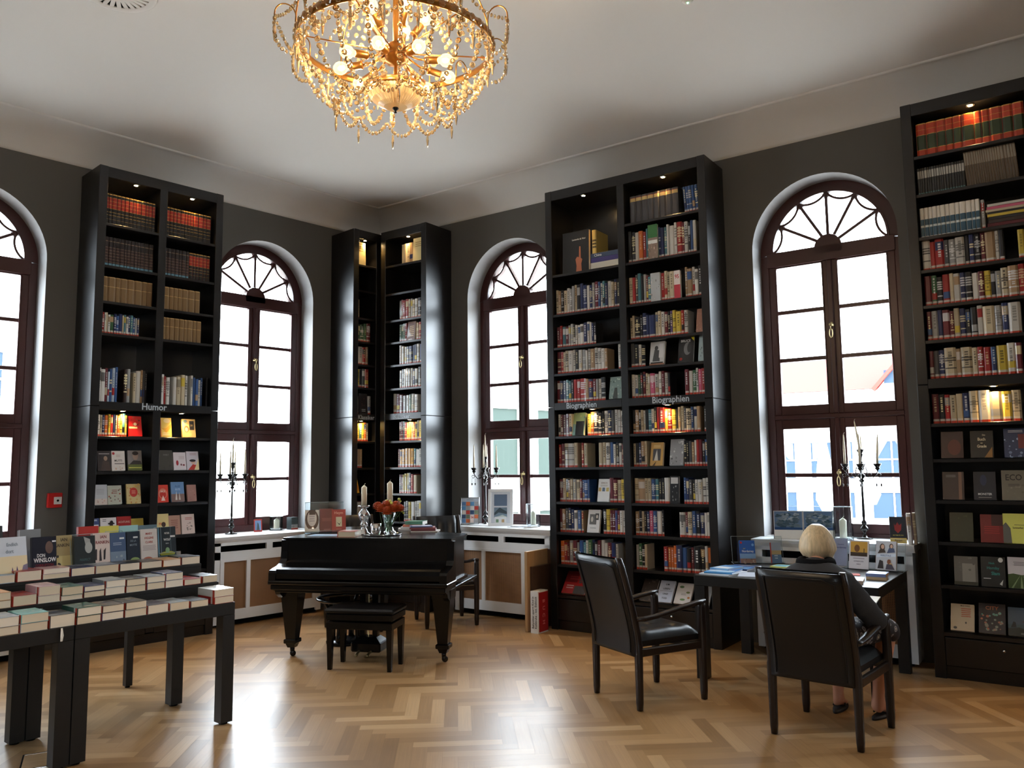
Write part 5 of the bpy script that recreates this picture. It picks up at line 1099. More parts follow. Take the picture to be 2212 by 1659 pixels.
for x0, c, nm, z1 in ((-.60, S(170, 50, 44), 'red', 1.195), (-.47, S(200, 190, 90), 'yellow', 1.19), (-.34, S(150, 190, 190), 'pale teal', 1.185), (-.21, S(90, 110, 120), 'grey-blue', 1.18)):
    stand_book(x0, x0+.125, z1, [c], f'{nm} book whose top edge shows behind the standing row', y=.86, tilt=4)
b = MB(); b.box(-.255, -.002, .728, .731, .9275, 1.00); b.box(-.94, -.80, .652, .655, .9275, .97)
# acrylic stand in front of the rightmost books
def acr_stand(M, w, h, dp, label, lip=.03, name='acrylic_book_stand', back=.0):
    r = empty(name, M, label, 'display stand', 'clear acrylic book stands')
    t = .003
    b = MB(); b.box(-w/2, w/2, 0, dp, 0, t); b.box(-w/2, w/2, 0, t, t, lip)
    b.M = T(0, dp*.45, t) @ RX(-math.radians(14)); b.box(-w/2, w/2, 0, t, 0, h); b.build('sheet', M_ACR, r)
    e = MB(); e.box(-w/2, w/2, -.001, t+.001, lip, lip+.002); e.box(-w/2-.001, -w/2+.001, 0, dp, 0, t); e.box(w/2-.001, w/2+.001, 0, dp, 0, t)
    e.M = T(0, dp*.45, t) @ RX(-math.radians(14)); e.box(-w/2, w/2, -.0005, t+.0005, h, h+.0025); e.box(-w/2-.001, -w/2+.0015, 0, t, 0, h); e.box(w/2-.0015, w/2+.001, 0, t, 0, h)
    e.build('polished_edge', M_ACE, r)
    return r
acr_stand(TB @ T(-.075, .715, .9275), .135, .24, .06, 'clear acrylic stand around the rightmost standing book on the table', .07)
acr_stand(TB @ T(-.30, .725, .9275), .10, .23, .06, 'clear acrylic stand with bright edges around the narrow dark blue book', .03)
acr_stand(TB @ T(-.622, .69, .9275), .14, .23, .06, 'clear acrylic stand with bright edges around PERFECT GIRL', .03)
acr_stand(TB @ T(-.40, .735, .9275), .11, .235, .06, 'clear acrylic stand with bright edges around the blue landscape book', .03)
# bookmark ribbon from a lying book
b = MB(); b.M = TB; b.add([(-1.02, -.004, .728), (-1.012, -.004, .728), (-1.008, -.012, .69), (-1.012, -.01, .66), (-1.022, -.008, .66), (-1.024, -.012, .69)], [(0, 1, 2, 3, 4, 5)]); 
b.add([(-1.02, -.005, .728), (-1.012, -.005, .728), (-1.008, -.013, .69), (-1.012, -.011, .66), (-1.022, -.009, .66), (-1.024, -.013, .69)], [(5, 4, 3, 2, 1, 0)]); tag(b.build('bookmark_ribbon', M_WICK), 'white ribbon end hanging over the table edge', 'ribbon')
# floor outlet
fo2 = empty('floor_outlet', T(1.60, 4.97, 0) @ RZ(math.radians(-20)), 'floor outlet hatch with metal rim beside the nearest table leg', 'floor outlet')
b = MB(); 
for a in ((-.13, .13, -.13, -.122), (-.13, .13, .122, .13), (-.13, -.122, -.122, .122), (.122, .13, -.122, .122)): b.box(*a, -.001, .0025)
b.build('metal_rim', M_CHROME, fo2); b = MB(); b.box(-.122, .122, -.122, .122, -.001, .0012); b.build('hatch', M_OAK, fo2)
# ------------------------------------------------------------------ reading desk
DM = MBF @ T(-2.42, -1.40, 0)
dk = empty('reading_desk', DM, 'black reading desk covered with books in front of the right window', 'desk')
b = MB(); b.bev(0, 1.27, 0, 1.02, .665, .74, .003); b.build('desk_top', M_BLKH, dk)
for x in (0, 1.19):
    for y in (0, .94): b = MB(); b.box(x+.001, x+.079, y+.001, y+.079, 0, .665); b.build('leg', M_BLKH, dk)
# ------------------------------------------------------------------ things on the piano lid (lid top z = .975)
def onp(u, v, z=.9752, a=0): return PM @ T(u, v, z) @ RZ(a)
LZ = .9755
# tent stand: level with camera line roughly from (-.82,.42) to (-.48,.68) in lid coordinates
AX = math.atan2(.26, .34)
tm = PM @ T(-.60, .50, LZ) @ RZ(math.radians(28))
ts = empty('acrylic_book_stand', tm, 'wide clear acrylic stand holding three books on the piano', 'display stand', 'clear acrylic book stands')
W_, H_ = .345, .285
b = MB(); b.M = RX(-math.radians(18)); b.box(-W_/2, W_/2, 0, .003, 0, H_); b.M = T(0, .175, 0) @ RX(math.radians(18)); b.box(-W_/2, W_/2, 0, .003, 0, H_); b.M = ID; b.box(-W_/2, W_/2, -.045, 0, 0, .003); b.box(-W_/2, W_/2, -.048, -.045, 0, .02); b.build('sheet', M_ACR, ts)
b = MB(); b.M = RX(-math.radians(18)); b.box(-W_/2, W_/2, -.001, .004, H_, H_+.0025); b.box(-W_/2-.001, -W_/2+.001, -.001, .004, 0, H_); b.box(W_/2-.001, W_/2+.001, -.001, .004, 0, H_); b.M = ID; b.box(-W_/2, W_/2, -.049, -.044, .02, .022); b.build('polished_edge', M_ACE, ts)
def pb(dx, w, h, art, label, rot=0, dy=-.034): face_book(tm @ T(dx, dy, .004) @ RZ(math.radians(rot)), w, h, .02, art, label=label, tilt=18)
pb(-.112, .125, .205, [S(214, 210, 206), ('e', .5, .55, .48, .46, S(58, 26, 26)), ('e', .5, .62, .33, .36, S(214, 210, 206)), ('r', .3, .78, .75, 1, S(50, 24, 26)), ('r', 0, 0, 1, .16, S(206, 202, 196)), ('l', .3, .45, .7, .75, 3, S(160, 156, 160))], 'white book with a brown oval shape, left one in the piano stand')
pb(.015, .12, .215, [S(108, 26, 36), ('l', .15, .45, .9, .6, 3, S(150, 70, 74)), ('l', .3, .05, .8, .15, 1, S(150, 80, 84))], 'dark crimson book, middle one in the piano stand')
pb(.125, .125, .205, [S(168, 38, 38), ('t', .5, .84, 'Heym', .17, S(226, 150, 140), .95), ('r', .3, .22, .72, .66, S(214, 206, 176)), ('p', [(.36, .42), (.54, .28), (.68, .46), (.55, .34)], S(40, 40, 40)), ('l', .3, .08, .7, .14, 1, S(210, 120, 110))], 'red book with cream square emblem, right one in the piano stand', dy=-.038)
rr = random.Random(4)
lying(onp(-.44, .10, LZ, .12), .26, .006, .20, S(190, 206, 220), rr, 'thin white and blue brochure lying on the piano lid', art=[('r', .05, .1, .95, .9, S(120, 170, 210)), ('r', .1, .5, .9, .85, S(206, 214, 222))])
lying(onp(-.20, .06, LZ, .12), .15, .048, .20, S(196, 90, 80), rr, 'thick paperback with a reddish cover lying beside the silver candlestick', spine='left', edge=S(214, 200, 176), art=[('r', 0, .6, 1, 1, S(214, 206, 200)), ('r', .1, .1, .9, .5, S(206, 130, 110))])
# tray, candlesticks, votive, vase
b = MB(); b.sm = True; b.lathe([(.001, .004), (.15, .004), (.158, .010), (.166, .011), (.16, .004), (.15, .0), (.001, 0)], 40); tray = b.build('tray', M_CHROME, M=onp(.03, .31)); tag(tray, 'round silver tray under the vase and votive on the piano', 'tray')
prof = [(.001, 0), (.055, 0), (.056, .008), (.04, .02), (.026, .05), (.022, .062), (.028, .07), (.034, .085), (.028, .10), (.02, .108), (.032, .125), (.05, .155), (.053, .17), (.04, .195), (.024, .215), (.022, .224), (.045, .236), (.052, .246), (.05, .252), (.001, .25)]
def candlestick(u, v, label):
    b = MB(); b.sm = True; b.lathe(prof, 28); tag(b.build('candlestick', M_SILVER, M=onp(u, v)), label, 'candlestick', 'silver candlesticks on the piano')
candlestick(-.165, .36, 'mercury glass candlestick left of the silver tray'); candlestick(.005, .55, 'mercury glass candlestick behind the vase of dahlias')
def candle(M, r, h, label, group, taper=None, lean=0):
    root = empty('candle', M @ RX(lean), label, 'candle', group)
    b = MB(); b.sm = True
    if taper: b.lathe([(.001, 0), (r, 0), (r*.9, h*.5), (taper, h*.96), (taper*.5, h), (.001, h)], 12)
    else: b.lathe([(.001, 0), (r, 0), (r, h), (r*.93, h+.004), (.004, h+.022), (.001, h+.022)], 24)
    b.build('wax', M_WAX, root)
    b = MB(); b.sm = True; z = h if taper else h+.02; b.tube([(0, 0, z), (.002, 0, z+.008), (.007, .002, z+.014), (.010, .002, z+.017)], .0013, 5); b.build('wick', M_WICK, root)
candle(onp(-.165, .36, .9752+.252), .0245, .155, 'ivory pillar candle on the left silver candlestick', 'pillar candles on the piano')
candle(onp(.005, .55, .9752+.252), .026, .185, 'taller ivory pillar candle rising behind the dahlias', 'pillar candles on the piano')
b = MB(); b.sm = True; b.lathe([(.001, .0), (.036, 0), (.042, .03), (.048, .095), (.0455, .095), (.04, .03), (.034, .004), (.001, .004)], 28); tag(b.build('votive_glass', M_SILVER, M=onp(-.01, .25, .981)), 'small silver votive glass on the tray in front of the vase', 'votive glass')
vs_r = empty('flower_vase', onp(.075, .33, .981), 'clear glass vase holding orange-red dahlias', 'vase')
M_VGL = thin_glass('vase_glass', (.9, .96, .93, 1), .08)
b = MB(); b.sm = True; b.lathe([(.001, 0), (.034, 0), (.036, .01), (.03, .03), (.04, .10), (.056, .185), (.054, .185), (.038, .10), (.028, .03), (.001, .012)], 28); b.build('glass_body', M_VGL, vs_r)
b = MB(); b.sm = True; b.lathe([(.001, .012), (.0285, .03), (.037, .10), (.001, .10)], 20); b.build('water', thin_glass('water', (.80, .88, .74, 1), .02), vs_r)
M_STEM = mat('green_stem', S(66, 92, 44), .5); M_LEAF = mat('leaf', S(62, 84, 46), .5); M_DAHL = mat('dahlia_petal', S(176, 72, 24), .55, noise=((20, 20, 20), .35)); M_BUD = mat('yellow_green_bud', S(196, 196, 90), .6)
def flower(P, R_, label, seed):
    r = random.Random(seed); base = Vector((r.uniform(-.012, .012), r.uniform(-.012, .012), .03))
    o = empty('dahlia', vs_r.matrix_world @ T(*P), label, 'flower', 'orange-red dahlias in the vase')
    b = MB(); b.sm = True; q = base-Vector(P); b.tube([q, q*.45+Vector((0, 0, .01)), (0, 0, 0)], .003, 6); b.build('stem', M_STEM, o)
    b = MB(); b.sm = False
    for lay in range(7):
        el = -.5+lay*.31; n = 14-lay; rad = R_*(1-.06*lay)
        for k in range(n):
            t = 2*PI*(k+.5*(lay % 2))/n+r.uniform(-.08, .08)
            d = Vector((math.cos(t)*math.cos(el), math.sin(t)*math.cos(el), math.sin(el))); s = Vector((-math.sin(t), math.cos(t), 0)); n_ = d.cross(s)
            w = R_*.26; c = d*rad*.45; e_ = d*rad; m = d*rad*.8
            b.add([c, m+s*w-n_*.004, e_+n_*.004, m-s*w-n_*.004, m+n_*R_*.10*-1], [(0, 1, 4), (1, 2, 4), (2, 3, 4), (3, 0, 4)])
    b.ell((0, 0, 0), R_*.6, 12, 8); b.build('bloom', M_DAHL, o)
for k, (p, R_) in enumerate((((-.085, -.01, .245), .046), ((-.045, -.05, .225), .05), ((.01, -.06, .205), .054), ((.055, -.03, .225), .054), ((.0, -.02, .255), .05), ((.05, .03, .25), .048), ((.10, -.02, .225), .044), ((-.03, .04, .26), .045))):
    flower(tuple(q*1.12 if i < 2 else q for i, q in enumerate(p)), R_*1.18, f'orange-red dahlia bloom, {ORD[k]} counted from the left of the bunch' if k < 4 else ['orange-red dahlia at the top centre of the bunch', 'orange-red dahlia at the back right of the bunch', 'orange-red dahlia at the far right of the bunch', 'orange-red dahlia at the back left, half hidden by the others'][k-4], k)
for k, p in enumerate(((.095, .0, .30), (.03, -.04, .285), (.045, -.05, .27), (-.02, .0, .285), (.13, -.02, .20))):
    o = empty('bud_sprig', vs_r.matrix_world @ T(*p), ['tallest yellow-green bud sprig at the right of the bunch', 'yellow-green bud sprig above the centre dahlias', 'lower yellow-green bud in front of the centre dahlias', 'yellow-green bud sprig left of centre', 'small bud sprig hanging at the right side'][k], 'flower')
    b = MB(); b.sm = True; q = Vector((0, 0, .05))-Vector(p); b.tube([q, q*.4, (0, 0, 0)], .002, 5); b.build('stem', M_STEM, o)
    b = MB(); b.sm = True; b.ell((0, 0, 0), .013, 10, 6); b.ell((.014, .0, -.018), .009, 8, 6); b.build('bud', M_BUD, o)
for k, (x, y, a) in enumerate(((-.075, -.02, .3), (-.06, .03, 1.2), (.085, .03, -1.0))):
    b = MB(); b.M = vs_r.matrix_world @ T(x, y, .19) @ RZ(a) @ RY(-.4); b.add([(0, 0, 0), (.02, .018, .004), (.05, .012, 0), (.065, 0, -.006), (.05, -.012, 0), (.02, -.018, .004), (.03, 0, -.004)], [(0, 1, 6), (1, 2, 6), (2, 3, 6), (3, 4, 6), (4, 5, 6), (5, 0, 6)]); b.tube([(0, 0, 0), (-.02, 0, -.10)], .002, 5)
    tag(b.build('leaf', M_LEAF), ['green leaf hanging left of the vase rim', 'green leaf behind the vase rim', 'green leaf at the right side of the vase'][k], 'leaf')
zz = LZ
for k, (th, c, w, d, nm) in enumerate(((.012, S(206, 200, 196), .24, .19, 'white'), (.014, S(110, 36, 40), .22, .18, 'dark red'), (.014, S(140, 60, 60), .23, .18, 'brown-red'), (.010, S(80, 90, 140), .20, .17, 'blue and white'))):
    lying(onp(.31-.01*k, .60+.008*k, zz, .15+.08*k), w, th, d, c, rr, f'{nm} book, {ORD[k]} from bottom, stack at the right of the piano lid', 'books stacked on the piano lid', edge=S(226, 220, 214), art=[('r', .1, .1, .9, .9, mix(c, S(230, 230, 236), .4))]); zz += th+.0006
zz = LZ
for k, (th, c, nm) in enumerate(((.016, S(214, 206, 200), 'white'), (.014, S(214, 214, 214), 'pale grey'), (.02, S(196, 120, 100), 'salmon'), (.03, S(70, 120, 96), 'green'))):
    lying(onp(.10+.012*k, .80+.01*k, zz, .3-.1*k), .20-.01*k, th, .15, c, rr, f'{nm} book, {ORD[k]} from the bottom of the stack behind the vase', 'books stacked behind the vase', edge=S(226, 220, 214)); zz += th+.0006

# ------------------------------------------------------------------ candelabras
def candelabra(M, label, wl, a0=.35, lean=(), n=4, H=.61):
    root = empty('candelabra', M, label, 'candelabra', 'black five-armed candelabras on the window boards')
    b = MB(); b.sm = True
    b.lathe([(.001, 0), (.062, 0), (.064, .006), (.03, .012), (.014, .03), (.012, .055), (.028, .07), (.034, .085), (.022, .10), (.012, .112), (.02, .125), (.022, .14), (.010, .155), (.009, .17), (.013, .19), (.0105, .30), (.008, .45), (.008, .465), (.02, .475), (.022, .485), (.012, .495), (.03, .515), (.028, .53), (.008, .545), (.006, .62), (.018, .635), (.008, .645), (.010, .665), (.012, .68), (.022, .70), (.014, .71), (.024, .722), (.032, .742), (.03, .744), (.001, .735)], 20)
    b.build('stem', M_IRON, root)
    cup = [(.001, .0), (.006, 0), (.006, .012), (.022, .028), (.015, .038), (.025, .05), (.034, .068), (.031, .069), (.011, .06), (.001, .06)]
    for k in range(n):
        t = a0+2*PI*k/n; c, s = math.cos(t), math.sin(t)
        arm = [(.012, .60), (.035, .595), (.045, .56), (.038, .525), (.055, .505), (.085, .505), (.105, .525), (.118, .545), (.125, .56)]
        b = MB(); b.sm = True; b.tube([(r*c, r*s, z) for r, z in arm], .0045, 6)
        for (cr, cz, rad, tt) in ((.062, .53, .016, 0), (.135, .527, .015, 1), (.028, .575, .012, 2)):
            b.tube([((cr+rad*math.cos(q))*c, (cr+rad*math.cos(q))*s, cz+rad*math.sin(q)) for q in [2*PI*i/12 for i in range(12)]], .003, 5)
        ar = b.build('arm', M_IRON, root)
        b = MB(); b.sm = True; b.M = T(.125*c, .125*s, .555); b.lathe(cup, 16); b.build('candle_cup', M_IRON, ar)
        b = MB(); b.sm = True
        for rr_, dz in ((.148, .0), (.112, 0)):
            b.M = T(rr_*c, rr_*s, .512)
            for i, q in enumerate((-.012, -.026, -.04)): b.ell((0, 0, q), .0035, 6, 4)
            b.ell((0, 0, -.066), (.007, .007, .015), 8, 6)
        b.build('crystal_drop', M_IRON, ar)
        candle(M @ T(.125*c, .125*s, .618) @ (RY(.06) if k in lean else ID), .0105, .255, f'thin ivory taper candle, {["first", "second", "third", "fourth"][k]} outer arm, {wl}', 'taper candles in the candelabras', taper=.0045)
    candle(M @ T(0, 0, .736) @ (RY(-.14) if 9 in lean else ID), .0105, .25, f'thin ivory taper candle on the tall centre cup, {wl}', 'taper candles in the candelabras', taper=.0045)
candelabra(MA @ T(4.215, .03, .8855), 'black candelabra with five thin candles on the left window board', 'candelabra behind the left radiator cover', a0=.9)
candelabra(MBF @ T(-5.41, -.0, .9205), 'black candelabra with five candles behind picture frames, narrow window', 'candelabra behind the picture frames', a0=.5)
candelabra(MBF @ T(-1.54, .13, .9205), 'black candelabra with leaning centre candle in the right window', 'candelabra in the right window', a0=.15, lean=(0, 9))
# glass lanterns with candle
def lantern(M, r, h, hc, label, square=False):
    root = empty('glass_lantern', M, label, 'lantern', 'glass candle lanterns on the window boards')
    b = MB(); b.sm = False
    seg = 4 if square else 40
    b.lathe([(r, .0), (r, h), (r-.003, h), (r-.003, .004), (.001, .004), (.001, 0)], seg); b.build('glass', M_ACR, root)
    b = MB(); b.sm = not square; b.lathe([(r-.0035, h), (r+.0008, h), (r+.0008, h+.003), (r-.0035, h+.003)], seg); b.build('rim', M_ACE, root)
    b = MB(); b.sm = True; b.lathe([(.001, .005), (r*.66, .005), (r*.74, .02), (r*.70, .022), (.001, .012)], 24); b.build('saucer', M_WHITE, root)
    candle(M @ T(0, 0, .0125), r*.36, hc, 'ivory pillar candle inside the '+label.split(' with ')[0], 'pillar candles in lanterns')
lantern(MA @ T(4.79, .11, .8855), .085, .15, .095, 'low clear lantern on the left window board with candle', True)
lantern(MBF @ T(-4.80, .03, .9205), .075, .235, .13, 'tall round lantern beside the picture frames with candle')
lantern(MBF @ T(-1.665, -.06, .9205), .078, .27, .145, 'tall glass lantern behind the reading person with candle')
# small card, little books on the left board
face_book(MA @ T(4.53, .04, .8865) @ RZ(math.radians(-18)), .085, .135, .008, [S(176, 60, 50), ('r', .12, .12, .88, .9, S(110, 140, 180)), ('p', [(.3, .12), (.7, .12), (.6, .6), (.45, .75)], S(70, 84, 90))], name='picture_card', label='small red framed picture card on the left window board', tilt=14)
for k in range(5):
    b = MB(); book_geo(b, .0155, .135, .10, S(52, 60, 60), random.Random(3), True); tag(b.build('book', M_COLOR, M=MA @ T(4.93+k*.0165, .02, .8855)), f'small dark green volume, {ORD[k]} of five on the left window board', 'book', 'five small green volumes on the window board')
# frames on the narrow window's board
def frame_thing(M, w, h, art, label, bw, mt, tilt=12, nm='framed_picture'):
    root = empty(nm, M @ RX(-math.radians(tilt)), label, 'picture frame', 'picture frames on the window board')
    b = MB()
    for a in ((-w/2, w/2, 0, bw), (-w/2, w/2, h-bw, h), (-w/2, -w/2+bw, bw, h-bw), (w/2-bw, w/2, bw, h-bw)): b.bev(a[0], a[1], -.008, .006, a[2], a[3], .002)
    b.build('frame', mt, root)
    b = MB(); b.col = art[0]; b.box(-w/2+bw, w/2-bw, -.001, .004, bw, h-bw); y = -.0012
    W2, H2 = w-2*bw, h-2*bw
    for a in art[1:]:
        y -= .0003
        if a[0] == 'r': b.col = a[5]; b.quad((-W2/2+a[1]*W2, y, bw+a[2]*H2), (-W2/2+a[3]*W2, y, bw+a[2]*H2), (-W2/2+a[3]*W2, y, bw+a[4]*H2), (-W2/2+a[1]*W2, y, bw+a[4]*H2))
        elif a[0] == 'p': b.col = a[2]; b.add([(-W2/2+x*W2, y, bw+z*H2) for x, z in a[1]], [tuple(range(len(a[1])))])
        elif a[0] == 't': put_text(b, a[3], -W2/2+a[1]*W2, bw+a[2]*H2, a[4]*H2, a[5], y, .9)
        elif a[0] == 'e': b.col = a[5]; b.add([(-W2/2+(a[1]+a[3]*math.cos(2*PI*i/14))*W2, y, bw+(a[2]+a[4]*math.sin(2*PI*i/14))*H2) for i in range(14)], [tuple(range(14))])
    b.build('picture', M_PAPER, root)
    b = MB(); b.bar((0, .006, h*.7), (0, .09*h/.3+.02, .02), .03, .003); b.build('easel_strut', M_CHROME, root)
coll = [S(176, 184, 194)]; r_ = random.Random(12)
cc_ = [S(96, 130, 170), S(150, 150, 150), S(60, 80, 110), S(190, 100, 60), S(206, 200, 190), S(110, 120, 96), S(90, 140, 180), S(170, 60, 50)]
for j in range(5):
    for i in range(4): coll.append(('r', .04+i*.24, .05+j*.165, .26+i*.24, .20+j*.165, cc_[(i*3+j*2) % 8]))
coll += [('r', .52, .05, .74, .36, S(226, 206, 196)), ('t', .63, .25, '34', .12, S(180, 40, 40)), ('l',) if False else ('r', .3, .93, .7, .95, S(120, 130, 140))]
frame_thing(MBF @ T(-5.56, -.09, .9215) @ RZ(math.radians(30)), .21, .30, coll, 'silver frame with a collage of island photos, left on the board', .009, M_CHROME, 8)
frame_thing(MBF @ T(-5.15, -.08, .9215) @ RZ(math.radians(32)), .27, .40, [S(214, 218, 224), ('r', .16, .55, .84, .92, S(104, 122, 146)), ('r', .16, .18, .84, .50, S(120, 140, 156)), ('p', [(.16, .32), (.45, .5), (.84, .36), (.84, .28), (.4, .34), (.16, .24)], S(70, 84, 92)), ('p', [(.16, .18), (.6, .26), (.84, .2), (.84, .18)], S(190, 200, 196)), ('r', .2, -.02, .8, .2, S(226, 228, 228)), ('r', .26, .02, .4, .12, S(120, 150, 120)), ('r', .56, .02, .7, .12, S(190, 160, 120))], 'broad white frame with two sea pictures, centre of the board', .032, M_WHITE, 13)
rr = random.Random(6)
for k, (s, d, w, dp, th, a, nm) in enumerate(((-4.87, .17, .26, .20, .010, -.25, 'white brochures'), (-4.82, .15, .24, .18, .008, .15, 'pale blue brochure'), (-5.37, .13, .26, .18, .010, .1, 'white sheets'))):
    lying(MBF @ T(s, -d-.03, .9205+(.011 if k == 1 else 0)) @ RZ(a), w, th, dp, S(206, 212, 222) if k == 1 else S(222, 222, 224), rr, f'{nm} lying flat on the board, {["right of the white frame", "on top, right of the white frame", "in front of the collage frame"][k]}')
# ------------------------------------------------------------------ window board and desk at the right
DZ = .7405
def sB(s, d, z, a=0): return MBF @ T(s, -d, z) @ RZ(a)
op = empty('open_book', sB(-1.965, .13, .9215, math.radians(17)) @ RX(-math.radians(12)), 'large open picture book with stormy sea paintings, on the window board', 'book')
for sg, nm in ((-1, 'page'), (1, 'page')):
    b = MB(); x0, x1 = (-.235, -.002) if sg < 0 else (.002, .235)
    b.col = S(226, 224, 218); b.box(x0, x1, 0, .012, 0, .235)
    y = -.0006; r2 = random.Random(5+sg)
    b.col = S(96, 120, 150); b.quad((x0+.004, y, .075), (x1-.004, y, .075), (x1-.004, y, .231), (x0+.004, y, .231))
    for i in range(70):
        y -= .00002; cx, cz = r2.uniform(x0+.035, x1-.035), r2.uniform(.10, .212); ra = r2.uniform(.006, .028); c = mix(S(50, 76, 90), S(170, 180, 190), r2.random()**1.3 if cz > .15 else r2.random()*.3)
        b.col = c; b.add([(cx+ra*(1+.35*math.sin(j*2.1+i))*math.cos(2*PI*j/11), y, cz+ra*.5*(1+.4*math.cos(j*1.7+i))*math.sin(2*PI*j/11)) for j in range(11)], [tuple(range(11))])
    b.col = S(44, 76, 120); y -= .0003; b.quad((x0+.004, y, .075), (x1-.004, y, .075), (x1-.004, y, .094), (x0+.004, y, .098))
    b.build(nm, M_PAPER, op)
b = MB(); b.col = S(40, 50, 70); b.box(-.24, .24, .0125, .0155, -.002, .238); b.build('cover', M_COLOR, op)
acr_stand(sB(-1.95, .10, .9215, math.radians(17)), .30, .27, .10, 'clear acrylic stand behind the open sea picture book', .015)
face_book(sB(-1.225, .20, .9215, math.radians(14)), .115, .205, .02, [S(26, 26, 34), ('p', [(.5, .38), (.7, .5), (.75, .75), (.6, .68), (.5, .8), (.35, .66), (.28, .76), (.3, .5)], S(150, 40, 36)), ('t', .5, .30, 'DIE TRIBUTE VON', .06, S(206, 190, 90), .75), ('r', 0, 0, 1, .2, S(206, 176, 90)), ('t', .5, .1, 'Panem', .12, S(90, 60, 30), .8)], label='black book with a red flame bird, right end of the board', tilt=9)
b = MB(); book_geo(b, .03, .235, .17, S(206, 204, 200), random.Random(4), False); tag(b.build('book', M_COLOR, M=sB(-1.135, .24, .921, math.radians(8)) @ RY(-.03)), 'tall white upright book at the right end of the board', 'book')
b = MB(); book_geo(b, .022, .24, .17, S(150, 132, 110), random.Random(9), False); tag(b.build('book', M_COLOR, M=sB(-1.10, .22, .921, math.radians(8)) @ RY(-.03)), 'tall brown upright book touching the wall, right end of the board', 'book')
# desk: left stand with two guides, right stand with two island books
acr_stand(sB(-2.225, .50, DZ, math.radians(30)), .41, .215, .12, 'wide clear acrylic stand with island guides, left on the desk', .012)
face_book(sB(-2.295, .565, DZ+.004, math.radians(30)), .125, .185, .012, [S(44, 96, 176), ('r', 0, 0, 1, .2, S(150, 120, 110)), ('n', 0, 0, 1, .2, 10, 3, S(200, 190, 180), S(110, 90, 90)), ('r', 0, .2, 1, .42, S(130, 170, 214)), ('t', .52, .52, 'Norderney', .14, S(232, 236, 240), .8), ('t', .3, .64, 'Insel', .06, S(226, 206, 60), .8), ('e', .12, .9, .07, .05, S(190, 40, 40)), ('e', .86, .8, .08, .06, S(120, 170, 220))], label='blue island guide titled Norderney, left end of the desk', tilt=14)
face_book(sB(-2.10, .45, DZ+.004, math.radians(30)), .085, .165, .014, [S(150, 160, 176), ('r', 0, .42, 1, .62, S(170, 150, 110)), ('r', 0, 0, 1, .42, S(84, 116, 150)), ('t', .5, .36, 'INSEL', .09, S(214, 226, 236), .8), ('t', .5, .24, 'KRIMI', .07, S(214, 226, 236), .8), ('r', 0, 0, .08, 1, S(170, 60, 44))], label='small grey-blue beach book with red spine, right of the Norderney guide', tilt=12, spinecol=S(170, 60, 44))
wp = empty('information_sheet', sB(-1.625, .34, DZ, math.radians(8)), 'white printed sheet in an acrylic holder behind the reading person', 'sheet')
b = MB(); b.M = RX(-math.radians(7)); b.col = S(206, 206, 236); b.box(-.05, .05, 0, .002, .004, .215)
put_text(b, 'Deutsch', 0, .17, .014, S(110, 110, 170), -.001); put_text(b, 'Norderney', 0, .145, .018, S(90, 90, 160), -.001); b.build('paper', M_PAPER, wp)
b = MB(); b.box(-.055, .055, -.01, .04, 0, .003); b.M = RX(-math.radians(7)); b.box(-.055, .055, -.003, -.001, 0, .22); b.build('holder', M_ACR, wp)
acr_stand(sB(-1.36, .50, DZ, math.radians(-4)), .42, .235, .13, 'wide clear acrylic stand with two island books, right on the desk', .012)
face_book(sB(-1.465, .50, DZ+.004, math.radians(-6)), .145, .215, .012, [S(206, 204, 210), ('r', .07, .44, .93, .96, S(196, 150, 60)), ('r', .07, .44, .93, .58, S(50, 36, 26)), ('e', .4, .72, .14, .13, S(110, 70, 34)), ('r', .74, .55, .78, .72, S(60, 40, 26)), ('t', .5, .26, 'OSTFRIESISCHEN', .06, S(110, 100, 120), .75), ('t', .5, .16, 'INSELN', .06, S(110, 100, 120), .75), ('l', .2, .33, .8, .4, 1, S(150, 140, 150))], label='white book with an orange sunset photo above grey lettering', tilt=14)
face_book(sB(-1.27, .52, DZ+.004, math.radians(-6)), .145, .215, .035, [S(190, 196, 206), ('e', .32, .78, .13, .13, S(60, 44, 44)), ('e', .34, .8, .08, .08, S(206, 170, 150)), ('e', .76, .82, .1, .1, S(60, 44, 40)), ('e', .77, .82, .06, .07, S(206, 170, 150)), ('p', [(.55, .58), (.95, .62), (.9, .76), (.65, .76)], S(60, 80, 120)), ('p', [(.1, .56), (.5, .6), (.42, .72), (.2, .7)], S(50, 40, 40)), ('p', [(.05, .42), (.98, .47), (.98, .57), (.05, .53)], S(206, 220, 236)), ('t', .5, .495, 'INSELSTOLZ', .08, S(60, 80, 140), .8), ('p', [(.1, .04), (.4, .04), (.36, .3), (.2, .34)], S(30, 34, 44)), ('e', .66, .28, .09, .09, S(120, 70, 50)), ('e', .75, .14, .1, .1, S(206, 170, 120)), ('p', [(.5, .02), (.95, .02), (.8, .2), (.55, .2)], S(60, 60, 80))], label='book with people on the cover and a banner INSELSTOLZ', tilt=14, spinecol=S(150, 60, 44))
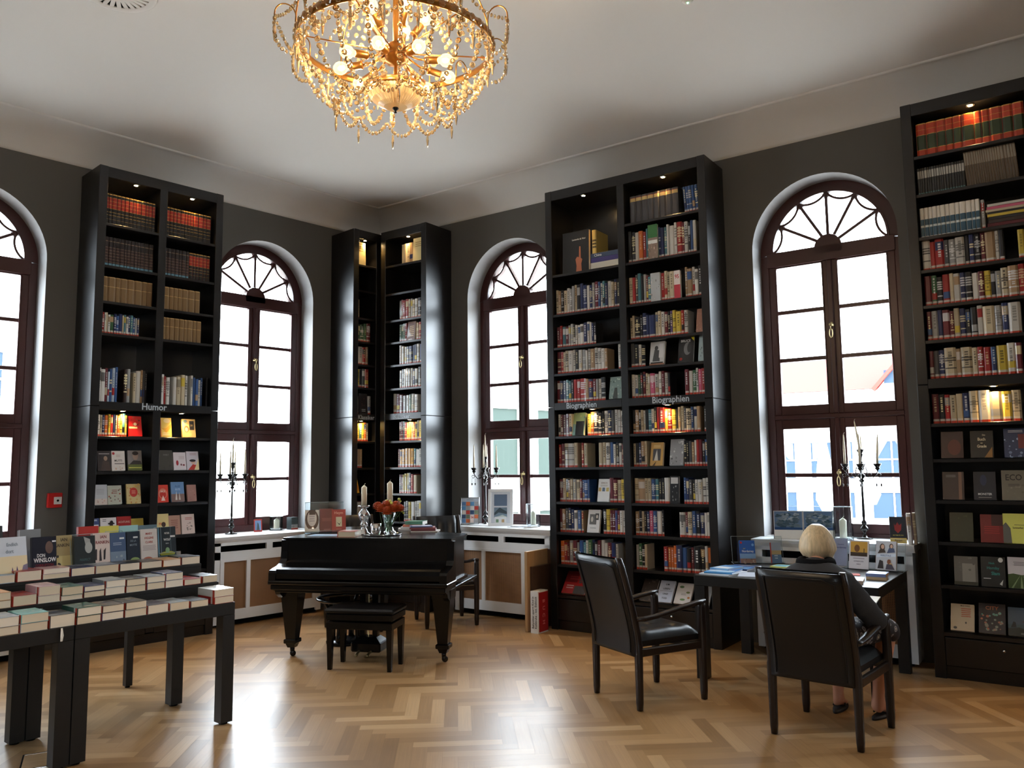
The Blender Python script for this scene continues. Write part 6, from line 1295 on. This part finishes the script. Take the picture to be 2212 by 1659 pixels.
# magazines and piles lying on the desk
rr = random.Random(8)
def dl(s, d, w, dp, th, col, lab, z=0, a=0, art=None, grp=None, edge=None): lying(sB(s, d, DZ+z, a), w, th, dp, col, rr, lab, grp, edge=edge or S(220, 216, 210), art=art)
dl(-2.28, 1.36, .24, .30, .010, S(206, 214, 226), 'white magazine under the blue ones, front left corner of the desk', 0, -.12)
dl(-2.26, 1.33, .21, .28, .010, S(60, 130, 190), 'bright blue magazine on top of the front left pile', .0106, .06, [('r', .05, .5, .95, .95, S(40, 110, 190)), ('r', .05, .25, .95, .45, S(206, 220, 232)), ('r', .05, .05, .95, .2, S(120, 170, 210))])
dl(-2.30, 1.20, .16, .22, .012, S(110, 160, 206), 'folded blue and white leaflet pile at the desk corner', .0212, -.2, [('r', .1, .1, .9, .5, S(226, 232, 238)), ('r', .1, .6, .9, .9, S(90, 140, 200))])
dl(-2.27, .98, .22, .27, .010, S(36, 70, 130), 'dark blue picture book titled Norderney lying on the desk', 0, -.10, [('r', .05, .1, .95, .5, S(90, 140, 190)), ('t', .5, .8, 'NORDERNEY', .10, S(226, 206, 110), .8)])
dl(-2.02, 1.34, .17, .24, .008, S(196, 204, 220), 'pale grey brochure at the front edge of the desk, left of the chair', 0, .25)
dl(-1.99, 1.06, .17, .23, .012, S(214, 190, 170), 'beige and orange brochure lying behind the armchair back', 0, .1, [('r', .05, .4, .95, .9, S(214, 160, 90))])
dl(-1.96, .70, .24, .16, .010, S(196, 200, 110), 'yellow-green brochure lying in front of the left acrylic stand', 0, -.05, [('r', .05, .1, .5, .9, S(110, 170, 190)), ('r', .5, .1, .95, .9, S(226, 206, 90))])
dl(-1.235, 1.03, .13, .15, .020, S(190, 170, 140), 'lower paperback of the small pile, right front of the desk', 0, .1, None, None, S(190, 160, 124))
dl(-1.24, 1.02, .13, .15, .022, S(110, 130, 180), 'upper blue-white paperback of the small pile, right front of the desk', .0206, .04, [('r', .1, .3, .9, .9, S(170, 184, 214))], None, S(196, 166, 130))
dl(-1.34, 1.30, .15, .20, .024, S(176, 160, 150), 'grey-brown book near the reading person on the desk edge', 0, .15, [('l',) if False else ('r', .2, .3, .8, .34, S(120, 110, 110))], None, S(200, 180, 150))
dl(-1.40, .86, .05, .10, .004, S(206, 80, 60), 'small orange card on the desk behind the reading person', 0, .3)
# ------------------------------------------------------------------ crate and giant book box beside the Biographien bookcase
cr = empty('wooden_crate', MBF @ T(-4.40, -.70, 0), 'tall open wooden board box leaning beside the Biographien bookcase', 'box')
b = MB(); b.bev(-.02, .01, 0, .38, 0, .745, .003); b.build('side_board', M_OAK, cr)
b = MB(); b.box(.011, .045, .05, .36, .02, .60); b.build('inner_tray', M_BRN, cr)
b = MB(); b.box(.0105, .10, .36, .38, .0, .74); b.build('back_board', M_BRN, cr)
bx_ = empty('giant_book_box', MBF @ T(-4.345, -.715, 0) @ RZ(math.radians(0)), 'red and white giant book box with the word BUCH, on the floor', 'box')
b = MB(); b.col = S(226, 226, 224); b.box(0, .085, .0, .17, 0, .385); b.col = S(160, 30, 34); b.box(.0855, .0875, .012, .168, .012, .373); b.box(-.002, -.0002, .012, .168, .012, .373)
for txt, x in (('Babysitter sperrt Kind in', .027), ('Kühltruhe - tot. Eisblock', .060)):
    vs_t, fs_t = letters(txt); b.col = S(24, 24, 26); sc_ = .030
    b.add([(x - bb*sc_, -.0012, .19 + aa*sc_*.98) for aa, bb in vs_t], fs_t); b.add([(x - bb*sc_, -.0014, .19 + aa*sc_*.98) for aa, bb in vs_t], [f[::-1] for f in fs_t])
b.build('box_body', M_COLOR, bx_)
b = MB(); b.M = T(.0880, .09, .19) @ RZ(PI/2)
for i, ch in enumerate('BUCH'):
    vs_t, fs_t = letters(ch); b.col = S(226, 140, 140); b.add([(bb*-.06*-1 if False else bb*.055, -.0004, .10-i*.065 - aa*.055) for aa, bb in vs_t], fs_t); b.add([(bb*.055, -.0006, .10-i*.065 - aa*.055) for aa, bb in vs_t], [f[::-1] for f in fs_t])
b.build('lettering', M_COLOR, bx_)
# red fire alarm
fa = empty('fire_alarm', MA @ T(2.498, 0, 1.30), 'red fire alarm call point on the wall beside the left bookcase', 'fire alarm')
b = MB(); b.bev(-.06, .06, -.045, -.001, -.065, .065, .006); b.build('housing', M_RED, fa)
b = MB(); b.bev(-.012, .052, -.049, -.044, -.035, .03, .002); pl = b.build('white_plate', M_WHITE, fa)
b = MB(); b.sm = True; b.M = T(.02, -.049, -.003) @ RX(PI/2); b.lathe([(.001, .002), (.010, .002), (.010, 0), (.001, 0)], 14); b.build('button', M_DARK, pl)
# ceiling vent and sensor
ve = empty('ceiling_vent', T(1.888, 5.26, CEIL), 'round slotted air vent in the ceiling at the top left', 'vent')
b = MB(); b.sm = True; b.lathe([(.20, -.002), (.25, -.002), (.245, -.014), (.225, -.018), (.20, -.012)], 48, cap=False); b.build('rim', M_CEIL, ve)
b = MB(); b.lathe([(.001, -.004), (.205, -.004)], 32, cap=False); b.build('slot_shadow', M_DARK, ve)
b = MB()
for k in range(28):
    b.M = RZ(2*PI*k/28); b.box(.05, .205, -.013, .013, -.012, -.005)
b.M = ID; b.lathe([(.001, -.014), (.06, -.014), (.06, -.004)], 24); b.build('grille', M_CEIL, ve)
M_LED = mat('green_led', S(90, 220, 140), .3, emit=S(120, 255, 170), estr=8)
se = empty('ceiling_sensor', T(4.60, 2.63, CEIL), 'small ceiling sensor with a green light at the top edge', 'sensor')
b = MB(); b.sm = True; b.lathe([(.001, -.02), (.03, -.018), (.04, -.001)], 20); b.build('housing', M_CEIL, se); b = MB(); b.ell((0, 0, -.021), .006, 8, 6); b.build('led', M_LED, se)
# ------------------------------------------------------------------ chandelier
M_CRY = mat('cut_crystal', S(248, 216, 164), .05, trans=.85, ior=1.5, spec=.6)
M_BULB = mat('glowing_bulb', S(255, 240, 215), .1, emit=(1.0, .62, .26, 1), estr=9)
M_FIL = mat('filament', S(255, 245, 225), .2, emit=(1.0, .80, .50, 1), estr=60)
M_BULBG = glow_glass('bulb_glass', (1.0, .60, .24, 1), 1.6, .22)
M_DISH = mat('ribbed_crystal_dish', S(240, 214, 160), .18, trans=.4, ior=1.4, spec=.6)
_nt = M_DISH.node_tree; _tr = _nt.nodes.new('ShaderNodeBsdfTranslucent'); _tr.inputs[0].default_value = S(250, 222, 170); _mx = _nt.nodes.new('ShaderNodeMixShader'); _mx.inputs[0].default_value = .14
_nt.links.new(_nt.nodes['Principled BSDF'].outputs[0], _mx.inputs[1]); _nt.links.new(_tr.outputs[0], _mx.inputs[2]); _nt.links.new(_mx.outputs[0], [n for n in _nt.nodes if n.type == 'OUTPUT_MATERIAL'][0].inputs[0])
q_ = 3.54/1740
CC = EYE + (CR*(-251) + CU*729.5 + CF*1740)*q_
hd = Vector((CC.x, CC.y, 0)).normalized()
CHM = T(*CC) @ Matrix.Rotation(math.radians(3.0), 4, Vector((hd.y, -hd.x, 0)))
ch = empty('chandelier', CHM, 'large brass chandelier hung with strings of cut crystal and lit bulbs', 'chandelier')
RR = .425
b = MB(); b.sm = True
b.lathe([(RR-.004, -.014), (RR+.002, -.016), (RR+.004, 0), (RR+.002, .016), (RR-.004, .014), (RR-.006, 0), (RR-.004, -.014)], 72, cap=False); ring = b.build('ring_band', M_GOLD, ch)
b = MB()
def bead(b, c, r=.0135, th=.6, ax=None):
    t = random.uniform(0, PI); M2 = (RZ(t) if ax is None else RZ(ax)) @ RX(PI/2)
    b.ell(c, (r, r, r*th), 8, 4, M2)
for k in range(52):
    t = 2*PI*k/52; b.ell(((RR+.008)*math.cos(t), (RR+.008)*math.sin(t), 0), (.017, .017, .007), 8, 4, RZ(t+PI/2) @ RX(PI/2))
b.build('crystal_rosettes', M_CRY, ring)
def strand(pts, n, r=.0135, taper=0):
    b = MB(); L = [0]
    P_ = [Vector(p) for p in pts]
    for i in range(1, len(P_)): L.append(L[-1]+(P_[i]-P_[i-1]).length)
    for k in range(n):
        s = L[-1]*(k+.5)/n; i = max(j for j in range(len(L)-1) if L[j] <= s); f = (s-L[i])/max(1e-6, L[i+1]-L[i]); p = P_[i].lerp(P_[i+1], f)
        bead(b, tuple(p), r*(1-taper*abs(k/n-.0)))
    return b.build('bead_strand', M_CRY, ch)
def quadp(a, c, d, n=8):
    a, c, d = Vector(a), Vector(c), Vector(d); return [a*(1-t)**2+c*2*t*(1-t)+d*t*t for t in [i/n for i in range(n+1)]]
def pol(r, t, z): return (r*math.cos(t), r*math.sin(t), z)
rnd_ = random.Random(2); random.seed(11)
for k in range(20):      # basket
    t = 2*PI*k/20; strand(quadp(pol(RR, t, -.015), pol(.36, t, -.36), pol(.115, t, -.215)), 17, .0145, .35)
for k in range(20):      # swags between basket strands
    t0, t1 = 2*PI*k/20, 2*PI*(k+1)/20; tm_ = (t0+t1)/2
    strand(quadp(pol(RR, t0, -.02), pol(RR+.0, tm_, -.12), pol(RR, t1, -.02), 6), 8, .010)
for k in range(12):      # low garlands under the basket
    t0, t1 = 2*PI*k/12, 2*PI*(k+1)/12; tm_ = (t0+t1)/2
    strand(quadp(pol(.27, t0, -.245), pol(.26, tm_, -.37), pol(.27, t1, -.245), 8), 11, .010)
for k in range(12):      # inner columns up to the crown
    t = 2*PI*k/12+.1; strand(quadp(pol(.10, t, .40), pol(.20, t, .12), pol(.25, t, -.01)), 13, .013)
for k in range(16):      # inner drapes from the ring to the crown
    t = 2*PI*k/16; strand(quadp(pol(RR, t, .015), pol(.30, t, .10), pol(.11, t, .42)), 15, .0125)
for k in range(6):
    t = 2*PI*k/6+.3; strand([pol(.15, t, -.05), pol(.10, t, -.12), pol(.03, t, -.20)], 7, .012)
def drop(p, s=1.0):
    b = MB(); b.M = T(*p); b.ell((0, 0, -.008), (.008*s, .008*s, .008*s), 8, 4); b.lathe([(.001, -.018), (.006*s, -.024), (.0085*s, -.065*s), (.004*s, -.10*s), (.001, -.11*s)], 6)
    b.build('crystal_drop', M_CRY, ch)
for k in range(20): drop(pol(RR, 2*PI*(k+.5)/20, -.015), 1)
for k in range(10): drop(pol(.27, 2*PI*(k+.5)/10, -.28), .8)
for k in range(10):      # hooked outer arms with chains
    t = 2*PI*k/10+.15; b = MB(); b.sm = True
    b.tube([pol(RR, t, -.02), pol(RR, t, .05)]+[pol(RR+.044-.044*math.cos(q), t, .06+.05*math.sin(q)) for q in [PI*i/10 for i in range(11)]]+[pol(RR+.088, t, .05)], .003, 6); b.build('hooked_arm', M_GOLD, ch)
    strand(quadp(pol(RR+.088, t, .05), pol(RR+.10, t, -.10), pol(RR+.01, t, -.10)), 10, .010)
    t2 = t+2*PI/10; strand(quadp(pol(RR+.088, t, .05), pol(RR+.05, (t+t2)/2, -.02), pol(RR+.088, t2, .05)), 13, .009)
    drop(pol(RR+.088, t, .045), .95)
for k in range(6):
    t = 2*PI*k/6+.5
    b = MB(); b.sm = True; b.tube([pol(.04, t, -.03), pol(RR, t, -.0)], .003, 6); b.build('spoke', M_GOLD, ch)
    b = MB(); b.sm = True; b.tube(quadp(pol(RR, t, 0), pol(RR+.02, t, .36), pol(.115, t, .44), 14), .0035, 6); b.build('stay', M_GOLD, ch)
b = MB(); b.sm = True; b.lathe([(.001, -.235), (.008, -.235), (.008, -.09), (.045, -.075), (.05, -.03), (.045, .0), (.014, .02), (.012, .40), (.11, .42), (.12, .45), (.02, .46), (.012, .50), (.012, CEIL-CC.z-.08), (.05, CEIL-CC.z-.06), (.07, CEIL-CC.z-.012), (.001, CEIL-CC.z-.012)], 28); b.build('stem', M_GOLD, ch)
b = MB(); b.sm = False; seg = 96
prof_ = [(.118, -.205), (.116, -.22), (.10, -.243), (.075, -.262), (.05, -.272), (.001, -.276)]
rings = [[((r*(1+.03*(i % 2)))*math.cos(2*PI*i/seg), (r*(1+.03*(i % 2)))*math.sin(2*PI*i/seg), z) for i in range(seg)] for r, z in prof_]
b.loft([x[::-1] for x in rings]); ds = b.build('glass_dish', M_DISH, ch)
b = MB(); b.sm = True; b.lathe([(.112, -.204), (.121, -.206), (.123, -.198), (.118, -.178), (.113, -.178)], 40, cap=False); b.build('dish_rim', M_GOLD, ds)
b = MB(); b.sm = True; b.lathe([(.001, -.30), (.006, -.298), (.004, -.29), (.014, -.28), (.012, -.272), (.001, -.27)], 12); b.build('finial', M_IRON, ds)
for k in range(14):
    up = k >= 9; n = 5 if up else 9; t = 2*PI*(k-9 if up else k)/n+(.6 if up else .25)
    r0, r1 = .045, (.10 if up else .17); z0, z1 = (-.02 if up else -.05), (.09 if up else -.055)
    b = MB(); b.sm = True; b.tube([pol(r0, t, -.04), pol((r0+r1)/2, t, -.075 if not up else -.02), pol(r1-.02, t, z1-.03 if up else z1-.03)], .0045, 8); arm_ = b.build('lamp_arm', M_GOLD, ch)
    d = Vector(pol(1, t, 0))*(.55 if up else .9)+Vector((0, 0, .8 if up else -.15)); d.normalize()
    base = Vector(pol(r1-.02, t, z1-.03)); q4 = d.to_track_quat('Z', 'Y').to_matrix().to_4x4()
    b = MB(); b.sm = True; b.M = T(*base) @ q4; b.lathe([(.001, -.008), (.018, -.006), (.02, 0), (.0165, .004), (.016, .055), (.001, .055)], 16); b.build('socket', M_GOLD, arm_)
    b = MB(); b.sm = True; b.M = T(*base) @ q4; b.lathe([(.001, .125), (.014, .121), (.025, .108), (.029, .093), (.025, .077), (.014, .064), (.012, .055), (.001, .055)], 18); bu = b.build('bulb', M_BULBG, arm_)
    b = MB(); b.sm = True; b.M = T(*base) @ q4; b.ell((0, 0, .088), (.0105, .0105, .015), 12, 8); b.build('filament', M_FIL, bu)
    L = bpy.data.lights.new('bulb_light', 'POINT'); L.energy = 3.4; L.color = (1, .74, .47); L.shadow_soft_size = .012
    lo = bpy.data.objects.new('bulb_light', L); COL.objects.link(lo); lo.parent = arm_; lo.matrix_local = T(*base) @ q4 @ T(0, 0, .107)
# ------------------------------------------------------------------ people
def skin_obj(name, nodes, edges, material, parent, M, sub=2, root=0, smooth=True):
    """nodes: name -> (x, y, z, rx, ry)"""
    keys = list(nodes); ix = {k: i for i, k in enumerate(keys)}
    me = bpy.data.meshes.new(name); me.from_pydata([nodes[k][:3] for k in keys], [(ix[a], ix[c]) for a, c in edges], [])
    o = bpy.data.objects.new(name, me); COL.objects.link(o); me.materials.append(material)
    m = o.modifiers.new('skin', 'SKIN'); m.use_smooth_shade = True; m.branch_smoothing = .6
    if not me.skin_vertices: 
        bpy.context.view_layer.objects.active = o; me.skin_vertices_add() if hasattr(me, 'skin_vertices_add') else None
    sv = me.skin_vertices[0].data
    for k in keys: sv[ix[k]].radius = nodes[k][3:5]; sv[ix[k]].use_root = (ix[k] == root)
    s = o.modifiers.new('sub', 'SUBSURF'); s.levels = sub; s.render_levels = sub
    bpy.context.view_layer.update()
    dg = bpy.context.evaluated_depsgraph_get(); ev = o.evaluated_get(dg); nm = bpy.data.meshes.new_from_object(ev)
    o.modifiers.clear(); o.data = nm; bpy.data.meshes.remove(me); nm.name = name
    if not nm.materials: nm.materials.append(material)
    for p in nm.polygons: p.use_smooth = True
    if parent: o.parent = parent
    o.matrix_local = M
    return o
M_SKIN = mat('skin', S(206, 150, 124), .5, spec=.35, bump=((60, 60, 60), .05, .001))
M_CARD = mat('dark_grey_cardigan', S(58, 58, 60), .9, spec=.2, bump=((140, 140, 140), .3, .002))
M_COLL = mat('black_fleece_collar', S(18, 18, 20), .95, spec=.1, bump=((160, 160, 160), .4, .003))
M_HAIR = mat('pale_blond_hair', S(206, 184, 148), .42, spec=.5, noise=((90, 90, 5), .5), bump=((110, 110, 5), .5, .004))
M_FLIP = mat('dark_sandal', S(36, 30, 30), .6)
def hand(nodes, edges, w, base, d, nrm, side, curl=.5, pre=''):
    """palm and five fingers from the wrist node"""
    d = Vector(d).normalized(); n = Vector(nrm).normalized(); s = d.cross(n).normalized()*side; B = Vector(base)
    pm = B+d*.045; nodes[pre+'palm'] = (*pm, .026, .014); edges.append((w, pre+'palm'))
    for i, (off, L) in enumerate(((-.026, .068), (-.009, .078), (.009, .074), (.026, .058))):
        k0 = B+d*.085+s*off; nodes[pre+f'f{i}a'] = (*k0, .0095, .009); edges.append((pre+'palm', pre+f'f{i}a'))
        p = k0; dd = d.copy(); prev = pre+f'f{i}a'
        for j, f in enumerate((.45, .3, .25)):
            dd = (dd - n*curl*(.5+.3*j)).normalized(); p = p+dd*L*f; nm = pre+f'f{i}{"bcd"[j]}'; nodes[nm] = (*p, .0088-.0012*j, .0084-.0012*j); edges.append((prev, nm)); prev = nm
    t0 = B+d*.03-s*.030; nodes[pre+'t0'] = (*t0, .0125, .011); edges.append((w, pre+'t0')) if False else edges.append((pre+'palm', pre+'t0'))
    t1 = t0+d*.028-s*.022-n*.008; nodes[pre+'t1'] = (*t1, .0105, .0095); edges.append((pre+'t0', pre+'t1'))
    t2 = t1+d*.026-s*.004-n*.012; nodes[pre+'t2'] = (*t2, .009, .0085); edges.append((pre+'t1', pre+'t2'))
PMx = T(4.824, 1.979, 0) @ RZ(math.radians(2.6))
def sitting():
    root = None
    N = {'pelvis': (-.08, .03, .565, .15, .11), 'sp1': (-.07, .035, .68, .125, .10), 'sp2': (-.03, .04, .80, .13, .10), 'chest': (.02, .05, .86, .085, .07), 'nb': (.06, .065, .94, .05, .048), 'neck': (.09, .075, .98, .046, .044), 'jaw': (.135, .085, 1.015, .062, .06), 'head': (.15, .088, 1.07, .078, .082), 'top': (.145, .088, 1.115, .064, .07)}
    Ed = [('pelvis', 'sp1'), ('sp1', 'sp2'), ('sp2', 'chest'), ('chest', 'nb'), ('nb', 'neck'), ('neck', 'jaw'), ('jaw', 'head'), ('head', 'top')]
    for sd, y in (('R', -1), ('L', 1)):
        cy = .04
        sh = (.035, cy+y*.165, .895); el = (.11, cy+y*.285, .635) if y < 0 else (.12, cy+y*.25, .65); wr = (.33, cy+y*.13, .665)
        N[sd+'sh'] = (sh[0], sh[1]-y*.02, sh[2]-.02, .030, .030); N[sd+'el'] = (*el, .034, .034); N[sd+'wr'] = (*wr, .024, .021)
        Ed += [('chest', sd+'sh'), (sd+'sh', sd+'el'), (sd+'el', sd+'wr')]
        hand(N, Ed, sd+'wr', wr, (.8, -y*.55, .10), (0, 0, 1) if False else (.1, y*.15, 1), y, .35, sd)
        kn = (.46, cy-.01+y*.135, .545); an = (.40, cy-.10+y*.115+(0 if y > 0 else .0), .085)
        an = (.415, .10, .085) if y > 0 else (.42, -.125, .085)
        he = (an[0]-.035, an[1], .035); to = (an[0]+.085, an[1]+(-.03 if y < 0 else .015), .032); tp = (an[0]+.15, an[1]+(-.05 if y < 0 else .025), .028)
        kn = (.47, .115, .535) if y > 0 else (.47, -.20, .545)
        N[sd+'hip'] = (.02, .03+y*.09, .55, .088, .08); N[sd+'kn'] = (*kn, .062, .06); N[sd+'ca'] = (kn[0]-.04, (kn[1]*2+an[1])/3, .36, .056, .056); N[sd+'an'] = (*an, .034, .034); N[sd+'ft'] = (*to, .040, .022); N[sd+'tp'] = (*tp, .034, .016); N[sd+'he'] = (*he, .032, .030)
        Ed += [('pelvis', sd+'hip'), (sd+'hip', sd+'kn'), (sd+'kn', sd+'ca'), (sd+'ca', sd+'an'), (sd+'an', sd+'ft'), (sd+'ft', sd+'tp'), (sd+'an', sd+'he')]
    body = skin_obj('person', N, Ed, M_SKIN, None, PMx)
    tag(body, 'person with pale blond hair in a dark grey cardigan, sitting bent over the desk', 'person')
    # cardigan: torso and sleeves grown together
    b = MB(); b.sm = True; rings = []
    for z, cx, rx, ry in ((.46, -.09, .15, .19), (.50, -.09, .175, .215), (.58, -.085, .165, .205), (.68, -.07, .148, .185), (.78, -.04, .15, .19), (.85, -.005, .145, .205), (.895, .02, .12, .205), (.925, .04, .095, .165), (.95, .05, .072, .105), (.965, .055, .055, .07)):
        rings.append([(cx+rx*(1+.02*math.sin(5*t+z*20))*math.cos(t), .04+(z-.46)*.03+ry*math.sin(t), z-.05*math.cos(t)*(z > .84)*.6) for t in [2*PI*i/40 for i in range(40)]])
    b.loft(rings, True, True)
    for sd, y in (('R', -1), ('L', 1)):
        sh, el, wr = [Vector(N[sd+k][:3]) for k in ('sh', 'el', 'wr')]
        pts, rs = [], []
        for k in range(13):
            f = k/12; pts.append((sh+Vector((0, -y*.03, -.012))).lerp(el, f)); rs.append(.078-.016*f+.0035*math.sin(k*2.3))
        for k in range(1, 11):
            f = k/11; pts.append(el.lerp(wr, f)); rs.append(.061-.020*f+.003*math.sin(k*2.7))
        b.tube(pts, rs, 20)
    cd = b.build('cardigan', M_CARD, body)
    rm = cd.modifiers.new('remesh', 'REMESH'); rm.mode = 'VOXEL'; rm.voxel_size = .010; rm.use_smooth_shade = True
    sm_ = cd.modifiers.new('smooth', 'SMOOTH'); sm_.iterations = 5
    bpy.context.view_layer.update(); ev = cd.evaluated_get(bpy.context.evaluated_depsgraph_get()); nm = bpy.data.meshes.new_from_object(ev); cd.modifiers.clear(); cd.data = nm; nm.name = 'cardigan'
    for q in nm.polygons: q.use_smooth = True
    if not nm.materials: nm.materials.append(M_CARD)
    b = MB(); b.sm = True      # collar roll
    pts = [(.045+.088*math.cos(t)*.8, .068+.088*math.sin(t), .955+.028*math.cos(t+PI)*-.6-.012*math.cos(t)) for t in [2*PI*i/22 for i in range(22)]]
    b.tube(pts+[pts[0]], .031, 10, cap=False); b.build('collar', M_COLL, body)
    # patterned skirt over thighs and knees
    Sx = {'pelvis': (-.06, .03, .55, .17, .115)}; SE = []
    for sd in 'RL':
        hp, kn = Vector(N[sd+'hip'][:3]), Vector(N[sd+'kn'][:3]); Sx[sd+'a'] = (*hp, .12, .10); Sx[sd+'b'] = (*hp.lerp(kn, .55), .105, .088); Sx[sd+'c'] = (*(kn+Vector((.0, 0, .0))), .088, .078); Sx[sd+'d'] = (kn[0]+.005, kn[1], kn[2]-.10, .078, .075)
        SE += [('pelvis', sd+'a'), (sd+'a', sd+'b'), (sd+'b', sd+'c'), (sd+'c', sd+'d')]
    m = mat('paisley_skirt', S(90, 84, 84), .8); nt = m.node_tree; N_ = nt.nodes.new
    tc = N_('ShaderNodeTexCoord'); vo = N_('ShaderNodeTexVoronoi'); vo.inputs['Scale'].default_value = 22; vo.feature = 'F1'; cr = N_('ShaderNodeValToRGB')
    e = cr.color_ramp.elements; e[0].position = .12; e[0].color = S(206, 196, 180); e[1].position = .5; e[1].color = S(34, 32, 38); k1 = e.new(.22); k1.color = S(44, 42, 52); k2 = e.new(.34); k2.color = S(170, 170, 176); k3 = e.new(.42); k3.color = S(40, 36, 40)
    nt.links.new(tc.outputs['Object'], vo.inputs['Vector']); nt.links.new(vo.outputs['Distance'], cr.inputs['Fac']); nt.links.new(cr.outputs['Color'], nt.nodes['Principled BSDF'].inputs['Base Color'])
    skin_obj('skirt', Sx, SE, m, body, ID)
    # bobbed hair with strand ridges
    b = MB(); b.sm = True; rings = []; seg = 72; c0 = Vector((.135, .088, 1.075))
    for j in range(17):
        f = j/16; z = 1.178-.222*f**1.1
        r = .112*math.sin(min(PI*.5, PI*(.03+f*.66)))**.6*(1+.05*f if f < .72 else 1.036-.42*((f-.72)/.28)**1.3)
        R2 = []
        for i in range(seg):
            t = 2*PI*i/seg; fr = max(0, math.cos(t))      # front side open above the face
            rid = 1+.014*math.sin(i*2.3+3*f)+.03*math.sin(i*.9+1.7)*f**2+.012*math.sin(i*4.1)*f
            rx = r*.98*rid*(1-.25*fr*(f > .35)); ry = r*.93*rid
            dz = .012*math.sin(i*1.7)*(f > .9) + (.055*fr if f > .5 else 0)*(f-.5)*2
            R2.append((c0.x+rx*math.cos(t)+.012*f, c0.y+ry*math.sin(t), z+dz))
        rings.append(R2)
    inner = [(c0.x+(p[0]-c0.x)*.72, c0.y+(p[1]-c0.y)*.72, p[2]+.012) for p in rings[-1]]
    b.loft([r[::-1] for r in [[(c0.x, c0.y, 1.174)]*seg]+rings+[inner]]); b.build('hair', M_HAIR, body)
    b = MB(); b.sm = True; b.ell((.222, .09, 1.06), (.016, .010, .02), 8, 6); b.ell((.205, .062, 1.075), (.006, .008, .005), 8, 5); b.ell((.205, .116, 1.075), (.006, .008, .005), 8, 5); b.ell((.205, .09, 1.03), (.008, .02, .005), 8, 5)
    for y in (.012, .166): b.ell((.135, y, 1.06), (.016, .008, .026), 8, 6)
    b.build('face', M_SKIN, body)
    for an, dy, nm in (((.415, .10), .02, 0), ((.42, -.125), -.04, 1)):
        b = MB(); b.sm = True; x0, y0 = an[0]-.075, an[1]; 
        pl = []
        for i in range(20):
            t = 2*PI*i/20; u = math.cos(t); pl.append((x0+.115+.125*u, y0+dy*(u+1)/2+.044*math.sin(t)*(.85+.2*u)))
        b.prismz(pl, .001, .017); so = b.build('sandal', M_FLIP, body)
        b = MB(); b.sm = True; tx = an[0]+.11; b.tube([(tx, y0+dy*.8, .02), (tx-.03, y0+dy*.6, .058), (tx-.075, y0+.045+dy*.3, .02)], .006, 6); b.tube([(tx, y0+dy*.8, .02), (tx-.03, y0+dy*.6, .058), (tx-.075, y0-.045+dy*.3, .02)], .006, 6); b.build('strap', M_FLIP, so)
    return body
sitting()
b = MB(); b.M = PMx @ T(.46, .03, .675) @ RY(-.25); b.col = S(236, 236, 232); b.box(-.09, .11, -.17, .0, 0, .004); b.box(-.09, .11, .002, .17, .0, .004); b.col = S(150, 170, 190); b.box(-.09, .11, -.17, .17, -.003, -.001)
tag(b.build('booklet', M_PAPER), 'open white booklet in the hands of the sitting person', 'book')
# passer-by outside
def passer():
    P = look(1942, 25); fr = RZ(math.radians(-60))
    N = {'pelvis': (0, 0, .92, .15, .11), 'sp': (0, 0, 1.12, .14, .11), 'ch': (.0, 0, 1.34, .17, .12), 'nk': (.01, 0, 1.48, .055, .055), 'hd': (.03, 0, 1.60, .08, .09), 'tp': (.02, 0, 1.68, .065, .075)}
    E_ = [('pelvis', 'sp'), ('sp', 'ch'), ('ch', 'nk'), ('nk', 'hd'), ('hd', 'tp')]
    for s, y in (('R', -1), ('L', 1)):
        N[s+'s'] = (0, y*.19, 1.38, .06, .06); N[s+'e'] = (-.04+.04*y, y*.25, 1.12, .048, .048); N[s+'w'] = (.06+.05*y, y*.23, .90, .035, .03)
        N[s+'h'] = (0, y*.09, .86, .09, .09); N[s+'k'] = (.05*y+.03, y*.10, .48, .065, .065); N[s+'a'] = (.12*y-.02, y*.10, .09, .04, .04); N[s+'t'] = (.12*y+.14, y*.11, .04, .04, .03)
        E_ += [('ch', s+'s'), (s+'s', s+'e'), (s+'e', s+'w'), ('pelvis', s+'h'), (s+'h', s+'k'), (s+'k', s+'a'), (s+'a', s+'t')]
    m = mat('passer_skin_and_trousers', S(84, 60, 52), .9, spec=.1)
    o = skin_obj('person', N, E_, m, None, T(*P) @ fr); tag(o, 'passer-by in a light blue jacket outside the right window', 'person')
    C = {k: (*N[k][:3], N[k][3]+.03, N[k][4]+.03) for k in ('pelvis', 'sp', 'ch', 'Rs', 'Re', 'Rw', 'Ls', 'Le', 'Lw')}
    skin_obj('jacket', C, [e for e in E_ if e[0] in C and e[1] in C], mat('light_blue_jacket', S(66, 80, 112), .9, spec=.1), o, ID)
    b = MB(); b.sm = True; b.ell((.01, 0, 1.66), (.10, .095, .10), 12, 8); b.build('hair', mat('brown_hair', S(56, 38, 30), .9, spec=.1), o)
passer()
# ------------------------------------------------------------------ upright books: the largest as things, the rest as one object
CAP = 300 - sum(1 for o in COL.objects if o.parent is None and o.get('category') == 'book')
PENDING.sort(key=lambda t: -t[-1])
rest = MB()
for k, (Mx, w, h, d, ch_, seed, band_, style, label, group, ar) in enumerate(PENDING):
    if ar == 0: continue
    rnd = random.Random(seed); col = PAL[ch_][0]; j = rnd.uniform(.8, 1.15); col = tuple(min(1, c*j) for c in col[:3])+(1,)
    if k < CAP:
        b = MB(); book_geo(b, w, h, d, col, rnd, band_, style); tag(b.build('book', M_COLOR, M=Mx), label, 'book', group)
    else:
        rest.M = Mx; book_geo(rest, w, h, d, col, rnd, band_, style)
tag(rest.build('upright_books', M_COLOR), 'upright books on the higher and farther shelves of the bookcases', 'books', kind='stuff')
